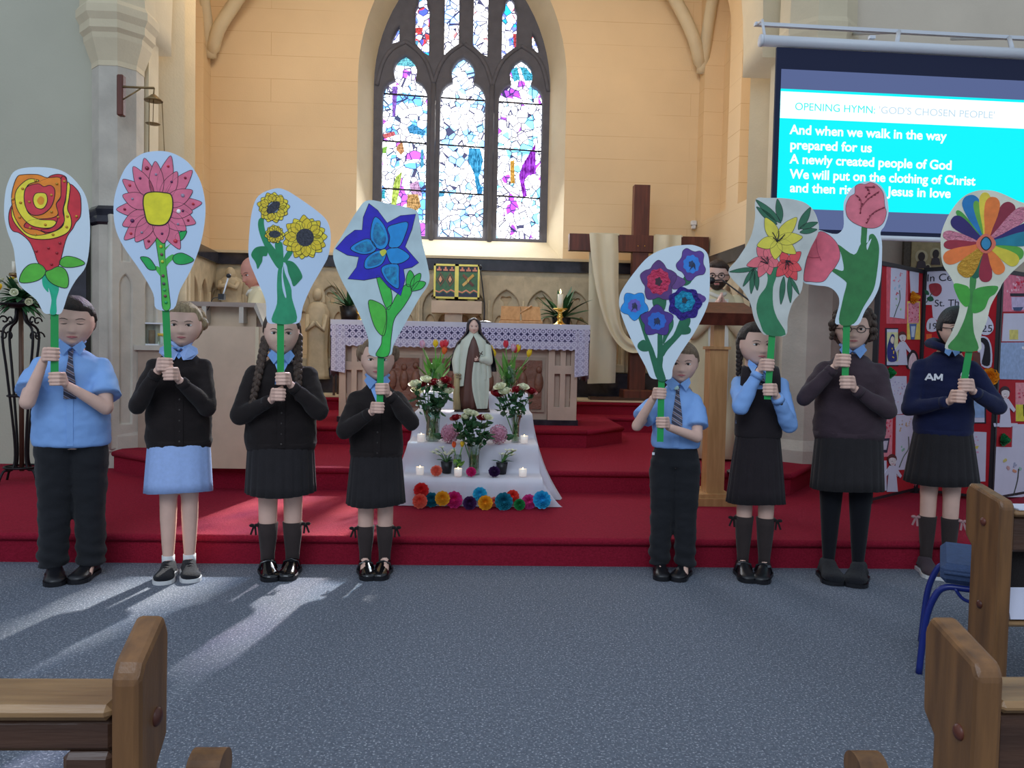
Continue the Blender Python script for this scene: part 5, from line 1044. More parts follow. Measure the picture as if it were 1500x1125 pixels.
# ---------- niche statues on the reredos
def niche(px, y0, y1, label):
    a = P(px, y1, 9.3); b = P(px, y0, 9.3); h = b.z - a.z; t = thing('niche_statue', label, 'statue', (a.x, 9.3, max(.64, a.z)))
    k = MB(); n = 28; k.loft([[(math.cos(2 * pi * j / n) * w_ * (1 + .1 * math.sin(5 * 2 * pi * j / n)), math.sin(2 * pi * j / n) * w_ * .7, z * h) for j in range(n)] for z, w_ in ((0, .14), (.05, .13), (.3, .11), (.55, .12), (.72, .13), (.8, .09), (.83, .04))]); k.build('robe', CARV, t)
    k = MB(); k.sph((0, -.02, h * .9), (.055, .06, .075), 12, 9); k.build('head', CARV, t)
    k = MB(); k.tube([(-.1, -.05, h * .68), (-.09, -.12, h * .52), (0, -.13, h * .6)], .03, 8); k.tube([(.1, -.05, h * .68), (.09, -.12, h * .52), (0, -.13, h * .6)], .03, 8); k.build('arms', CARV, t)
    k = MB(); k.loft([[(math.cos(pi * j / 10) * r, -.02 + yy, h * z + 0) for j in range(11)] for r, yy, z in ((.085, .03, .82), (.08, .03, .92), (.05, .03, 1.0))], close=False, cap=False); k.build('canopy_hood', CARV, t)
niche(464, 418, 555, 'pale stone hooded saint carved beside the altar, left of the palm'); niche(338, 395, 452, 'pale stone saint in the niche left of the bald priest')
# ---------- cross with its white drape
KY = 9.0; ka = P(931, 590, KY); kb = P(932, 272, KY); kx = ka.x; t = thing('wooden_cross', 'tall red-brown wooden cross standing right of the altar', 'cross', (kx, KY, .64)); kh = kb.z - .64
kw = .09; MB().box2((-kw, -.06, .1), (kw, .06, kh), ).build('upright', MAHO, t)
zb_ = P(932, 370, KY).z - .64; zt_ = P(932, 346, KY).z - .64; x0 = P(833, 355, KY).x - kx; x1 = P(1035, 360, KY).x - kx
MB().box2((x0, -.085, zb_), (x1, -.06, zt_)).box2((x0, -.06, zb_), (-kw, .05, zt_)).box2((kw, -.06, zb_), (x1, .05, zt_)).build('crossbeam', MAHO, t)
MB().box((0, 0, .06), (.34, .3, .12), bev=.01).build('base', MAHO, t); MB().box((-.1, -.06, .015), (.9, .2, .03)).build('foot_board', DOAK, t)
for s_ in (-1, 1): MB().sph((s_ * .04, -.087, (zb_ + zt_) / 2 - .03), .007, 8, 6).build('bolt', BRASS, t)
DR = mat('cream_drape', 'd9d2b8', .85, var=.03, scale=3, bump=.1, bscale=10)
t = thing('cross_drape', 'long cream cloth draped over the arms of the wooden cross', 'cloth', (kx, KY, .64)); pk = Pl((kx, KY, .64))
def ribbon(A, B, y0, amp, nf, name, yfun=None):
    A = spline(A, 6, False); B = spline(B, 6, False); rows = []
    for i, (a, b) in enumerate(zip(A, B)):
        row = []
        for j in range(13):
            u = j / 12; p = (a[0] + (b[0] - a[0]) * u, a[1] + (b[1] - a[1]) * u); v = pk.loc(p[0], p[1], y0); row.append((v.x, y0 - amp * (1 + math.sin(u * nf + i * .05)) * .5 - (yfun(i / len(A)) if yfun else 0), v.z))
        rows.append(row)
    k = MB(); k.loft(rows, close=False, cap=False); k.loft([[(x, y + .006, z) for x, y, z in r] for r in rows], close=False, cap=False)
    return k.build(name, DR, t)
ribbon([(863, 342), (862, 420), (861, 500), (860, 562)], [(903, 344), (903, 420), (903, 500), (901, 561)], .10, .04, 9, 'back_fall')
ribbon([(863, 342), (866, 380), (874, 430), (888, 478), (908, 508), (930, 517), (960, 505), (985, 450), (995, 380), (997, 345)], [(905, 344), (906, 380), (906, 430), (909, 470), (918, 492), (935, 499), (945, 480), (952, 430), (956, 380), (957, 345)], -.10, .05, 10, 'swag')
MB().box2((pk.q(863, 345)[0], -.10, zt_ - .01), (pk.q(905, 345)[0], .10, zt_ + .012)).build('shoulder_fold', DR, t); MB().box2((pk.q(957, 345)[0], -.10, zt_ - .01), (pk.q(997, 345)[0], .10, zt_ + .012)).build('shoulder_fold', DR, t)
# ---------- wooden lectern
LY = G(1040, 742, .16).y; g = G(1044, 742, .16); t = thing('lectern', 'light oak lectern with a red-brown sloping top between the small boy and plaited girl', 'lectern', (g.x, LY + .15, .16)); pl_ = Pl((g.x, LY + .15, .16))
MB().box2((-.19, -.15, 0), (.17, .25, .05)).box2((-.16, -.12, .05), (.14, .22, .075)).build('base', LOAK, t)
a, b = pl_.q(1034, 600), pl_.q(1063, 510); MB().box2((a[0], -.06, .07), (b[0], .06, b[1])).build('post', LOAK, t); MB().box((((a[0] + b[0]) / 2), 0, b[1]), (.15, .15, .02)).build('moulding', LOAK, t)
c_ = pl_.q(1052, 475); MB().box2((c_[0] - .04, -.04, b[1]), (c_[0] + .035, .04, c_[1] + .02)).build('upper_post', LOAK, t)
w_ = pl_.q(1103, 465)[0] - pl_.q(1000, 465)[0]; mb = MB(); zz = c_[1] + .09
mb.loft([[(-w_ / 2 + c_[0], -.10, zz - .10), (w_ / 2 + c_[0], -.10, zz - .10), (w_ / 2 + c_[0], .22, zz + .02), (-w_ / 2 + c_[0], .22, zz + .02)], [(-w_ / 2 + c_[0], -.14, zz - .02), (w_ / 2 + c_[0], -.14, zz - .02), (w_ / 2 + c_[0], .22, zz + .075), (-w_ / 2 + c_[0], .22, zz + .075)]], smooth=False); mb.build('desk_top', MAHO, t)
# microphone boom at the lectern
q1_ = P(1058, 410, 5.9); q2_ = P(1100, 442, 5.6); t = thing('boom_microphone', 'black microphone on a thin boom in front of the bearded priest', 'microphone', tuple(q2_)); d = q1_ - q2_; h_ = P(1042, 411, 5.9) - q2_
MB().tube([(0, 0, 0), d, h_], .006, 8).build('boom', LEATH, t); MB().sph(h_, (.03, .03, .03), 10, 8).build('foam_head', LEATH, t); MB().cyl((0, 0, 0), (0, 0, -(q2_.z - .32)), .008).build('stand_pole', LEATH, t)
MB().lathe([(.001, 0), (.13, 0), (.13, .015), (.001, .03)], (0, 0, -(q2_.z - .32))).build('base', LEATH, t)
# ---------- stone ambo and its microphone
g = G(385, 687, .32); AYb = g.y; pa_ = Pl((g.x, AYb, .32)); t = thing('ambo', 'polished cream stone ambo with a sloping stone desk behind the plaited girl', 'ambo', (g.x, AYb, .32))
xl = pa_.q(262, 600)[0]; zp = pa_.q(340, 478)[1]
MB().box2((xl, 0, 0), (0, .5, zp)).build('front_panel', AMBO, t); MB().box2((-.055, -.012, 0), (-.03, 0, zp)).build('vertical_fillet', ORD, t)
za_, zb_ = pa_.q(340, 473)[1], pa_.q(340, 443)[1]; xa, xb = pa_.q(278, 455)[0], pa_.q(376, 455)[0]
MB().box2((xl + .05, .1, zp), (-.08, .45, zb_)).build('desk_core', AMBO, t)
mb = MB(); mb.loft([[(xa, -.02, zb_), (xb, -.02, zb_), (xb + .07, -.05, za_ - .02), (xb + .05, -.04, za_ - .02), (xb - .02, 0, zb_ - .03), (xa, 0, zb_ - .03)], [(xa, .4, zb_ + .02), (xb, .4, zb_ + .02), (xb + .07, .4, za_), (xb + .05, .4, za_), (xb - .02, .4, zb_ - .01), (xa, .4, zb_ - .01)]], smooth=False); mb.build('desk_top', GREYST, t)
for x in (xa + .08, xb - .12): MB().box2((x, .0, za_), (x + .03, .1, zb_ - .01)).build('bracket', GREYST, t)
MB().box2((0.01, .25, .0), (.11, .5, pa_.q(390, 502)[1])).build('side_block', AMBO, t)
MB().box2((.012, .235, pa_.q(390, 535)[1]), (.04, .25, pa_.q(390, 505)[1])).build('socket_strip', LEATH, t)
q = P(325, 438, AYb + .1); e = P(335, 404, AYb + .1) - q; t = thing('ambo_microphone', 'small black microphone on a silver stem on the ambo desk', 'microphone', tuple(q))
MB().tube([(0, 0, 0), e * .9], .005, 8).build('stem', WH, t); MB().sph(e, (.017, .017, .017), 10, 7).build('head', LEATH, t); MB().box((0, 0, .015), (.04, .04, .04)).build('base', LEATH, t)
c = MB(); q2 = P(292, 468, AYb - .02) - q; c.tube(spline([(0, 0, .01), (-.05, -.03, .0), tuple(q2 * .6 + Vector((0, 0, .02))), tuple(q2)], 4, False), .003, 6); c.build('cable', LEATH, t)
# ---------- credence ledge with glass cruets
CYb = 6.5; pc = Pl((P(196, 600, CYb).x, CYb, .32)); t = thing('credence_table', 'pale stone credence shelf behind the blonde girl', 'table', tuple(pc.O)); zc = pc.q(230, 506)[1]
MB().box2((0.02, .03, 0), (.62, .4, zc - .04)).build('body', PINKST2, t); MB().box2((0, 0, zc - .04), (.66, .42, zc)).build('shelf', GREYST, t)
q = pc.q(200, 500); tt = thing('lantern', 'small glass and white metal lantern on the credence shelf', 'lantern', (pc.O.x + q[0] + .03, CYb + .15, .32 + zc)); h = pc.q(215, 473)[1] - zc
MB().box((.05, 0, .006), (.2, .12, .012)).build('base', WHITEP, tt); MB().box((.05, 0, h), (.22, .13, .012)).build('lid', WHITEP, tt)
for x in (-.03, .13): MB().box((x, -.04, h / 2), (.022, .022, h)).build('post', WHITEP, tt)
MB().box((.05, .0, h / 2), (.14, .08, h - .02)).build('pane', GL, tt); MB().lathe([(.001, .012), (.025, .012), (.025, h * .7), (.001, h * .7)], (.03, 0, 0)).build('inner_candle', mat('amber_wax', '8a6a4a', .5), tt)
q = pc.q(229, 500); tt = thing('glass_jar', 'small glass jar with a yellow lid on the credence shelf', 'jar', (pc.O.x + q[0], CYb + .12, .32 + zc)); MB().lathe([(.001, 0), (.035, 0), (.036, .07), (.03, .08), (.001, .08)]).build('jar_body', GL, tt); MB().lathe([(.001, .08), (.036, .08), (.036, .1), (.001, .1)]).build('lid', mat('yellow_lid', 'd8b848', .4), tt)
# ---------- tiered display under white cloth
DC = P(694, 600, 5.5).x; t1z = P(694, 698, 5.14).z; Y1 = G(694, 742, .16).y; Y2 = G(694, 692, t1z).y; t2z = P(694, 651, Y2).z; Y3 = Y2 + .42; t3z = P(694, 604, Y3 + .12).z; Y4 = Y3 + .42; t4z = P(694, 574, Y4 + .3).z
t = thing('tiered_display', 'three-tiered display stand under white cloth in front of the altar', 'display stand', (DC, Y1, .16)); dz = lambda z: z - .16; dyy = lambda y: y - Y1
wid = [.47, .44, .40, .40]
prof = [(dyy(Y4 + .42), 0), (dyy(Y4 + .42), dz(t4z)), (dyy(Y4), dz(t4z)), (dyy(Y4), dz(t3z)), (dyy(Y3), dz(t3z)), (dyy(Y3), dz(t2z)), (dyy(Y2), dz(t2z)), (dyy(Y2), dz(t1z)), (0, dz(t1z)), (0, 0)]
for i, (y0, y1, z) in enumerate(((0, Y2 - Y1 + .02, dz(t1z)), (dyy(Y2), dyy(Y3) + .02, dz(t2z)), (dyy(Y3), dyy(Y4) + .02, dz(t3z)), (dyy(Y4), dyy(Y4) + .4, dz(t4z)))): MB().box2((-wid[i] + .03, y0 + .02, 0), (wid[i] - .03, y1, z - .015)).build('tier_box', DOAK, t)
den = []
for (a, b) in zip(prof[:-1], prof[1:]):
    k_ = max(2, int(math.dist(a, b) / .03)); den += [(a[0] + (b[0] - a[0]) * i / k_, a[1] + (b[1] - a[1]) * i / k_) for i in range(k_)]
den.append(prof[-1])
for _ in range(2): den = [den[0]] + [((a[0] + 2 * b[0] + c[0]) / 4, (a[1] + 2 * b[1] + c[1]) / 4) for a, b, c in zip(den[:-2], den[1:-1], den[2:])] + [den[-1]]
zmx = dz(t4z); rows = []
for i, (y, z) in enumerate(den):
    w0 = .42 + .05 * (1 - z / zmx); row = []
    for j in range(61):
        u = j / 60 * 2 - 1; x = u * w0; vert = 0
        nz_ = NZ.noise(Vector((x * 5, y * 3, z * 3))); fold = .006 * math.sin(x * 38 + 3 * NZ.noise(Vector((x * 3, y, z)))) * (1 if i and abs(den[i][0] - den[i - 1][0]) < .01 else .1)
        row.append((x, y - .012 - abs(fold) - .008 * max(0, nz_), z + .006 * max(0, nz_) * (z > .02) + .004))
    rows.append(row)
cl = MB(); cl.loft(rows, close=False, cap=False)
for s_ in (-1, 1):           # side falls flaring to the floor
    k_ = [i for i, (y, z) in enumerate(den) if z > .0]; sr = []
    for m_ in range(9):
        v = m_ / 8; r_ = []
        for i, (y, z) in enumerate(den):
            w0 = .42 + .05 * (1 - z / zmx); zz = z * (1 - v); fl = .10 * (1 - zz / zmx) * v + .03 * math.sin(y * 18 + 2 * s_) * v * (1 - zz / zmx) + .05 * v * (z > .3)
            r_.append((s_ * (w0 + fl), y * (1 - .02 * v) - .012 * (1 - v), zz + .004))
        sr.append(r_)
    cl.loft(sr, close=False, cap=False)
cl = cl.build('white_cloth', CLOTHW, None, label='white cloth covering the tiered display stand under the flowers', cat='cloth'); cl.location = (DC, Y1, .16)
cl.data.polygons.foreach_set('use_smooth', [True] * len(cl.data.polygons))
PD = {1: (Y1 + .10, t1z + .01), 2: (Y2 + .12, t2z + .01), 3: (Y3 + .16, t3z + .01), 4: (Y4 + .15, t4z + .01)}
def onT(px, tier, dy=0): y, z = PD[tier]; return Vector((P(px, 640, y + dy).x, y + dy, z))
# ---------- flower builders
def rosebloom(c, r, m, d=(0, -.5, 1)):
    mb = MB(); rr = Vector(d).to_track_quat('Z', 'Y').to_matrix(); c = Vector(c)
    for l, (k, rad_, h, op) in enumerate(((3, .35, .9, .9), (4, .6, .95, .8), (5, .85, .85, 1.05), (5, 1.0, .55, 1.3))):
        for i in range(k):
            a = 2 * pi * i / k + l * .7; w_ = 2 * pi / k * .62; rows = []
            for v in range(4):
                q = v / 3; R2 = r * rad_ * (.35 + .65 * math.sin(q * pi / 2)) * (1 + (op - 1) * q * q); z = r * (-.5 + 1.1 * h * q)
                rows.append([c + rr @ Vector((math.cos(a + w_ * s) * R2 * (1 - .08 * abs(s)), math.sin(a + w_ * s) * R2 * (1 - .08 * abs(s)), z - .12 * r * abs(s) * q)) for s in (-1, -.5, 0, .5, 1)])
            mb.loft(rows, close=False, cap=False)
    mb.sph(c, r * .45, 8, 6); return mb
def tulipbloom(c, r, d=(0, 0, 1)):
    mb = MB(); rr = Vector(d).to_track_quat('Z', 'Y').to_matrix(); c = Vector(c)
    for i in range(6):
        a = 2 * pi * i / 6 + (i % 2) * .1; f = .92 if i % 2 else 1; rows = []
        for v in range(6):
            q = v / 5; R2 = r * f * (.25 + .8 * math.sin(min(1, q * 1.5) * pi / 2) - .45 * q * q); wd = .62 * math.sin(pi * (.12 + .80 * q)); rows.append([c + rr @ Vector((math.cos(a + wd * s) * R2, math.sin(a + wd * s) * R2, r * (-1.1 + 2.5 * q))) for s in (-1, 0, 1)])
        mb.loft(rows, close=False, cap=False)
    return mb
leafme = {}
def leafmesh(kind):
    if kind in leafme: return leafme[kind]
    mb = MB(); 
    if kind == 'rose': mb.add([(0, 0, 0), (-.018, .006, .02), (-.014, .008, .045), (0, .012, .062), (.014, .008, .045), (.018, .006, .02), (0, -.004, .03)], [(0, 1, 6), (1, 2, 6), (2, 3, 6), (3, 4, 6), (4, 5, 6), (5, 0, 6)])
    leafme[kind] = mb.mesh('leaf', [LEAFG]); return leafme[kind]
def stem(base, top, r=.0035, bend=.0):
    b = Vector(base); t_ = Vector(top); m_ = (b + t_) / 2 + Vector((bend, 0, .02)); mb = MB(); mb.tube(spline([tuple(b), tuple(m_), tuple(t_)], 4, False), r, 6); return mb
RC = {'red': mat('red_rose_petal', '8e1022', .55, var=.2, scale=30), 'white': mat('white_rose_petal', 'e0e2c4', .6, var=.05, scale=30)}
TC = {'yellow': mat('yellow_tulip_petal', 'ecc92a', .5, var=.1, scale=30), 'red': mat('red_tulip_petal', 'd8344a', .5, var=.12, scale=30), 'pink': mat('pink_tulip_petal', 'd8a8c4', .5, var=.12, scale=30), 'orange': mat('orange_tulip_petal', 'e8602c', .5, var=.15, scale=30)}
def vase(name, label, pos, prof, water=None, ribs=0):
    t = thing(name, label, 'vase', tuple(pos)); MB().lathe(prof + [(max(.001, r - .003), z) for r, z in prof[::-1]][:-1] + [(.001, .006)], n=20).build('glass_body', GL, t)
    if water: MB().lathe([(.001, .006)] + [(r - .004, max(z, .006)) for r, z in prof if z <= water] + [(.001, min(water, .4))], n=20).build('water', GLG, t)
    if ribs:
        k = MB(); H_ = prof[-1][1]
        for i in range(ribs):
            a0 = 2 * pi * i / ribs
            for s_ in (1, -1): k.tube([(math.cos(a0 + s_ * u * 1.2) * (np.interp(u * H_, [p[1] for p in prof], [p[0] for p in prof]) + .001), math.sin(a0 + s_ * u * 1.2) * (np.interp(u * H_, [p[1] for p in prof], [p[0] for p in prof]) + .001), u * H_) for u in [j / 8 for j in range(9)]], .0022, 4)
        k.build('cut_pattern', GL, t, kind='stuff')
    return t
FL = {}
def rose(col, px, py, Y, base, where, leaves=7, r=.038):
    c = P(px, py, Y); t = thing('rose', f'{col} rose {where}', 'rose', tuple(c), 0, f'{col} roses {where}'); d = (Vector(base) - c)
    FL.setdefault((col, 'rose', where), []).append((px, t)); rosebloom((0, 0, 0), r, None, (-d.x * .4 + rnd.uniform(-.3, .3), -.45, 1)).build('bloom', RC[col], t); stem(d, (0, 0, -.02)).build('stem', STEMG, t)
    for i in range(leaves):
        u = .10 + .5 * rnd.random(); p = d * u + Vector((rnd.uniform(-.03, .03), rnd.uniform(-.04, .01), 0)); o = link('leaf', leafmesh('rose'), t); o.location = p; o.scale = (rnd.uniform(.8, 1.25),) * 3
        o.rotation_euler = (rnd.uniform(.2, 2.4), rnd.uniform(-.8, .8), rnd.uniform(0, 6.3))
def place_labels():
    for (col, nm, where), l in FL.items():
        l.sort(key=lambda a: a[0]); n = len(l)
        for i, (_, o) in enumerate(l):
            w_ = 'only' if n == 1 else 'leftmost' if i == 0 else 'rightmost' if i == n - 1 else ('second from left', 'third from left', 'fourth from left', 'fifth from left')[i - 1]
            o['label'] = f'{w_} {col} {nm} {where}'
def tulip(col, px, py, Y, base, where, nl=2, r=.026):
    c = P(px, py, Y); t = thing('tulip', f'{col} tulip {where}', 'tulip', tuple(c), 0, f'{col} tulips {where}'); d = (Vector(base) - c)
    FL.setdefault((col, 'tulip', where), []).append((px, t)); tulipbloom((0, 0, 0), r, (-d.x * .8, -.1, .5)).build('bloom', TC[col], t); stem(d, (0, 0, -.02)).build('stem', TLEAF, t)
    for i in range(nl): mb = MB(); mb.loft(blade(d * rnd.uniform(.75, .95), (rnd.uniform(-1, 1) * .5 - d.x * 1.5, rnd.uniform(-.6, .1), rnd.uniform(.7, 1.1)), d.length * rnd.uniform(.5, .8), .02, rnd.uniform(0, .05)), close=False, cap=False); mb.build('leaf', TLEAF, t)
# rose vases on the second tier
v = onT(634, 2); vase('cut_glass_vase', 'cut crystal vase of roses left of the statue', v, [(.045, 0), (.046, .05), (.042, .12), (.05, .2), (.055, .24)], .15, 9)
for col, x, y in (('red', 618, 563), ('white', 625, 556), ('red', 635, 560), ('white', 645, 562), ('red', 656, 566), ('white', 608, 562), ('white', 655, 573), ('white', 611, 572), ('red', 652, 557)): rose(col, x, y, v.y + rnd.uniform(-.05, .04), v + Vector((rnd.uniform(-.02, .02), 0, .05)), 'in the crystal vase left of the statue', 8)
v = onT(755, 2); vase('glass_vase', 'slim clear glass vase of roses right of the statue', v, [(.03, 0), (.026, .05), (.026, .12), (.04, .18), (.05, .2)], .12)
for col, x, y in (('red', 728, 577), ('white', 740, 573), ('red', 757, 571), ('white', 766, 567), ('red', 778, 573), ('white', 732, 566)): rose(col, x, y, v.y + rnd.uniform(-.05, .03), v + Vector((rnd.uniform(-.02, .02), 0, .05)), 'in the glass vase right of the statue', 10)
v = onT(695, 1, .03); vase('glass_vase', 'clear glass vase of red and white roses below the statue', v, [(.04, 0), (.035, .05), (.036, .12), (.05, .2)], .13)
for col, x, y in (('red', 667, 612), ('white', 682, 610), ('white', 693, 606), ('red', 706, 612), ('white', 714, 611), ('white', 687, 604)): rose(col, x, y, v.y + rnd.uniform(-.03, .04), v + Vector((rnd.uniform(-.02, .02), 0, .06)), 'in the vase below the statue', 13, .032)
# tulips on the top tier
v = onT(636, 4, -.05); vase('glass_vase', 'clear glass vase of tulips at the left of the top tier', v, [(.035, 0), (.05, .06), (.06, .13), (.045, .19), (.065, .22)], .12)
for col, x, y in (('pink', 619, 505), ('yellow', 638, 504), ('red', 648, 505), ('orange', 651, 514), ('yellow', 668, 516), ('red', 653, 504)): tulip(col, x, y, v.y + rnd.uniform(-.05, .05), v + Vector((rnd.uniform(-.02, .02), 0, .03)), 'in the vase left of the statue', 4)
v = onT(744, 4, -.05); vase('glass_vase', 'bulbous glass vase of tulips at the right of the top tier', v, [(.04, 0), (.06, .04), (.068, .1), (.055, .17), (.04, .22)], .13)
for col, x, y in (('yellow', 719, 512), ('yellow', 723, 518), ('red', 741, 505), ('pink', 752, 510), ('yellow', 759, 511), ('yellow', 775, 518), ('red', 755, 512)): tulip(col, x, y, v.y + rnd.uniform(-.05, .05), v + Vector((rnd.uniform(-.02, .02), 0, .03)), 'in the vase right of the statue', 4)
v = onT(671, 1, -.0); vase('glass_tumbler', 'small glass of two tulips on the lower tier', v, [(.022, 0), (.026, .06), (.026, .13)], .08)
for col, x, y in (('orange', 665, 652), ('yellow', 677, 651)): tulip(col, x, y, v.y, v + Vector((0, 0, .02)), 'in the small glass on the lower tier', 2, .017)
place_labels()
# hydrangeas
HY = mat('pink_hydrangea_petal', 'cf8fa6', .6, var=.15, scale=40)
for px, py, nm in ((659, 635, 'left'), (730, 636, 'right')):
    c = P(px, py, PD[2][0] - .10); t = thing('hydrangea', f'round pink hydrangea bloom on the {nm} of the middle tier', 'flower', tuple(c)); k = MB()
    for i in range(95):
        z = 1 - 2 * (i + .5) / 95; a = i * 2.4; rr = math.sqrt(1 - z * z); n_ = Vector((math.cos(a) * rr, math.sin(a) * rr, z)); p = n_ * .058 * rnd.uniform(.9, 1.12); q = n_.to_track_quat('Z', 'Y').to_matrix()
        for b in range(4): e = b * pi / 2 + i; k.add([p, p + q @ Vector((math.cos(e - .5) * .011, math.sin(e - .5) * .011, .003)), p + q @ Vector((math.cos(e) * .017, math.sin(e) * .017, .006)), p + q @ Vector((math.cos(e + .5) * .011, math.sin(e + .5) * .011, .003))], [(0, 1, 2, 3)], False)
    k.sph((0, 0, 0), .045, 10, 8); k.build('florets', HY, t); stem((0.01 if nm == 'left' else -.01, .02, t2z - c.z + .01), (0, 0, -.04), .005).build('stem', STEMG, t)
    for s_ in (-1, 1): o = link('leaf', leafmesh('rose'), t); o.location = (s_ * .04, .0, -.03); o.rotation_euler = (.6, s_ * 1.2, 0); o.scale = (1.3, 1.3, 1.3)
# white potted flowers
for px, nm, s_ in ((655, 'left', -1), (736, 'right', 1)):
    v = onT(px, 1, .06); t = thing('potted_flower', f'white lilies in a small black pot on the {nm} of the lower tier', 'plant', tuple(v)); MB().lathe([(.001, 0), (.03, 0), (.04, .075), (.036, .075), (.001, .07)], n=14).build('pot', LEATH, t)
    for i in range(9):
        e = Vector((rnd.uniform(-.1, .06) if s_ < 0 else rnd.uniform(-.04, .09), rnd.uniform(-.06, .02), rnd.uniform(.11, .165))); stem((0, 0, .06), e, .0025).build('stem', STEMG, t); k = MB()
        for b in range(5): a = b * 2 * pi / 5 + i; k.loft(blade(e, (math.cos(a), math.sin(a) - .3, .6), .032, .009, .006, 4), close=False, cap=False)
        k.build('bloom', RC['white'], t)
    for i in range(5): a = i * 1.3; k = MB(); k.loft(blade((0, 0, .07), (math.cos(a), math.sin(a) * .5, .5), .09, .014, .03, 5), close=False, cap=False); k.build('leaf', LEAFG, t)
# tea lights
WAX = mat('lit_candle_wax', 'ffe2b8', .5, var=0, emit=1.1); FRO = mat('frosted_glass', 'f0e8e0', .3, var=0, emit=.25)  # faint emission in wax and frosted glass stands for the candle glow
for px, tier, dy, nm in ((617, 2, -.08, 'at the left end of the middle tier'), (768, 2, -.08, 'at the right end of the middle tier'), (616, 1, -.03, 'at the left end of the lower tier'), (672, 1, -.07, 'in the middle of the lower tier'), (767, 1, -.05, 'at the right end of the lower tier')):
    v = onT(px, tier, dy); t = thing('tea_light', f'lit tea light in a small glass {nm}', 'candle', tuple(v)); MB().lathe([(.001, 0), (.024, 0), (.027, .05), (.025, .05), (.022, .004), (.001, .004)], n=16).build('glass_cup', FRO, t); MB().lathe([(.001, .004), (.022, .004), (.023, .034), (.001, .036)], n=14).build('wax', WAX, t); MB().lathe([(.001, .036), (.005, .042), (.001, .058)], n=8).build('flame', FLM, t)
# tissue paper flowers
def pompom(c, r, seed, d=(0, -1, .25)):
    mb = MB(); R_ = random.Random(seed); rr = Vector(d).to_track_quat('Z', 'Y').to_matrix(); c = Vector(c)
    for l in range(5):
        ph = R_.uniform(0, 6); n = 36; rows = []
        for v in range(5):
            q = v / 4; R0 = r * (1.05 - .19 * l); R2 = R0 * (.15 + .85 * q ** .8); rows.append([c + rr @ Vector((math.cos(2 * pi * k / n) * R2 * (1 + .06 * q * math.sin(13 * 2 * pi * k / n + ph)), math.sin(2 * pi * k / n) * R2 * (1 + .06 * q * math.cos(11 * 2 * pi * k / n + ph)), r * (-.35 + .12 * l) + r * (.25 + .12 * l) * q * q + r * .10 * q * math.sin(11 * 2 * pi * k / n + ph * 2))) for k in range(n)])
        mb.loft(rows, cap=False)
    mb.sph(c - rr @ Vector((0, 0, r * .3)), r * .5, 10, 6); return mb
def tissue(c): return mat('tissue_' + c, c, .7, var=.18, scale=30)
pf = [(617, 718, 'e03030', 'red', .046), (615, 734, 'f0705a', 'coral', .045), (632, 732, '147890', 'teal', .045), (648, 730, 'ecb028', 'yellow', .045), (665, 732, 'd82a80', 'magenta', .052), (688, 738, '48205a', 'dark purple', .042), (703, 724, '30b8dc', 'sky blue', .044), (711, 738, 'f0ac20', 'orange yellow', .045), (724, 735, 'f08878', 'salmon', .03), (738, 737, '108098', 'deep teal', .055), (751, 727, 'e04030', 'scarlet', .04), (761, 739, '1c8a48', 'green', .035), (775, 736, 'd83a90', 'pink', .046), (794, 732, '28b0e0', 'bright blue', .055)]
for i, (px, py, c, nm, r) in enumerate(pf):
    z = .16 + r; p = P(px, py, Y1 - .05 - (.05 if i % 2 else 0)); p.z = max(p.z, z); o = pompom((0, 0, 0), r, i).build('paper_flower', tissue(c), None, label=f'{nm} tissue paper flower in the row along the foot of the display', cat='paper flower', group='tissue flowers along the foot of the display'); o.location = p
for px, c, nm, r in ((640, 'f08068', 'coral', .045), (691, 'd8287c', 'hot pink', .04), (725, '3a1650', 'dark purple', .045)):
    v = onT(px, 1, -.07); o = pompom((0, 0, 0), r * .8, int(px), (0, -1, .6)).build('paper_flower', tissue(c), None, label=f'{nm} tissue paper flower lying on the lower tier', cat='paper flower', group='tissue flowers on the lower tier'); o.location = v + Vector((0, 0, r * .75))
# ---------- statue of the nun
v = onT(691, 3, .02); sh_ = P(691, 467, v.y).z - v.z; t = thing('nun_statue', 'painted statue of a nun with dark veil, cream cloak and brown habit', 'statue', tuple(v)); u = sh_ / .68
CRM = mat('statue_cream', 'c9cdbc', .45, var=.05, scale=10); BRH = mat('statue_brown', '5d382e', .5, var=.12, scale=12); VEIL = mat('statue_veil', '1f2336', .45, var=.1, scale=10)
def fold_loft(secs, n=72, fr=11, amp=.07, a0=0, a1=2 * pi, ph=0):
    closed = abs(a1 - a0 - 2 * pi) < 1e-6; rows = []
    for z, rx, ry, yo, am in secs:
        rows.append([(math.cos(a0 + (a1 - a0) * k / (n if closed else n - 1)) * rx * u * (1 + am * math.sin(fr * (a0 + (a1 - a0) * k / n) + ph)), yo * u + math.sin(a0 + (a1 - a0) * k / (n if closed else n - 1)) * ry * u * (1 + am * math.sin(fr * (a0 + (a1 - a0) * k / n) + ph)), z * u) for k in range(n)])
    return rows, closed
mb = MB(); r_, c_ = fold_loft([(.0, .118, .095, 0, .08), (.08, .115, .09, 0, .08), (.2, .105, .08, 0, .06), (.34, .092, .07, 0, .04), (.42, .088, .068, 0, .02), (.5, .095, .06, 0, .01), (.535, .075, .05, 0, 0), (.555, .035, .035, 0, 0)]); mb.loft(r_); mb.build('habit', BRH, t)
mb = MB(); MB
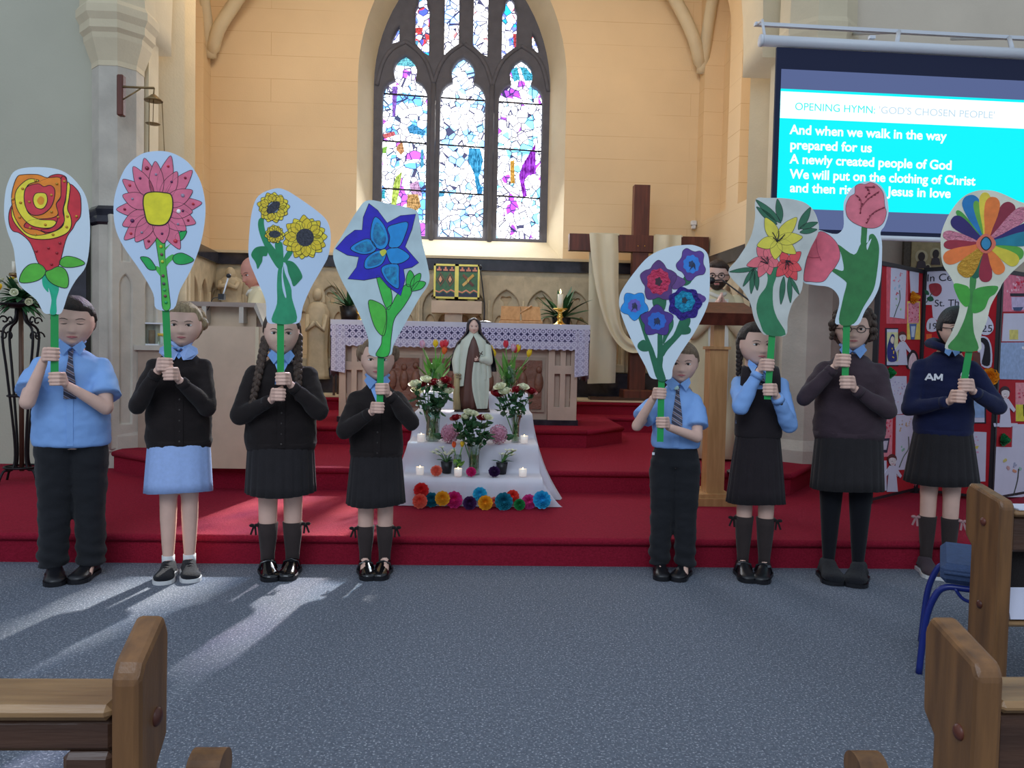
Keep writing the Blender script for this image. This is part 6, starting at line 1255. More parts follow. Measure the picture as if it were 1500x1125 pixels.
for half in (0,):
    secs = [(.20, .135, .105, .01, .05), (.28, .135, .105, .01, .05), (.38, .125, .095, .01, .04), (.46, .115, .085, .005, .03), (.52, .1, .07, .005, .02), (.55, .065, .055, .005, 0), (.57, .04, .042, 0, 0)]
    rows = []
    for i, (z, rx, ry, yo, am) in enumerate(secs):
        gap = (.62, .55, .48, .36, .2, .04, .0)[i]; a0 = -pi / 2 + gap; a1 = 3 * pi / 2 - gap * .9; n = 60
        rows.append([(math.cos(a) * rx * u * (1 + am * math.sin(13 * a)), yo * u + math.sin(a) * ry * u * (1 + am * math.sin(13 * a)), (z + (.0 if i else .05 * max(0, math.cos(a)) - .03 * max(0, -math.cos(a)))) * u) for a in [a0 + (a1 - a0) * k / (n - 1) for k in range(n)]])
    mb.loft(rows, close=False, cap=False); mb.loft([[(x * .96, y * .95, z) for x, y, z in r] for r in rows], close=False, cap=False)
mb.build('cloak', CRM, t)
mb = MB(); rows = []      # cream fall gathered at the right hip
for i in range(9):
    q = i / 8; z = .36 - .34 * q; x0_, x1_ = .005 + .03 * q - .05 * math.sin(q * pi) * .5, .11 + .012 * math.sin(q * 3); rows.append([((x0_ + (x1_ - x0_) * j / 9) * u, (-.078 - .022 * q - .012 * math.sin(j * 2.3)) * u * (1 - .45 * (j / 9) ** 3), z * u) for j in range(10)])
mb.loft(rows, close=False, cap=False); mb.build('cloak_fall', CRM, t)
hhs = .108 * u; Mh = Matrix.Translation((0, -.012 * u, sh_ - hhs * .5 - .006)) @ Matrix.Rotation(rad(4), 4, 'Z'); ba = MB(); make_head(hhs, Mh, t, ba, 'bald', VEIL, SKIN, child=False); 
def sthand(x, y, z, s_, arr):
    k = MB(); k.cap((x - s_ * .02 * u, y + .015 * u, z - .004 * u), (x, y, z), .011 * u, .011 * u, 8)
    for f in range(4): k.cap((x, y, z + (.006 - .005 * f) * u), (x + s_ * .022 * u, y - .004 * u, z + (.004 - .006 * f) * u), .0042 * u, .0034 * u, 6)
    k.cap((x, y, z + .006 * u), (x + s_ * .01 * u, y - .008 * u, z + .018 * u), .0045 * u, .0035 * u, 6); me = remesh(k, .0022, 2); a, b = mesh_arrays(me); arr.add(a, b, True)
ba.build('head', SKIN, t); ba = MB(); sthand(.035 * u, -.095 * u, .385 * u, -1, ba); ba.build('hand', SKIN, t); ba = MB(); sthand(-.115 * u, -.06 * u, .262 * u, -1, ba); ba.build('hand', SKIN, t)
mb = MB(); mb.cap((.10 * u, -.01 * u, .47 * u), (.112 * u, -.04 * u, .37 * u), .034 * u, .036 * u); mb.cap((.112 * u, -.04 * u, .37 * u), (.06 * u, -.085 * u, .38 * u), .034 * u, .022 * u); mb.cap((-.10 * u, -.0, .47 * u), (-.125 * u, -.03 * u, .36 * u), .034 * u, .034 * u); mb.cap((-.125 * u, -.03 * u, .36 * u), (-.12 * u, -.052 * u, .285 * u), .034 * u, .026 * u)
link('sleeves', remesh(mb, .006, 4, 'sleeves', [CRM]), t)
rows = []
for z, rx, ry, yo, gap in ((.29, .178, .12, .02, 1.5), (.36, .168, .115, .018, 1.38), (.44, .150, .108, .012, 1.22), (.50, .126, .09, .01, 1.08), (.545, .085, .068, .008, .98), (.575, .064, .06, .005, .9), (.60, .056, .056, .0, .82), (.64, .054, .056, -.003, .76), (.668, .043, .048, -.004, .5), (.684, .02, .024, .0, .1), (.689, .004, .004, 0, 0)):
    a0 = -pi / 2 + gap; a1 = 3 * pi / 2 - gap; rows.append([(math.cos(a) * rx * u, yo * u + math.sin(a) * ry * u, z * u) for a in [a0 + (a1 - a0) * k / 40 for k in range(41)]])
mb = MB(); mb.loft(rows, close=False, cap=False); mb.loft([[(x * .94, y * .94, z * .995) for x, y, z in r] for r in rows], close=False, cap=False); mb.build('veil', VEIL, t)
mb = MB(); mb.lathe([(.036, .553), (.04, .565), (.036, .585), (.034, .6)], n=20); mb.v = [(x * u, y * u - .004, z * u) for x, y, z in mb.v]; mb.build('wimple', CRM, t)
mb = MB(); mb.box((.05 * u, -.11 * u, .41 * u), (.006, .006, .07 * u), ry=.5); mb.box((.055 * u, -.11 * u, .425 * u), (.036 * u, .006, .006), ry=.5); mb.build('crucifix', DOAK, t)
mb = MB(); mb.tube([(-.115 * u, -.07 * u, .27 * u), (-.118 * u, -.085 * u, .13 * u), (-.11 * u, -.09 * u, .01 * u)], [.02 * u, .024 * u, .03 * u], 10); mb.build('rolled_scroll', mat('statue_gold', 'a8956a', .5), t)
for i in range(4): MB().sph(((-.115 + .02 * (i % 2)) * u, -.085 * u, (.265 - .02 * (i // 2)) * u), .011 * u, 8, 6).build('carved_rose', mat('statue_rose', '8a7a60', .5), t)
MB().box((0, 0, .004), (.26 * u, .22 * u, .012)).build('base', DOAK, t)
# ================================================================== PRIESTS
def priest(label, X, Y, Z0, H, rz, robe, hd_rot, hairk, hairm, skin, lean=0, hands='joined', hh=.23, headoff=(0, 0, 0)):
    t = thing('person', label, 'person', (X, Y, Z0), rz, 'priests in cream vestments'); body = MB(); k = MB(); L_ = rad(lean)
    def B(p):   # bend the upper body forward from the hips
        z0 = .55 * H; x, y, z = p
        if z <= z0: return Vector(p)
        dz_ = z - z0; return Vector((x, y * math.cos(L_) - dz_ * math.sin(L_), z0 + dz_ * math.cos(L_) + y * math.sin(L_) * .3))
    ell(k, [(.08, .14, .12, 0), (.5 * H, .16, .12, 0), (.62 * H, .14, .11, 0), (.76 * H, .17, .12, 0), (.815 * H, .13, .08, 0), (.86 * H, .055, .055, 0)])
    k.v = [tuple(B(v)) for v in k.v]
    hs = []
    for s in (-1, 1):
        S_ = B((s * .18, 0, .79 * H)); 
        W_ = B((s * .035, -.22, .74 * H)) if hands == 'joined' else B((s * .16, -.34, .66 * H)); E_ = ik(S_, W_, .29, .25, (s * .8, .2, -1)); k.cap(S_ + (E_ - S_) * .15, E_, .036, .034); k.cap(E_, W_, .034, .027); hs.append((s, S_, E_, W_))
    me = remesh(k, .012, 4); a, b = mesh_arrays(me); body.add(a, b, True)
    for s, S_, E_, W_ in hs:
        k = MB(); u_ = Vector((-s * .22, -.35, .9)).normalized() if hands == 'joined' else Vector((-s * .2, -.95, -.2)).normalized(); v_ = Vector((-s * .0, -1, -.35)).normalized() if hands == 'joined' else Vector((1, 0, 0)); k.cap(W_, W_ + u_ * .06, .026, .03, 10)
        for f in range(4):
            b0 = W_ + u_ * .07 + v_ * (.026 - .0175 * f); l_ = (.07, .08, .075, .058)[f]; k.cap(b0, b0 + u_ * l_ * .55, .0098, .009, 8); k.cap(b0 + u_ * l_ * .55, b0 + u_ * l_ + Vector((-s * .006, 0, 0)), .009, .0075, 8)
        k.cap(W_ + u_ * .02, W_ + u_ * .06 + v_ * .045, .013, .0095, 8); me = remesh(k, .0045, 3); a, b = mesh_arrays(me); body.add(a, b, True)
    c = B((0, -.02, .86 * H)); M = Matrix.Translation(c + Vector(headoff) + Vector((0, -.02, hh * .42))) @ Matrix.Rotation(rad(hd_rot[0]), 4, 'Z') @ Matrix.Rotation(rad(hd_rot[1]), 4, 'X'); make_head(hh, M, t, body, hairk, hairm, skin, child=False, vol=.05); body.build('body', skin, t)
    n = 72; r = MB(); rr = []
    for z, a_, b_, am in ((.02, .30, .24, .07), (.3, .27, .21, .07), (.5 * H, .24, .17, .05), (.66 * H, .22, .155, .03), (.76 * H, .215, .135, .01), (.815 * H, .15, .095, 0), (.85 * H, .075, .07, 0)): rr.append([tuple(B((math.cos(2 * pi * j / n) * a_ * (1 + am * math.sin(9 * 2 * pi * j / n)), math.sin(2 * pi * j / n) * b_ * (1 + am * math.sin(9 * 2 * pi * j / n)), z))) for j in range(n)])
    r.loft(rr); r.build('vestment', robe, t); k = MB()
    for s, S_, E_, W_ in hs: k.cap(S_ + Vector((-s * .02, 0, 0)), E_, .065, .075); k.cap(E_, E_ + (W_ - E_) * .8, .075, .062)
    link('sleeves', remesh(k, .012, 5, 'sleeves', [robe]), t)
    k = MB(); k.tube([B((-.085, -.0, .835 * H)), B((-.05, -.085, .825 * H)), B((0, -.105, .81 * H)), B((.05, -.085, .825 * H)), B((.085, 0, .835 * H))], .018, 8); k.build('collar', ALB, t)
    for s in (-1, 1): k = MB(); k.loft([[tuple(B((s * .05 + d_, -.125 - .03 * (z < .7 * H) - .055 * (z < .55 * H) - .03 * (z < .3 * H), z))) for d_ in (-.03, .03)] for z in (.80 * H, .76 * H, .66 * H, .5 * H, .3 * H)], close=False, cap=False); k.build('stole', ALB, t)
    return t, M, B
q = P(1050, 405, 6.45); HB2 = mat('dark_hair_priest', '32241c', .6, var=.3, scale=30, bump=.5, bscale=80)
Hp = P(1048, 381, 6.45).z - .32
t, M, B_ = priest('bearded man with glasses in cream vestments, hands joined behind the lectern', q.x, 6.45, .32, Hp, rad(-8), CREAMV, (-12, 6), 'short', HB2, SKIN, hh=.235)
glasses_M = M @ Matrix.Diagonal((.235, .235, .235, 1)); mb = MB()
for s in (-1, 1): c = Vector((s * .155, -.47, -.005)); mb.tube([c + Vector((math.cos(2 * pi * k / 12) * .11, 0, math.sin(2 * pi * k / 12) * .085)) for k in range(13)], .013, 6); mb.tube([(s * .26, -.46, .02), (s * .385, -.1, .02), (s * .39, .05, 0)], .012, 6)
mb.tube([(-.05, -.47, 0), (.05, -.47, 0)], .012, 6); mb.v = [glasses_M @ Vector(v) for v in mb.v]; mb.build('glasses', LEATH, t)
vs = []
for p in HV:
    f = min(-.10 - p.z + .35 * abs(p.x) * 0, -.02 - p.y, .55) ; mo = 1 if (abs(p.x) < .09 and -.31 < p.z < -.235) else 0; o = -.04 + .054 * sm(f / .07) * (0 if (abs(p.x) < .085 and -.32 < p.z < -.25) else 1) * (1 if (p.z < -.20 or abs(p.x) > .26) else 0); vs.append(glasses_M @ (p + p.normalized() * o))
bd = MB(); bd.add(vs, HF, True); bd.build('beard', HB2, t)
q = P(370, 410, 6.55); Hl = 1.78
t, M, B_ = priest('bald elderly man in cream vestments bending over the ambo', q.x + .13, 6.7, .32, 1.60, rad(-75), CREAMV, (28, 24), 'bald', HG, SKINR, lean=14, hands='desk', hh=.25)
tg = P(360, 403, 6.55); 
# ================================================================== PROJECTION SCREEN
def emis(n, c, e=1.0): return mat(n, c, .8, var=0, emit=e)
sp0 = P(1138, 200, 5.3); SP = Pl(sp0, rad(1.8)); t = thing('projection_screen', 'large hanging projection screen showing hymn words on bright cyan', 'screen', tuple(sp0), SP.phi)
XR = 2.35; yt, yb = SP.q(1140, 69)[1], SP.q(1134, 337)[1]; SL = SP.q(1500, 100)
# vertical positions from the left edge of the screen
zz = lambda y: SP.q(1140, y)[1]
NAV = mat('screen_border', '141c3c', .8, var=0); GB = emis('screen_grey_blue', '6f80b8', .55); CY = emis('screen_cyan', '00eef8', 1.0); WHT = emis('screen_white', 'ffffff', 1.1)
for m_ in (CY, WHT, GB): m_.node_tree.nodes['Principled BSDF'].inputs['Base Color'].default_value = (.02, .02, .02, 1); m_.node_tree.nodes['Principled BSDF'].inputs['Specular IOR Level'].default_value = 0
MB().box2((-.02, 0, yb - .02), (XR, .02, yt)).build('screen_sheet', NAV, t)
def bnd(n, m, y0, y1, x0=.015, x1=XR - .02, d=.004): return MB().box2((x0, -d, zz(y1)), (x1, 0, zz(y0))).build(n, m, t)
bnd('projected_band', GB, 101, 334); bnd('projected_slide', CY, 130, 305, d=.006); bnd('title_band', WHT, 134, 173, d=.008)
TT = emis('title_teal', '38c8c0', .9); TG = emis('title_grey', 'a4b6be', .95)
def st(s, x, y, size, m, **k):
    v = SP.loc(x, y, -.012); return text(s, size, Matrix.Translation((v.x, -.012, v.z)) @ Matrix.Rotation(pi / 2, 4, 'X'), m, t, 'projected_words', .0008, **k)
def fit(o, xa, xb, y):
    xs = [v.co.x for v in o.data.vertices]; m0 = min(xs); w1 = (SP.loc(xb, y).x - SP.loc(xa, y).x) / (max(xs) - m0)
    for v in o.data.vertices: v.co.x = m0 + (v.co.x - m0) * w1
fit(st('OPENING HYMN:', 1164, 161, .072, TT), 1164, 1281, 161); fit(st("'GOD'S CHOSEN PEOPLE'", 1287, 166, .068, TG), 1287, 1456, 166)
for s_, x, y, (xa, xb) in (('And when we walk in the way', 1157, 196, (1157, 1387)), ('prepared for us', 1157, 218, (1157, 1276)), ('A newly created people of God', 1157, 239, (1157, 1394)), ('We will put on the clothing of Christ', 1157, 261, (1157, 1429)), ('and then rise with Jesus in love', 1157, 281, (1157, 1392))):
    o = st(s_, x, y, .088, WHT, bold=.0018); xs = [v.co.x for v in o.data.vertices]; w0 = max(xs) - min(xs); w1 = SP.loc(xb, y).x - SP.loc(xa, y).x; m0 = min(xs)
    for v in o.data.vertices: v.co.x = m0 + (v.co.x - m0) * w1 / w0
MB().cyl((-.03, 0, yb - .03), (XR, 0, yb - .03), .018).build('bottom_bar', WHITEP, t)
CAS = mat('white_enamel', 'd2d6dc', .4, var=.02)
zc = (SP.q(1125, 51)[1] + SP.q(1125, 67)[1]) / 2; xl = SP.q(1117, 60)[0]; k = MB(); k.loft([[(x, math.cos(a) * .045 + .01, zc + math.sin(a) * .036) for a in [2 * pi * j / 12 for j in range(12)]] for x in (xl, XR + .1)]); k.build('casing', CAS, t); MB().cyl((xl - .015, .01, zc), (xl, .01, zc), .04).build('end_cap', WHITEP, t)
zr = SP.q(1125, 35, .22)[1]; MB().box2((xl + .03, .22, zr - .012), (XR + .1, .25, zr + .012)).build('support_rail', CAS, t)
for px in (1318, 1480):
    x = SP.q(px, 40, .22)[0]; k = MB(); k.tube([(x - .14, .0, zc + .03), (x, .23, zr)], .016, 6); k.tube([(x, .23, zr), (x, .9, zr + .25)], .014, 6); k.build('bracket_arm', CAS, t)
MB().tube([(xl + .02, .02, zc + .04), (xl + .04, .12, zr - .02), (xl + .05, .23, zr)], .010, 6).build('bracket_arm', CAS, t)
q = SP.q(1277, 55); MB().box((q[0], 0, q[1]), (.04, .03, .02)).build('fixing_clip', CAS, t)
# pier ledge capital behind the screen
# ================================================================== ICON on the south nave wall
IY = 6.40; pi_ = Pl((P(1350, 370, IY).x, IY, 1.5)); a, b = pi_.q(1323, 402), pi_.q(1392, 346); t = thing('icon', 'framed gilt icon of three haloed dark figures above the display board', 'icon', (P(1350, 370, IY).x, IY, 1.5))
MB().box2((a[0], 0, a[1] - .12), (b[0], .03, b[1])).build('frame', mat('icon_frame', '5e5546', .6, var=.3, scale=60), t); MB().box2((a[0] + .06, -.006, a[1] - .06), (b[0] - .06, 0, b[1] - .05)).build('gilt_ground', mat('icon_gold', 'b9a878', .5, var=.15, scale=20), t)
for px, py, r in ((1349, 376, .032), (1370, 372, .03), (1358, 392, .018)):
    x, z = pi_.q(px, py); MB().prism([(x + math.cos(2 * pi * j / 16) * r * 1.7, z + math.sin(2 * pi * j / 16) * r * 1.7) for j in range(16)], lambda x, z, d: (x, -d, z), .006, .008).build('halo', mat('icon_halo', 'd6cba0', .5), t)
    MB().prism([(x + math.cos(2 * pi * j / 16) * r * .9, z + math.sin(2 * pi * j / 16) * r * 1.15) for j in range(16)], lambda x, z, d: (x, -d, z), .008, .012).build('painted_head', mat('icon_dark', '3e3230', .6), t); MB().prism([(x - r * 1.3, z - r * 3), (x - r * 1.0, z - r * 1.3), (x, z - r * .7), (x + r * 1.0, z - r * 1.3), (x + r * 1.4, z - r * 3)], lambda x, z, d: (x, -d, z), .008, .011).build('painted_robe', mat('icon_dark2', '4c4248', .6), t)
# ================================================================== DISPLAY BOARD
BRD = mat('board_red_felt', 'b01222', .9, var=.05, scale=20, bump=.1, bscale=100); BFR = mat('board_frame', '17151c', .5, var=0)
b0 = G(1275, 738, .16); b1 = G(1340, 722, .16); b2 = G(1452, 736, .16); b3 = G(1560, 716, .16)
PW = mat('paper_white', 'cfd0e2', .85, var=.03, scale=10)
t = thing('display_board', 'folding red display board covered with children\'s drawings and paper flowers', 'display board', tuple(b0)); base = b0.copy(); base.z = 0.16
def tom(px_pl, o):      # put a part built in a panel's own axes into the board
    o.location = px_pl.O - Vector((b0.x, b0.y, .16)); o.rotation_euler = (0, 0, px_pl.phi); return o
def panel(A, B, ztop):
    d = B - A; pl_ = Pl((A.x, A.y, .16), math.atan2(d.y, d.x)); L_ = d.length
    tom(pl_, MB().box2((.02, 0, .03), (L_ - .02, .02, ztop)).build('felt_panel', BRD, t))
    k = MB(); k.box2((0, -.006, 0), (.022, .028, ztop + .03)); k.box2((L_ - .022, -.006, 0), (L_, .028, ztop + .03)); k.box2((0, -.008, ztop), (L_, .028, ztop + .03)); k.box2((0.022, -.005, .02), (L_ - .022, .026, .04)); tom(pl_, k.build('panel_frame', BFR, t)); return pl_
pA = panel(b0, b1, Pl((b0.x, b0.y, .16), math.atan2((b1 - b0).y, (b1 - b0).x)).q(1297, 390)[1]); pB = panel(b1, b2, Pl((b1.x, b1.y, .16), math.atan2((b2 - b1).y, (b2 - b1).x)).q(1356, 398)[1]); pC = panel(b2, b3, Pl((b2.x, b2.y, .16), math.atan2((b3 - b2).y, (b3 - b2).x)).q(1465, 400)[1])
def pap(pl_, pts, c, d0=.0, d1=.004, name='drawing', cr=(0, 0, 1), sm_=0, parent=None):
    q = [pl_.q(cr[0] + x / cr[2], cr[1] + y / cr[2]) for x, y in (spline(pts, 3) if sm_ else pts)]; m_ = PW if c == 'w' else mat('craft_' + c, c, .8, var=.15, scale=30)
    return tom(pl_, MB().prism(q, lambda x, z, d: (x, -d, z), d0, d1).build(name, m_, t))
def rect(a, b, c, d): return [(a, b), (c, b), (c, d), (a, d)]
C1 = (1260, 340, 5.625); C2 = (1260, 520, 4.6875)
def marks(pl_, cr, x0, y0, x1, y1, c, n, r, seed, d=.006):
    R_ = random.Random(seed); k = MB()
    for i in range(n):
        x, y = R_.uniform(x0, x1), R_.uniform(y0, y1); u, w_ = pl_.q(cr[0] + x / cr[2], cr[1] + y / cr[2]); rr = r * R_.uniform(.5, 1.2); k.prism([(u + math.cos(a) * rr, w_ + math.sin(a) * rr * .8) for a in [j * pi / 3 for j in range(6)]], lambda x, z, d_: (x, -d_, z), d, d + .0015 + .0004 * (i % 3))
    o = k.build('crayon_marks', mat('crayon_' + c, c, .8, var=.2), t); o['kind'] = 'stuff'; return tom(pl_, o)
def line(pl_, cr, pts, c, r=.003, d=.008):
    k = MB(); k.tube([(lambda q: (q[0], -d, q[1]))(pl_.q(cr[0] + x / cr[2], cr[1] + y / cr[2])) for x, y in spline(pts, 4, False)], r, 5); return tom(pl_, k.build('drawn_line', mat('craft_' + c, c, .8, var=.15, scale=30), t))
# panel A upper
pap(pA, rect(215, 285, 390, 755), 'd8606c', 0, .003, cr=C1); pap(pA, [(250, 295), (375, 300), (360, 715), (240, 700)], 'w', .003, .006, cr=C1); line(pA, C1, [(315, 480), (318, 560), (290, 640), (270, 700)], '4a5a4a'); marks(pA, C1, 265, 340, 345, 410, 'd88898', 8, .010, 1); marks(pA, C1, 275, 430, 335, 470, 'a8c8e0', 4, .014, 2); marks(pA, C1, 290, 480, 315, 520, 'c84858', 3, .012, 3); marks(pA, C1, 280, 540, 330, 660, '9ac088', 4, .011, 4)
pap(pA, [(405, 315), (480, 320), (475, 500), (415, 500)], 'w', 0, .004, cr=C1); pap(pA, rect(385, 570, 490, 885), 'e8d060', 0, .004, cr=C1); pap(pA, [(390, 585), (480, 580), (475, 750), (390, 750)], 'e090a0', .004, .006, cr=C1); marks(pA, C1, 395, 590, 475, 740, 'd05870', 26, .008, 5, .007); pap(pA, [(400, 755), (458, 755), (440, 885), (412, 885)], '4a68a0', .004, .007, cr=C1); pap(pA, [(410, 775), (445, 775), (435, 865), (415, 865)], 'c0d0e0', .007, .009, cr=C1)
pap(pA, rect(205, 790, 310, 1105), '1a1a30', 0, .004, cr=C1); pap(pA, rect(215, 800, 305, 1095), 'w', .004, .005, cr=C1); pap(pA, rect(215, 825, 305, 1065), 'd8d8a0', .005, .006, cr=C1); pap(pA, [(225, 1060), (215, 960), (235, 880), (255, 840), (275, 860), (270, 940), (290, 1000), (290, 1060)], '26307a', .006, .008, cr=C1, sm_=1); pap(pA, [(240, 900), (250, 860), (268, 870), (262, 920)], 'e8d8c0', .008, .009, cr=C1, sm_=1); marks(pA, C1, 245, 960, 270, 1050, 'e0c040', 5, .009, 6, .009)
def doll(pl_, cr, cx, ty, s, hair='5a2a26', dress='w'):
    pap(pl_, [(cx - 30 * s, ty + 40 * s), (cx - 28 * s, ty + 5 * s), (cx, ty - 12 * s), (cx + 28 * s, ty + 5 * s), (cx + 30 * s, ty + 40 * s)], hair, .004, .006, 'paper_doll', cr, 1)
    pap(pl_, [(cx - 24 * s, ty + 55 * s), (cx - 24 * s, ty + 25 * s), (cx, ty + 15 * s), (cx + 24 * s, ty + 25 * s), (cx + 24 * s, ty + 55 * s), (cx, ty + 78 * s)], 'd8cfd0', .006, .009, 'paper_doll', cr, 1)
    pap(pl_, [(cx - 20 * s, ty + 75 * s), (cx + 20 * s, ty + 75 * s), (cx + 70 * s, ty + 150 * s), (cx + 58 * s, ty + 168 * s), (cx + 28 * s, ty + 135 * s), (cx + 40 * s, ty + 270 * s), (cx - 40 * s, ty + 270 * s), (cx - 28 * s, ty + 135 * s), (cx - 58 * s, ty + 168 * s), (cx - 70 * s, ty + 150 * s)], dress, .004, .008, 'paper_doll', cr)
    line(pl_, cr, [(cx - 8 * s, ty + 60 * s), (cx, ty + 64 * s), (cx + 8 * s, ty + 60 * s)], 'b84050', .0015, .010); marks(pl_, cr, cx - 12 * s, ty + 42 * s, cx + 12 * s, ty + 44 * s, '202028', 3, .003, 7, .0095)
doll(pA, C1, 342, 830, .98)
pap(pA, [(385, 1125), (380, 1040), (425, 970), (470, 1010), (478, 1125)], '201c24', 0, .004, 'paper_doll', C1, 1); pap(pA, [(398, 1125), (398, 1050), (428, 995), (455, 1030), (460, 1125)], 'e0c8cc', .004, .007, 'paper_doll', C1, 1)
# panel A lower
pap(pA, [(145, 145), (315, 145), (320, 400), (160, 418)], 'w', 0, .004, cr=C2); marks(pA, C2, 170, 170, 300, 390, 'a898c8', 26, .006, 8, .004); marks(pA, C2, 220, 220, 290, 330, 'd898a8', 8, .006, 9, .004)
pap(pA, [(115, 425), (220, 420), (215, 695), (95, 705)], 'e08c98', 0, .004, cr=C2); marks(pA, C2, 130, 450, 205, 560, 'e04860', 16, .010, 10, .004); pap(pA, [(132, 575), (198, 570), (180, 670), (140, 670)], '282840', .004, .006, cr=C2); pap(pA, [(142, 590), (185, 588), (172, 650), (145, 650)], 'c8c0d0', .006, .008, cr=C2)
pap(pA, [(245, 412), (372, 408), (355, 785), (240, 790)], 'w', 0, .004, cr=C2); line(pA, C2, [(325, 560), (325, 640), (290, 700), (262, 770)], '5a6050'); marks(pA, C2, 265, 430, 365, 520, 'c8a880', 14, .010, 11, .004); marks(pA, C2, 275, 630, 310, 660, '8ab8a0', 4, .014, 12, .004)
pap(pA, rect(95, 725, 178, 930), 'w', 0, .004, cr=C2); doll(pA, C2, 215, 690, .92); pap(pA, [(240, 800), (262, 795), (268, 820), (255, 835), (242, 820)], 'e8c0c0', 0, .004, cr=C2, sm_=1)
def board_pom(pl_, px, py, c, r, label):
    x, z = pl_.q(px, py); o = pompom((x, -.02, z), r, int(px), (0, -1, .05)).build('paper_flower', tissue(c), t, label=label); tom(pl_, o)
board_pom(pA, 1335, 436, 'e8a020', .045, 'orange paper flower'); board_pom(pA, 1301, 546, '149048', .04, 'green paper flower'); board_pom(pB, 1450, 552, 'f0a020', .06, 'orange paper flower'); board_pom(pB, 1333, 706, 'd88090', .05, 'pink paper flower'); board_pom(pC, 1467, 644, '128048', .045, 'green paper flower')
# panel B
pap(pB, [(540, 330), (620, 315), (735, 325), (800, 420), (1010, 640), (1000, 860), (800, 860), (600, 700), (592, 600), (540, 600), (525, 500), (545, 430), (530, 380)], 'w', 0, .004, 'title_cloud', C1); pap(pB, [(575, 430), (640, 422), (672, 450), (668, 500), (630, 530), (590, 510), (572, 470)], '98303a', .004, .008, 'paper_rose', C1, 1); pap(pB, [(532, 480), (560, 485), (570, 515), (545, 515)], '1f5a3a', .004, .007, 'paper_leaf', C1, 1); pap(pB, [(550, 545), (590, 528), (608, 560), (575, 572)], '1f5a3a', .004, .007, 'paper_leaf', C1, 1); line(pB, C1, [(600, 495), (570, 540), (548, 580)], '1f5a3a', .003, .006)
INKB = mat('black_print', '1c1c2a', .7, var=0)
def bt(s, x, y, size): 
    u, z = pB.q(C1[0] + x / C1[2], C1[1] + y / C1[2]); o = text(s, size, Matrix.Translation((u, -.006, z)) @ Matrix.Rotation(pi / 2, 4, 'X'), INKB, t, 'printed_words', .0008); tom(pB, o)
bt('In Ce', 548, 408, .078); bt('St. Th', 612, 612, .070)
pap(pB, [(548, 760), (570, 715), (620, 715), (640, 800), (600, 822), (555, 810)], 'w', 0, .004, 'number_cloud', C1, 1); bt('19', 556, 800, .066); pap(pB, [(980, 790), (985, 715), (1040, 680), (1090, 740), (1100, 800), (1060, 845), (1000, 840)], 'w', .004, .006, 'number_cloud', C1, 1); bt('25', 1000, 822, .072)
pap(pB, [(970, 985), (960, 900), (985, 860), (1050, 870), (1085, 960), (1080, 1110), (1000, 1100), (990, 1000)], 'w', 0, .004, 'paper_doll', C1, 1); pap(pB, [(985, 890), (1010, 870), (1050, 890), (1072, 960), (1068, 1095), (1005, 1085), (1020, 1000), (1025, 930)], '1c1c24', .004, .007, 'paper_doll', C1, 1); pap(pB, rect(930, 990, 990, 1125), '6a4038', 0, .004, cr=C1); pap(pB, rect(545, 840, 590, 900), 'd86030', 0, .004, cr=C1)
pap(pB, rect(770, 230, 865, 470), '1c2030', 0, .004, cr=C2); pap(pB, rect(775, 240, 855, 462), 'w', .004, .006, cr=C2); pap(pB, rect(775, 250, 855, 430), '90b0d8', .006, .008, cr=C2); pap(pB, [(765, 525), (868, 530), (860, 868), (765, 870)], 'w', 0, .004, cr=C2); marks(pB, C2, 775, 560, 815, 690, 'd8a0c0', 8, .009, 13, .004); marks(pB, C2, 780, 620, 810, 650, 'e0d060', 4, .010, 14, .004)
pap(pB, [(675, 882), (745, 884), (745, 892), (675, 892)], 'w', 0, .004, cr=C2)
# panel C
pap(pC, [(1180, 345), (1500, 345), (1500, 655), (1172, 655)], 'e07890', 0, .004, cr=C1); marks(pC, C1, 1190, 360, 1420, 500, 'f0b0c0', 26, .012, 15, .004); marks(pC, C1, 1265, 390, 1345, 460, 'e03050', 12, .011, 16, .006); pap(pC, [(1232, 505), (1390, 505), (1390, 530), (1232, 528)], '202030', .004, .008, cr=C1); pap(pC, [(1240, 535), (1390, 535), (1370, 640), (1245, 640)], 'c8b8d8', .004, .006, cr=C1); pap(pC, [(1250, 620), (1335, 618), (1315, 650), (1262, 648)], '3c5078', .006, .008, cr=C1)
pap(pC, [(1180, 670), (1500, 670), (1500, 900), (1165, 900)], 'w', 0, .004, cr=C1); pap(pC, rect(1225, 805, 1295, 885), 'd8cc70', .004, .006, cr=C1); pap(pC, [(1145, 910), (1500, 908), (1500, 1125), (1140, 1125)], '98b0d4', 0, .004, cr=C1); pap(pC, [(950, 0), (1300, 0), (1300, 175), (945, 165)], '98b0d4', 0, .0041, cr=C2); marks(pC, C1, 1320, 930, 1360, 960, 'e0e4ec', 4, .014, 17, .005)
doll(pC, C2, 990, 225, 1.0, '3a2028'); pap(pC, [(910, 468), (1075, 468), (1075, 490), (915, 492)], 'w', .004, .006, cr=C2); pap(pC, rect(1065, 190, 1300, 455), 'e09098', 0, .004, cr=C2); pap(pC, rect(1065, 340, 1300, 455), 'd8d040', .004, .005, cr=C2); marks(pC, C2, 1075, 200, 1150, 330, 'd04868', 14, .009, 18, .006); line(pC, C2, [(1115, 340), (1118, 420)], '384030', .004)
pap(pC, [(1045, 475), (1300, 475), (1300, 640), (1040, 640)], 'w', 0, .004, cr=C2); pap(pC, [(918, 630), (1300, 640), (1300, 975), (905, 975)], 'w', 0, .005, cr=C2); line(pC, C2, [(1080, 780), (1072, 860), (1045, 960)], '4a4a44', .004)
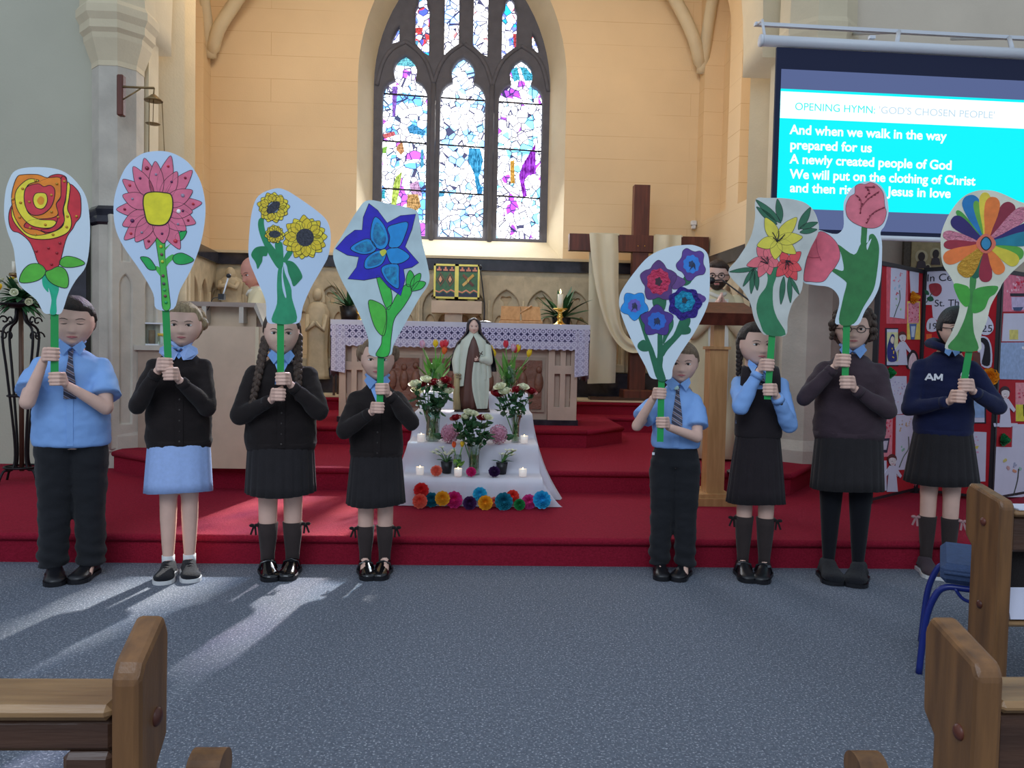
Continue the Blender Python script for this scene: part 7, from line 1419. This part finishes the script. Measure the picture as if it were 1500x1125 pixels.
for x, y, c in ((990, 730, 'c8c070'), (1015, 775, 'c8a0a0'), (1055, 795, 'd89878'), (1060, 755, 'a8b0c8'), (1095, 780, '90b8a8')): marks(pC, C2, x - 12, y - 10, x + 12, y + 10, c, 4, .015, x, .006)
# ================================================================== PEWS AND CHAIR
def pew_end(pl_pts, Yn, Yf, x0, x1, ztn, ztf, label, bolts, side, rail, cat='pew', arm=None, notch=True, extra=None):
    t = thing('pew', label, cat, ((x0 + x1) / 2, Yn, 0), 0, None); X = (x0 + x1) / 2; hw_ = abs(x1 - x0) / 2
    m = MB(); ch = .012
    out = [(0, 0), (0, ztn - .02), (.012, ztn), (Yf - Yn - .01, ztf), (Yf - Yn + .008, ztf - .03), (Yf - Yn + .004, ztn - .14), (Yf - Yn - .03, ztn - .17), (Yf - Yn - .03, 0)]
    def F_(y, z, d): return (d, y, z)
    top = [(y, z - (.0 if z > .3 else 0)) for y, z in out]
    m.prism(out, F_, -hw_ + .0, hw_ - .0); e = m.build('end_board', POAK, t)
    bv_ = e.modifiers.new('bevel', 'BEVEL'); bv_.width = .009; bv_.segments = 2; bv_.limit_method = 'ANGLE'
    for (by, bz) in bolts: k = MB(); k.sph((side * hw_, by, bz), (.008, .0135, .0135), 12, 8); k.build('bolt_head', MAHO, t)
    for (a, b, nm, mm) in rail: k = MB(); k.box(((a[0] + b[0]) / 2, (a[1] + b[1]) / 2, (a[2] + b[2]) / 2), (abs(b[0] - a[0]), abs(b[1] - a[1]), abs(b[2] - a[2])), bev=.008); o = k.build(nm, mm, t)
    if arm:
        k = MB(); (ay, az, r_) = arm; k.prism([(ay + math.cos(a) * r_ * 1.15, az + math.sin(a) * r_) for a in [2 * pi * j / 20 for j in range(20)]], F_, side * hw_ * .1 + side * .01, side * hw_ + side * .045); k.prism([(ay - .02, az - .4), (ay + .03, az - .4), (ay + .03, az), (ay - .02, az)], F_, side * .0, side * hw_ * .8); k.build('arm_rest', POAK, t)
    return t
a = P(160, 980, 1.06); b = P(205, 980, 1.06); zn = P(182, 975, 1.06).z; Yf = 1.155; zf = P(232, 895, Yf).z
za = P(80, 1036, 1.06).z; zb_ = P(80, 988, 1.16).z; zl = P(80, 1105, 1.07).z; L0 = -1.6
t = pew_end(None, 1.06, 1.155, a.x, b.x, zn, zf, 'oak pew at the lower left, its bench end facing the aisle', [(.055, P(218, 1057, 1.1).z)], 1,
    [((L0, .0, za - .022), (-.02, .10, za), 'book_ledge', OAKX), ((L0, .012, zl), (-.02, .034, za - .022), 'back_rail', DOAK), ((-.09, .01, 0), (-.022, .05, zl), 'inner_post', DOAK), ((L0, .1, .36), (-.15, .30, .39), 'seat_board', OAKX), ((L0, .05, .12), (-.02, .07, .3), 'lower_rail', DOAK)], arm=(.22, P(257, 1118, 1.28).z - .01, .032))
a = P(1432, 985, 1.2); b = P(1473, 985, 1.2); zn = P(1455, 975, 1.2).z; zf = P(1380, 903, 1.33).z
zr_ = P(1490, 1030, 1.2).z
pew_end(None, 1.2, 1.345, a.x, b.x, zn, zf, 'oak pew at the lower right with a bolted bench end nearest the camera', [(.04, P(1404, 1068, 1.25).z)], -1,
    [((.02, .0, zr_ - .02), (1.2, .11, zr_), 'book_ledge', OAKX), ((.02, .012, zr_ - .14), (1.2, .034, zr_ - .02), 'back_rail', DOAK), ((.15, .1, .36), (1.2, .30, .39), 'seat_board', OAKX), ((.02, .05, .12), (1.2, .07, .3), 'lower_rail', DOAK)], arm=(.30, P(1300, 1120, 1.5).z - .01, .034))
a = P(1466, 760, 2.3); b = P(1480, 760, 2.3); zn = P(1472, 734, 2.3).z; zf = P(1422, 706, 2.47).z; c_ = a.x - .0
t = pew_end(None, 2.3, 2.47, a.x, a.x + .045, zn, zf, 'dark oak pew behind the blue chair at the right edge', [(.08, P(1436, 764, 2.38).z), (.08, P(1433, 885, 2.38).z)], -1,
    [((.02, .0, zn - .05), (1.2, .10, zn - .03), 'book_ledge', OAKX), ((.02, .012, zn - .16), (1.2, .034, zn - .05), 'back_rail', DOAK), ((.02, .03, zn - .40), (1.2, .20, zn - .38), 'hymn_book_shelf', OAKX), ((.45, .14, .40), (1.2, .25, .43), 'seat_board', OAKX), ((.02, .06, zn - .38), (1.2, .075, zn - .16), 'back_panel', BLKN)])
o = simple('paper_sheet', 'white paper lying on the ledge of the dark oak pew', 'paper', MB().box((0, 0, 0), (.16, .09, .004)), PW, (c_ + .14, 2.35, zn - .027))
o = MB().box((0, 0, 0), (.11, .012, .16), rx=-.35); o = simple('booklet', 'open white booklet standing on the hymn book shelf', 'booklet', o, PW, (c_ + .12, 2.36, zn - .30))
CH_ = mat('blue_chair_fabric', '3c4f74', .9, var=.12, scale=60, bump=.3, bscale=150); BT = mat('blue_enamel_tube', '1c2c7c', .3, var=0)
cz = .39; q1 = P(1376, 866, 2.78)
t = thing('chair', 'blue upholstered chair with dark blue tube legs beside the pews', 'chair', (q1.x, 2.78, 0), rad(-31)); W_ = .36
MB().box((W_ / 2, .21, cz), (W_, .42, .075), bev=.02).build('seat', CH_, t); MB().tube([(0.012, -.002, cz + .005), (W_ - .012, -.002, cz + .005)], .006, 6).build('piping', CH_, t)
for y in (.02, .40): MB().tube(spline([(-.055, y - .01, 0), (-.04, y, .2), (-.012, y, cz - .09), (.02, y, cz - .055), (.08, y, cz - .05), (W_ * .6, y, cz - .05)], 5, False), .012, 8).build('leg', BT, t)
for y in (.02, .40): MB().tube(spline([(W_ + .02, y, 0), (W_, y, .2), (W_ - .02, y, cz - .07), (W_ * .5, y, cz - .05)], 5, False), .012, 8).build('leg', BT, t)
MB().box((W_ - .01, .21, .56), (.05, .34, .16), bev=.02).build('backrest', CH_, t)
for y in (.05, .37): MB().tube([(W_, y, cz), (W_ + .01, y, .62)], .011, 8).build('back_tube', BT, t)
MB().tube(spline([(.05, .0, cz - .05), (.08, .0, cz - .085), (.14, .0, cz - .09), (.18, .0, cz - .05)], 4, False), .006, 6).build('linking_hook', BT, t)
# ================================================================== SCONCE, SENSOR, FLOWER STAND
SY = 6.3; ps = Pl((P(172, 140, SY).x, SY, 0)); t = thing('hanging_lamp_bracket', 'wall bracket with a hanging brass sanctuary lamp above the daisy placard', 'lamp', tuple(ps.O)); BRZ = mat('aged_brass', '8a7450', .4, .8, .15)
def sq(x, y, d=0): v = ps.loc(x, y, d); return Vector((v.x, d, v.z))
a, b = sq(170, 169), sq(178, 109); k = MB(); k.box(((a.x + b.x) / 2 + .01, .02, (a.z + b.z) / 2), (.05, .06, b.z - a.z), bev=.008); k.build('wall_plaque', MAHO, t)
ar = sq(226, 129); k = MB(); k.tube([sq(177, 127), ar], .009, 8); k.build('arm', BRZ, t); k = MB(); k.tube([sq(178, 147), sq(206, 130)], .006, 8); k.build('strut', BRZ, t)
dm = sq(225, 146); k = MB(); k.lathe([(.001, .045), (.02, .035), (.045, .012), (.07, -.005), (.068, -.012), (.001, 0)], dm, n=20); k.build('dome', BRZ, t); k = MB(); k.tube([ar, dm + Vector((0, 0, .04))], .006, 6); k.build('hook', BRZ, t)
ds = sq(224, 182); k = MB(); k.lathe([(.001, .006), (.05, .0), (.055, .004), (.001, .012)], ds, n=18); k.build('disc', BRZ, t); bw = sq(226, 262); k = MB(); k.lathe([(.001, -.08), (.05, -.06), (.075, 0), (.08, .03), (.075, .03), (.001, -.02)], bw, n=20); k.build('lamp_bowl', BRZ, t)
for i in range(3): an = 2 * pi * i / 3 + .4; e = Vector((math.cos(an), math.sin(an), 0)); k = MB(); k.tube([dm + e * .06, bw + e * .08 + Vector((0, 0, .03))], .0035, 5); k.build('chain', BRZ, t)
k = MB(); k.tube([dm, ds, ], .003, 5); k.build('chain', BRZ, t)
v = P(1016, 327, 9.44); simple('wall_sensor', 'small cream sensor box high in the chancel corner', 'sensor', MB().box((0, 0, 0), (.07, .06, .06), bev=.01).box((0, 0, -.05), (.05, .05, .04), bev=.008), WHITEP, tuple(v))
v = P(1086, 108, 7.6); 
g = G(32, 706, .16); fY = g.y; pf_ = Pl((g.x, fY, .16)); t = thing('flower_stand', 'tall black wrought-iron pedestal stand with scrolls at the far left', 'stand', (g.x, fY, .16)); hz = pf_.q(30, 452)[1]
MB().cyl((0, 0, .08), (0, 0, hz), .016).build('centre_pole', mat('brown_iron', '5a4234', .5, .4), t)
for i in range(4):
    a = pi / 4 + i * pi / 2 + .3; e = lambda r, z: (math.cos(a) * r, math.sin(a) * r, z); k = MB(); k.tube(spline([e(.17, .0), e(.13, .09), e(.06, .11), e(.05, .3), e(.10, hz * .62), e(.13, hz * .86), e(.05, hz * .93), e(.03, hz)], 5, False), .009, 6); k.build('side_rail', IRON, t)
    k = MB(); sc_ = [(.13 - .0 * j + math.cos(j * .55) * (.045 - .0035 * j), hz * .84 + math.sin(j * .55) * (.045 - .0035 * j)) for j in range(12)]; k.tube([e(r, z) for r, z in sc_], .006, 6); k.build('scroll', IRON, t)
    k = MB(); sc_ = [(.12 + math.cos(j * .55) * (.036 - .0028 * j), hz * .93 + math.sin(j * .55) * (.036 - .0028 * j)) for j in range(12)]; k.tube([e(r, z) for r, z in sc_], .006, 6); k.build('scroll', IRON, t)
for z, r in ((.11, .11), (hz * .5, .085)): k = MB(); k.tube([(math.cos(2 * pi * j / 20) * r, math.sin(2 * pi * j / 20) * r, z) for j in range(21)], .008, 6); k.build('ring', IRON, t)
MB().box((0, 0, .10), (.22, .03, .02)).build('cross_bar', IRON, t)
MB().lathe([(.001, hz), (.08, hz), (.16, hz + .03), (.155, hz + .035), (.001, hz + .01)], n=20).build('tray', IRON, t)
v = Vector((g.x, fY, .16 + hz + .02)); t = thing('flower_arrangement', 'white and cream flower arrangement with green foliage on the iron stand', 'flowers', tuple(v))
MB().lathe([(.001, 0), (.07, 0), (.08, .05), (.001, .05)]).build('bowl', LEATH, t)
for i in range(80):
    a = rnd.uniform(0, 2 * pi); e = rnd.uniform(-.5, 1.2); L_ = rnd.uniform(.12, .24); k = MB(); k.loft(blade((0, 0, .05), (math.cos(a) * math.cos(e), math.sin(a) * math.cos(e), math.sin(e)), L_, .022, .05, 4), close=False, cap=False); k.build('leaf', LEAFG, t)
for i in range(34):
    a = rnd.uniform(0, 2 * pi); e = rnd.uniform(-.3, 1.2); d = Vector((math.cos(a) * math.cos(e), math.sin(a) * math.cos(e), math.sin(e))); rosebloom((0, 0, 0), rnd.uniform(.016, .024), None, tuple(d)).build('bloom', RC['white'] if i % 5 else TC['yellow'], t).location = d * rnd.uniform(.14, .2) + Vector((0, 0, .06))
for o in list(t.children)[-34:]:
    pass
g = G(10, 665, .16); ppl = Pl((g.x, g.y, .16)); t = thing('stone_plinth', 'pale stone plinth with a dark top at the far left edge', 'plinth', (g.x - .15, g.y - .1, .16)); h = ppl.q(10, 530)[1]
MB().box2((-.3, 0, 0), (.22, .4, h)).build('block', GREYST, t); MB().box2((-.32, -.02, h), (.26, .42, h + .05)).build('top', mat('dark_top', '4a4038', .5), t); MB().box2((-.3, .02, h + .05), (.1, .38, h + .1)).build('white_runner', CLOTHW, t)
v = P(20, 400, 6.3); t = thing('wall_candle_holder', 'small bronze candle holder with a white candle on the wall at far left', 'candle holder', tuple(v))
MB().lathe([(.001, -.03), (.035, -.02), (.03, 0), (.001, 0)], n=12).build('cup', BRZ, t); MB().cyl((0, 0, 0), (0, 0, .09), .012).build('candle', mat('candle_wax', 'ece6d2'), t); k = MB(); k.tube([(0, 0, -.02), (0, .12, -.05), (0, .3, -.03)], .01, 6); k.build('arm', BRZ, t)
bpy.data.scenes.remove(TS)
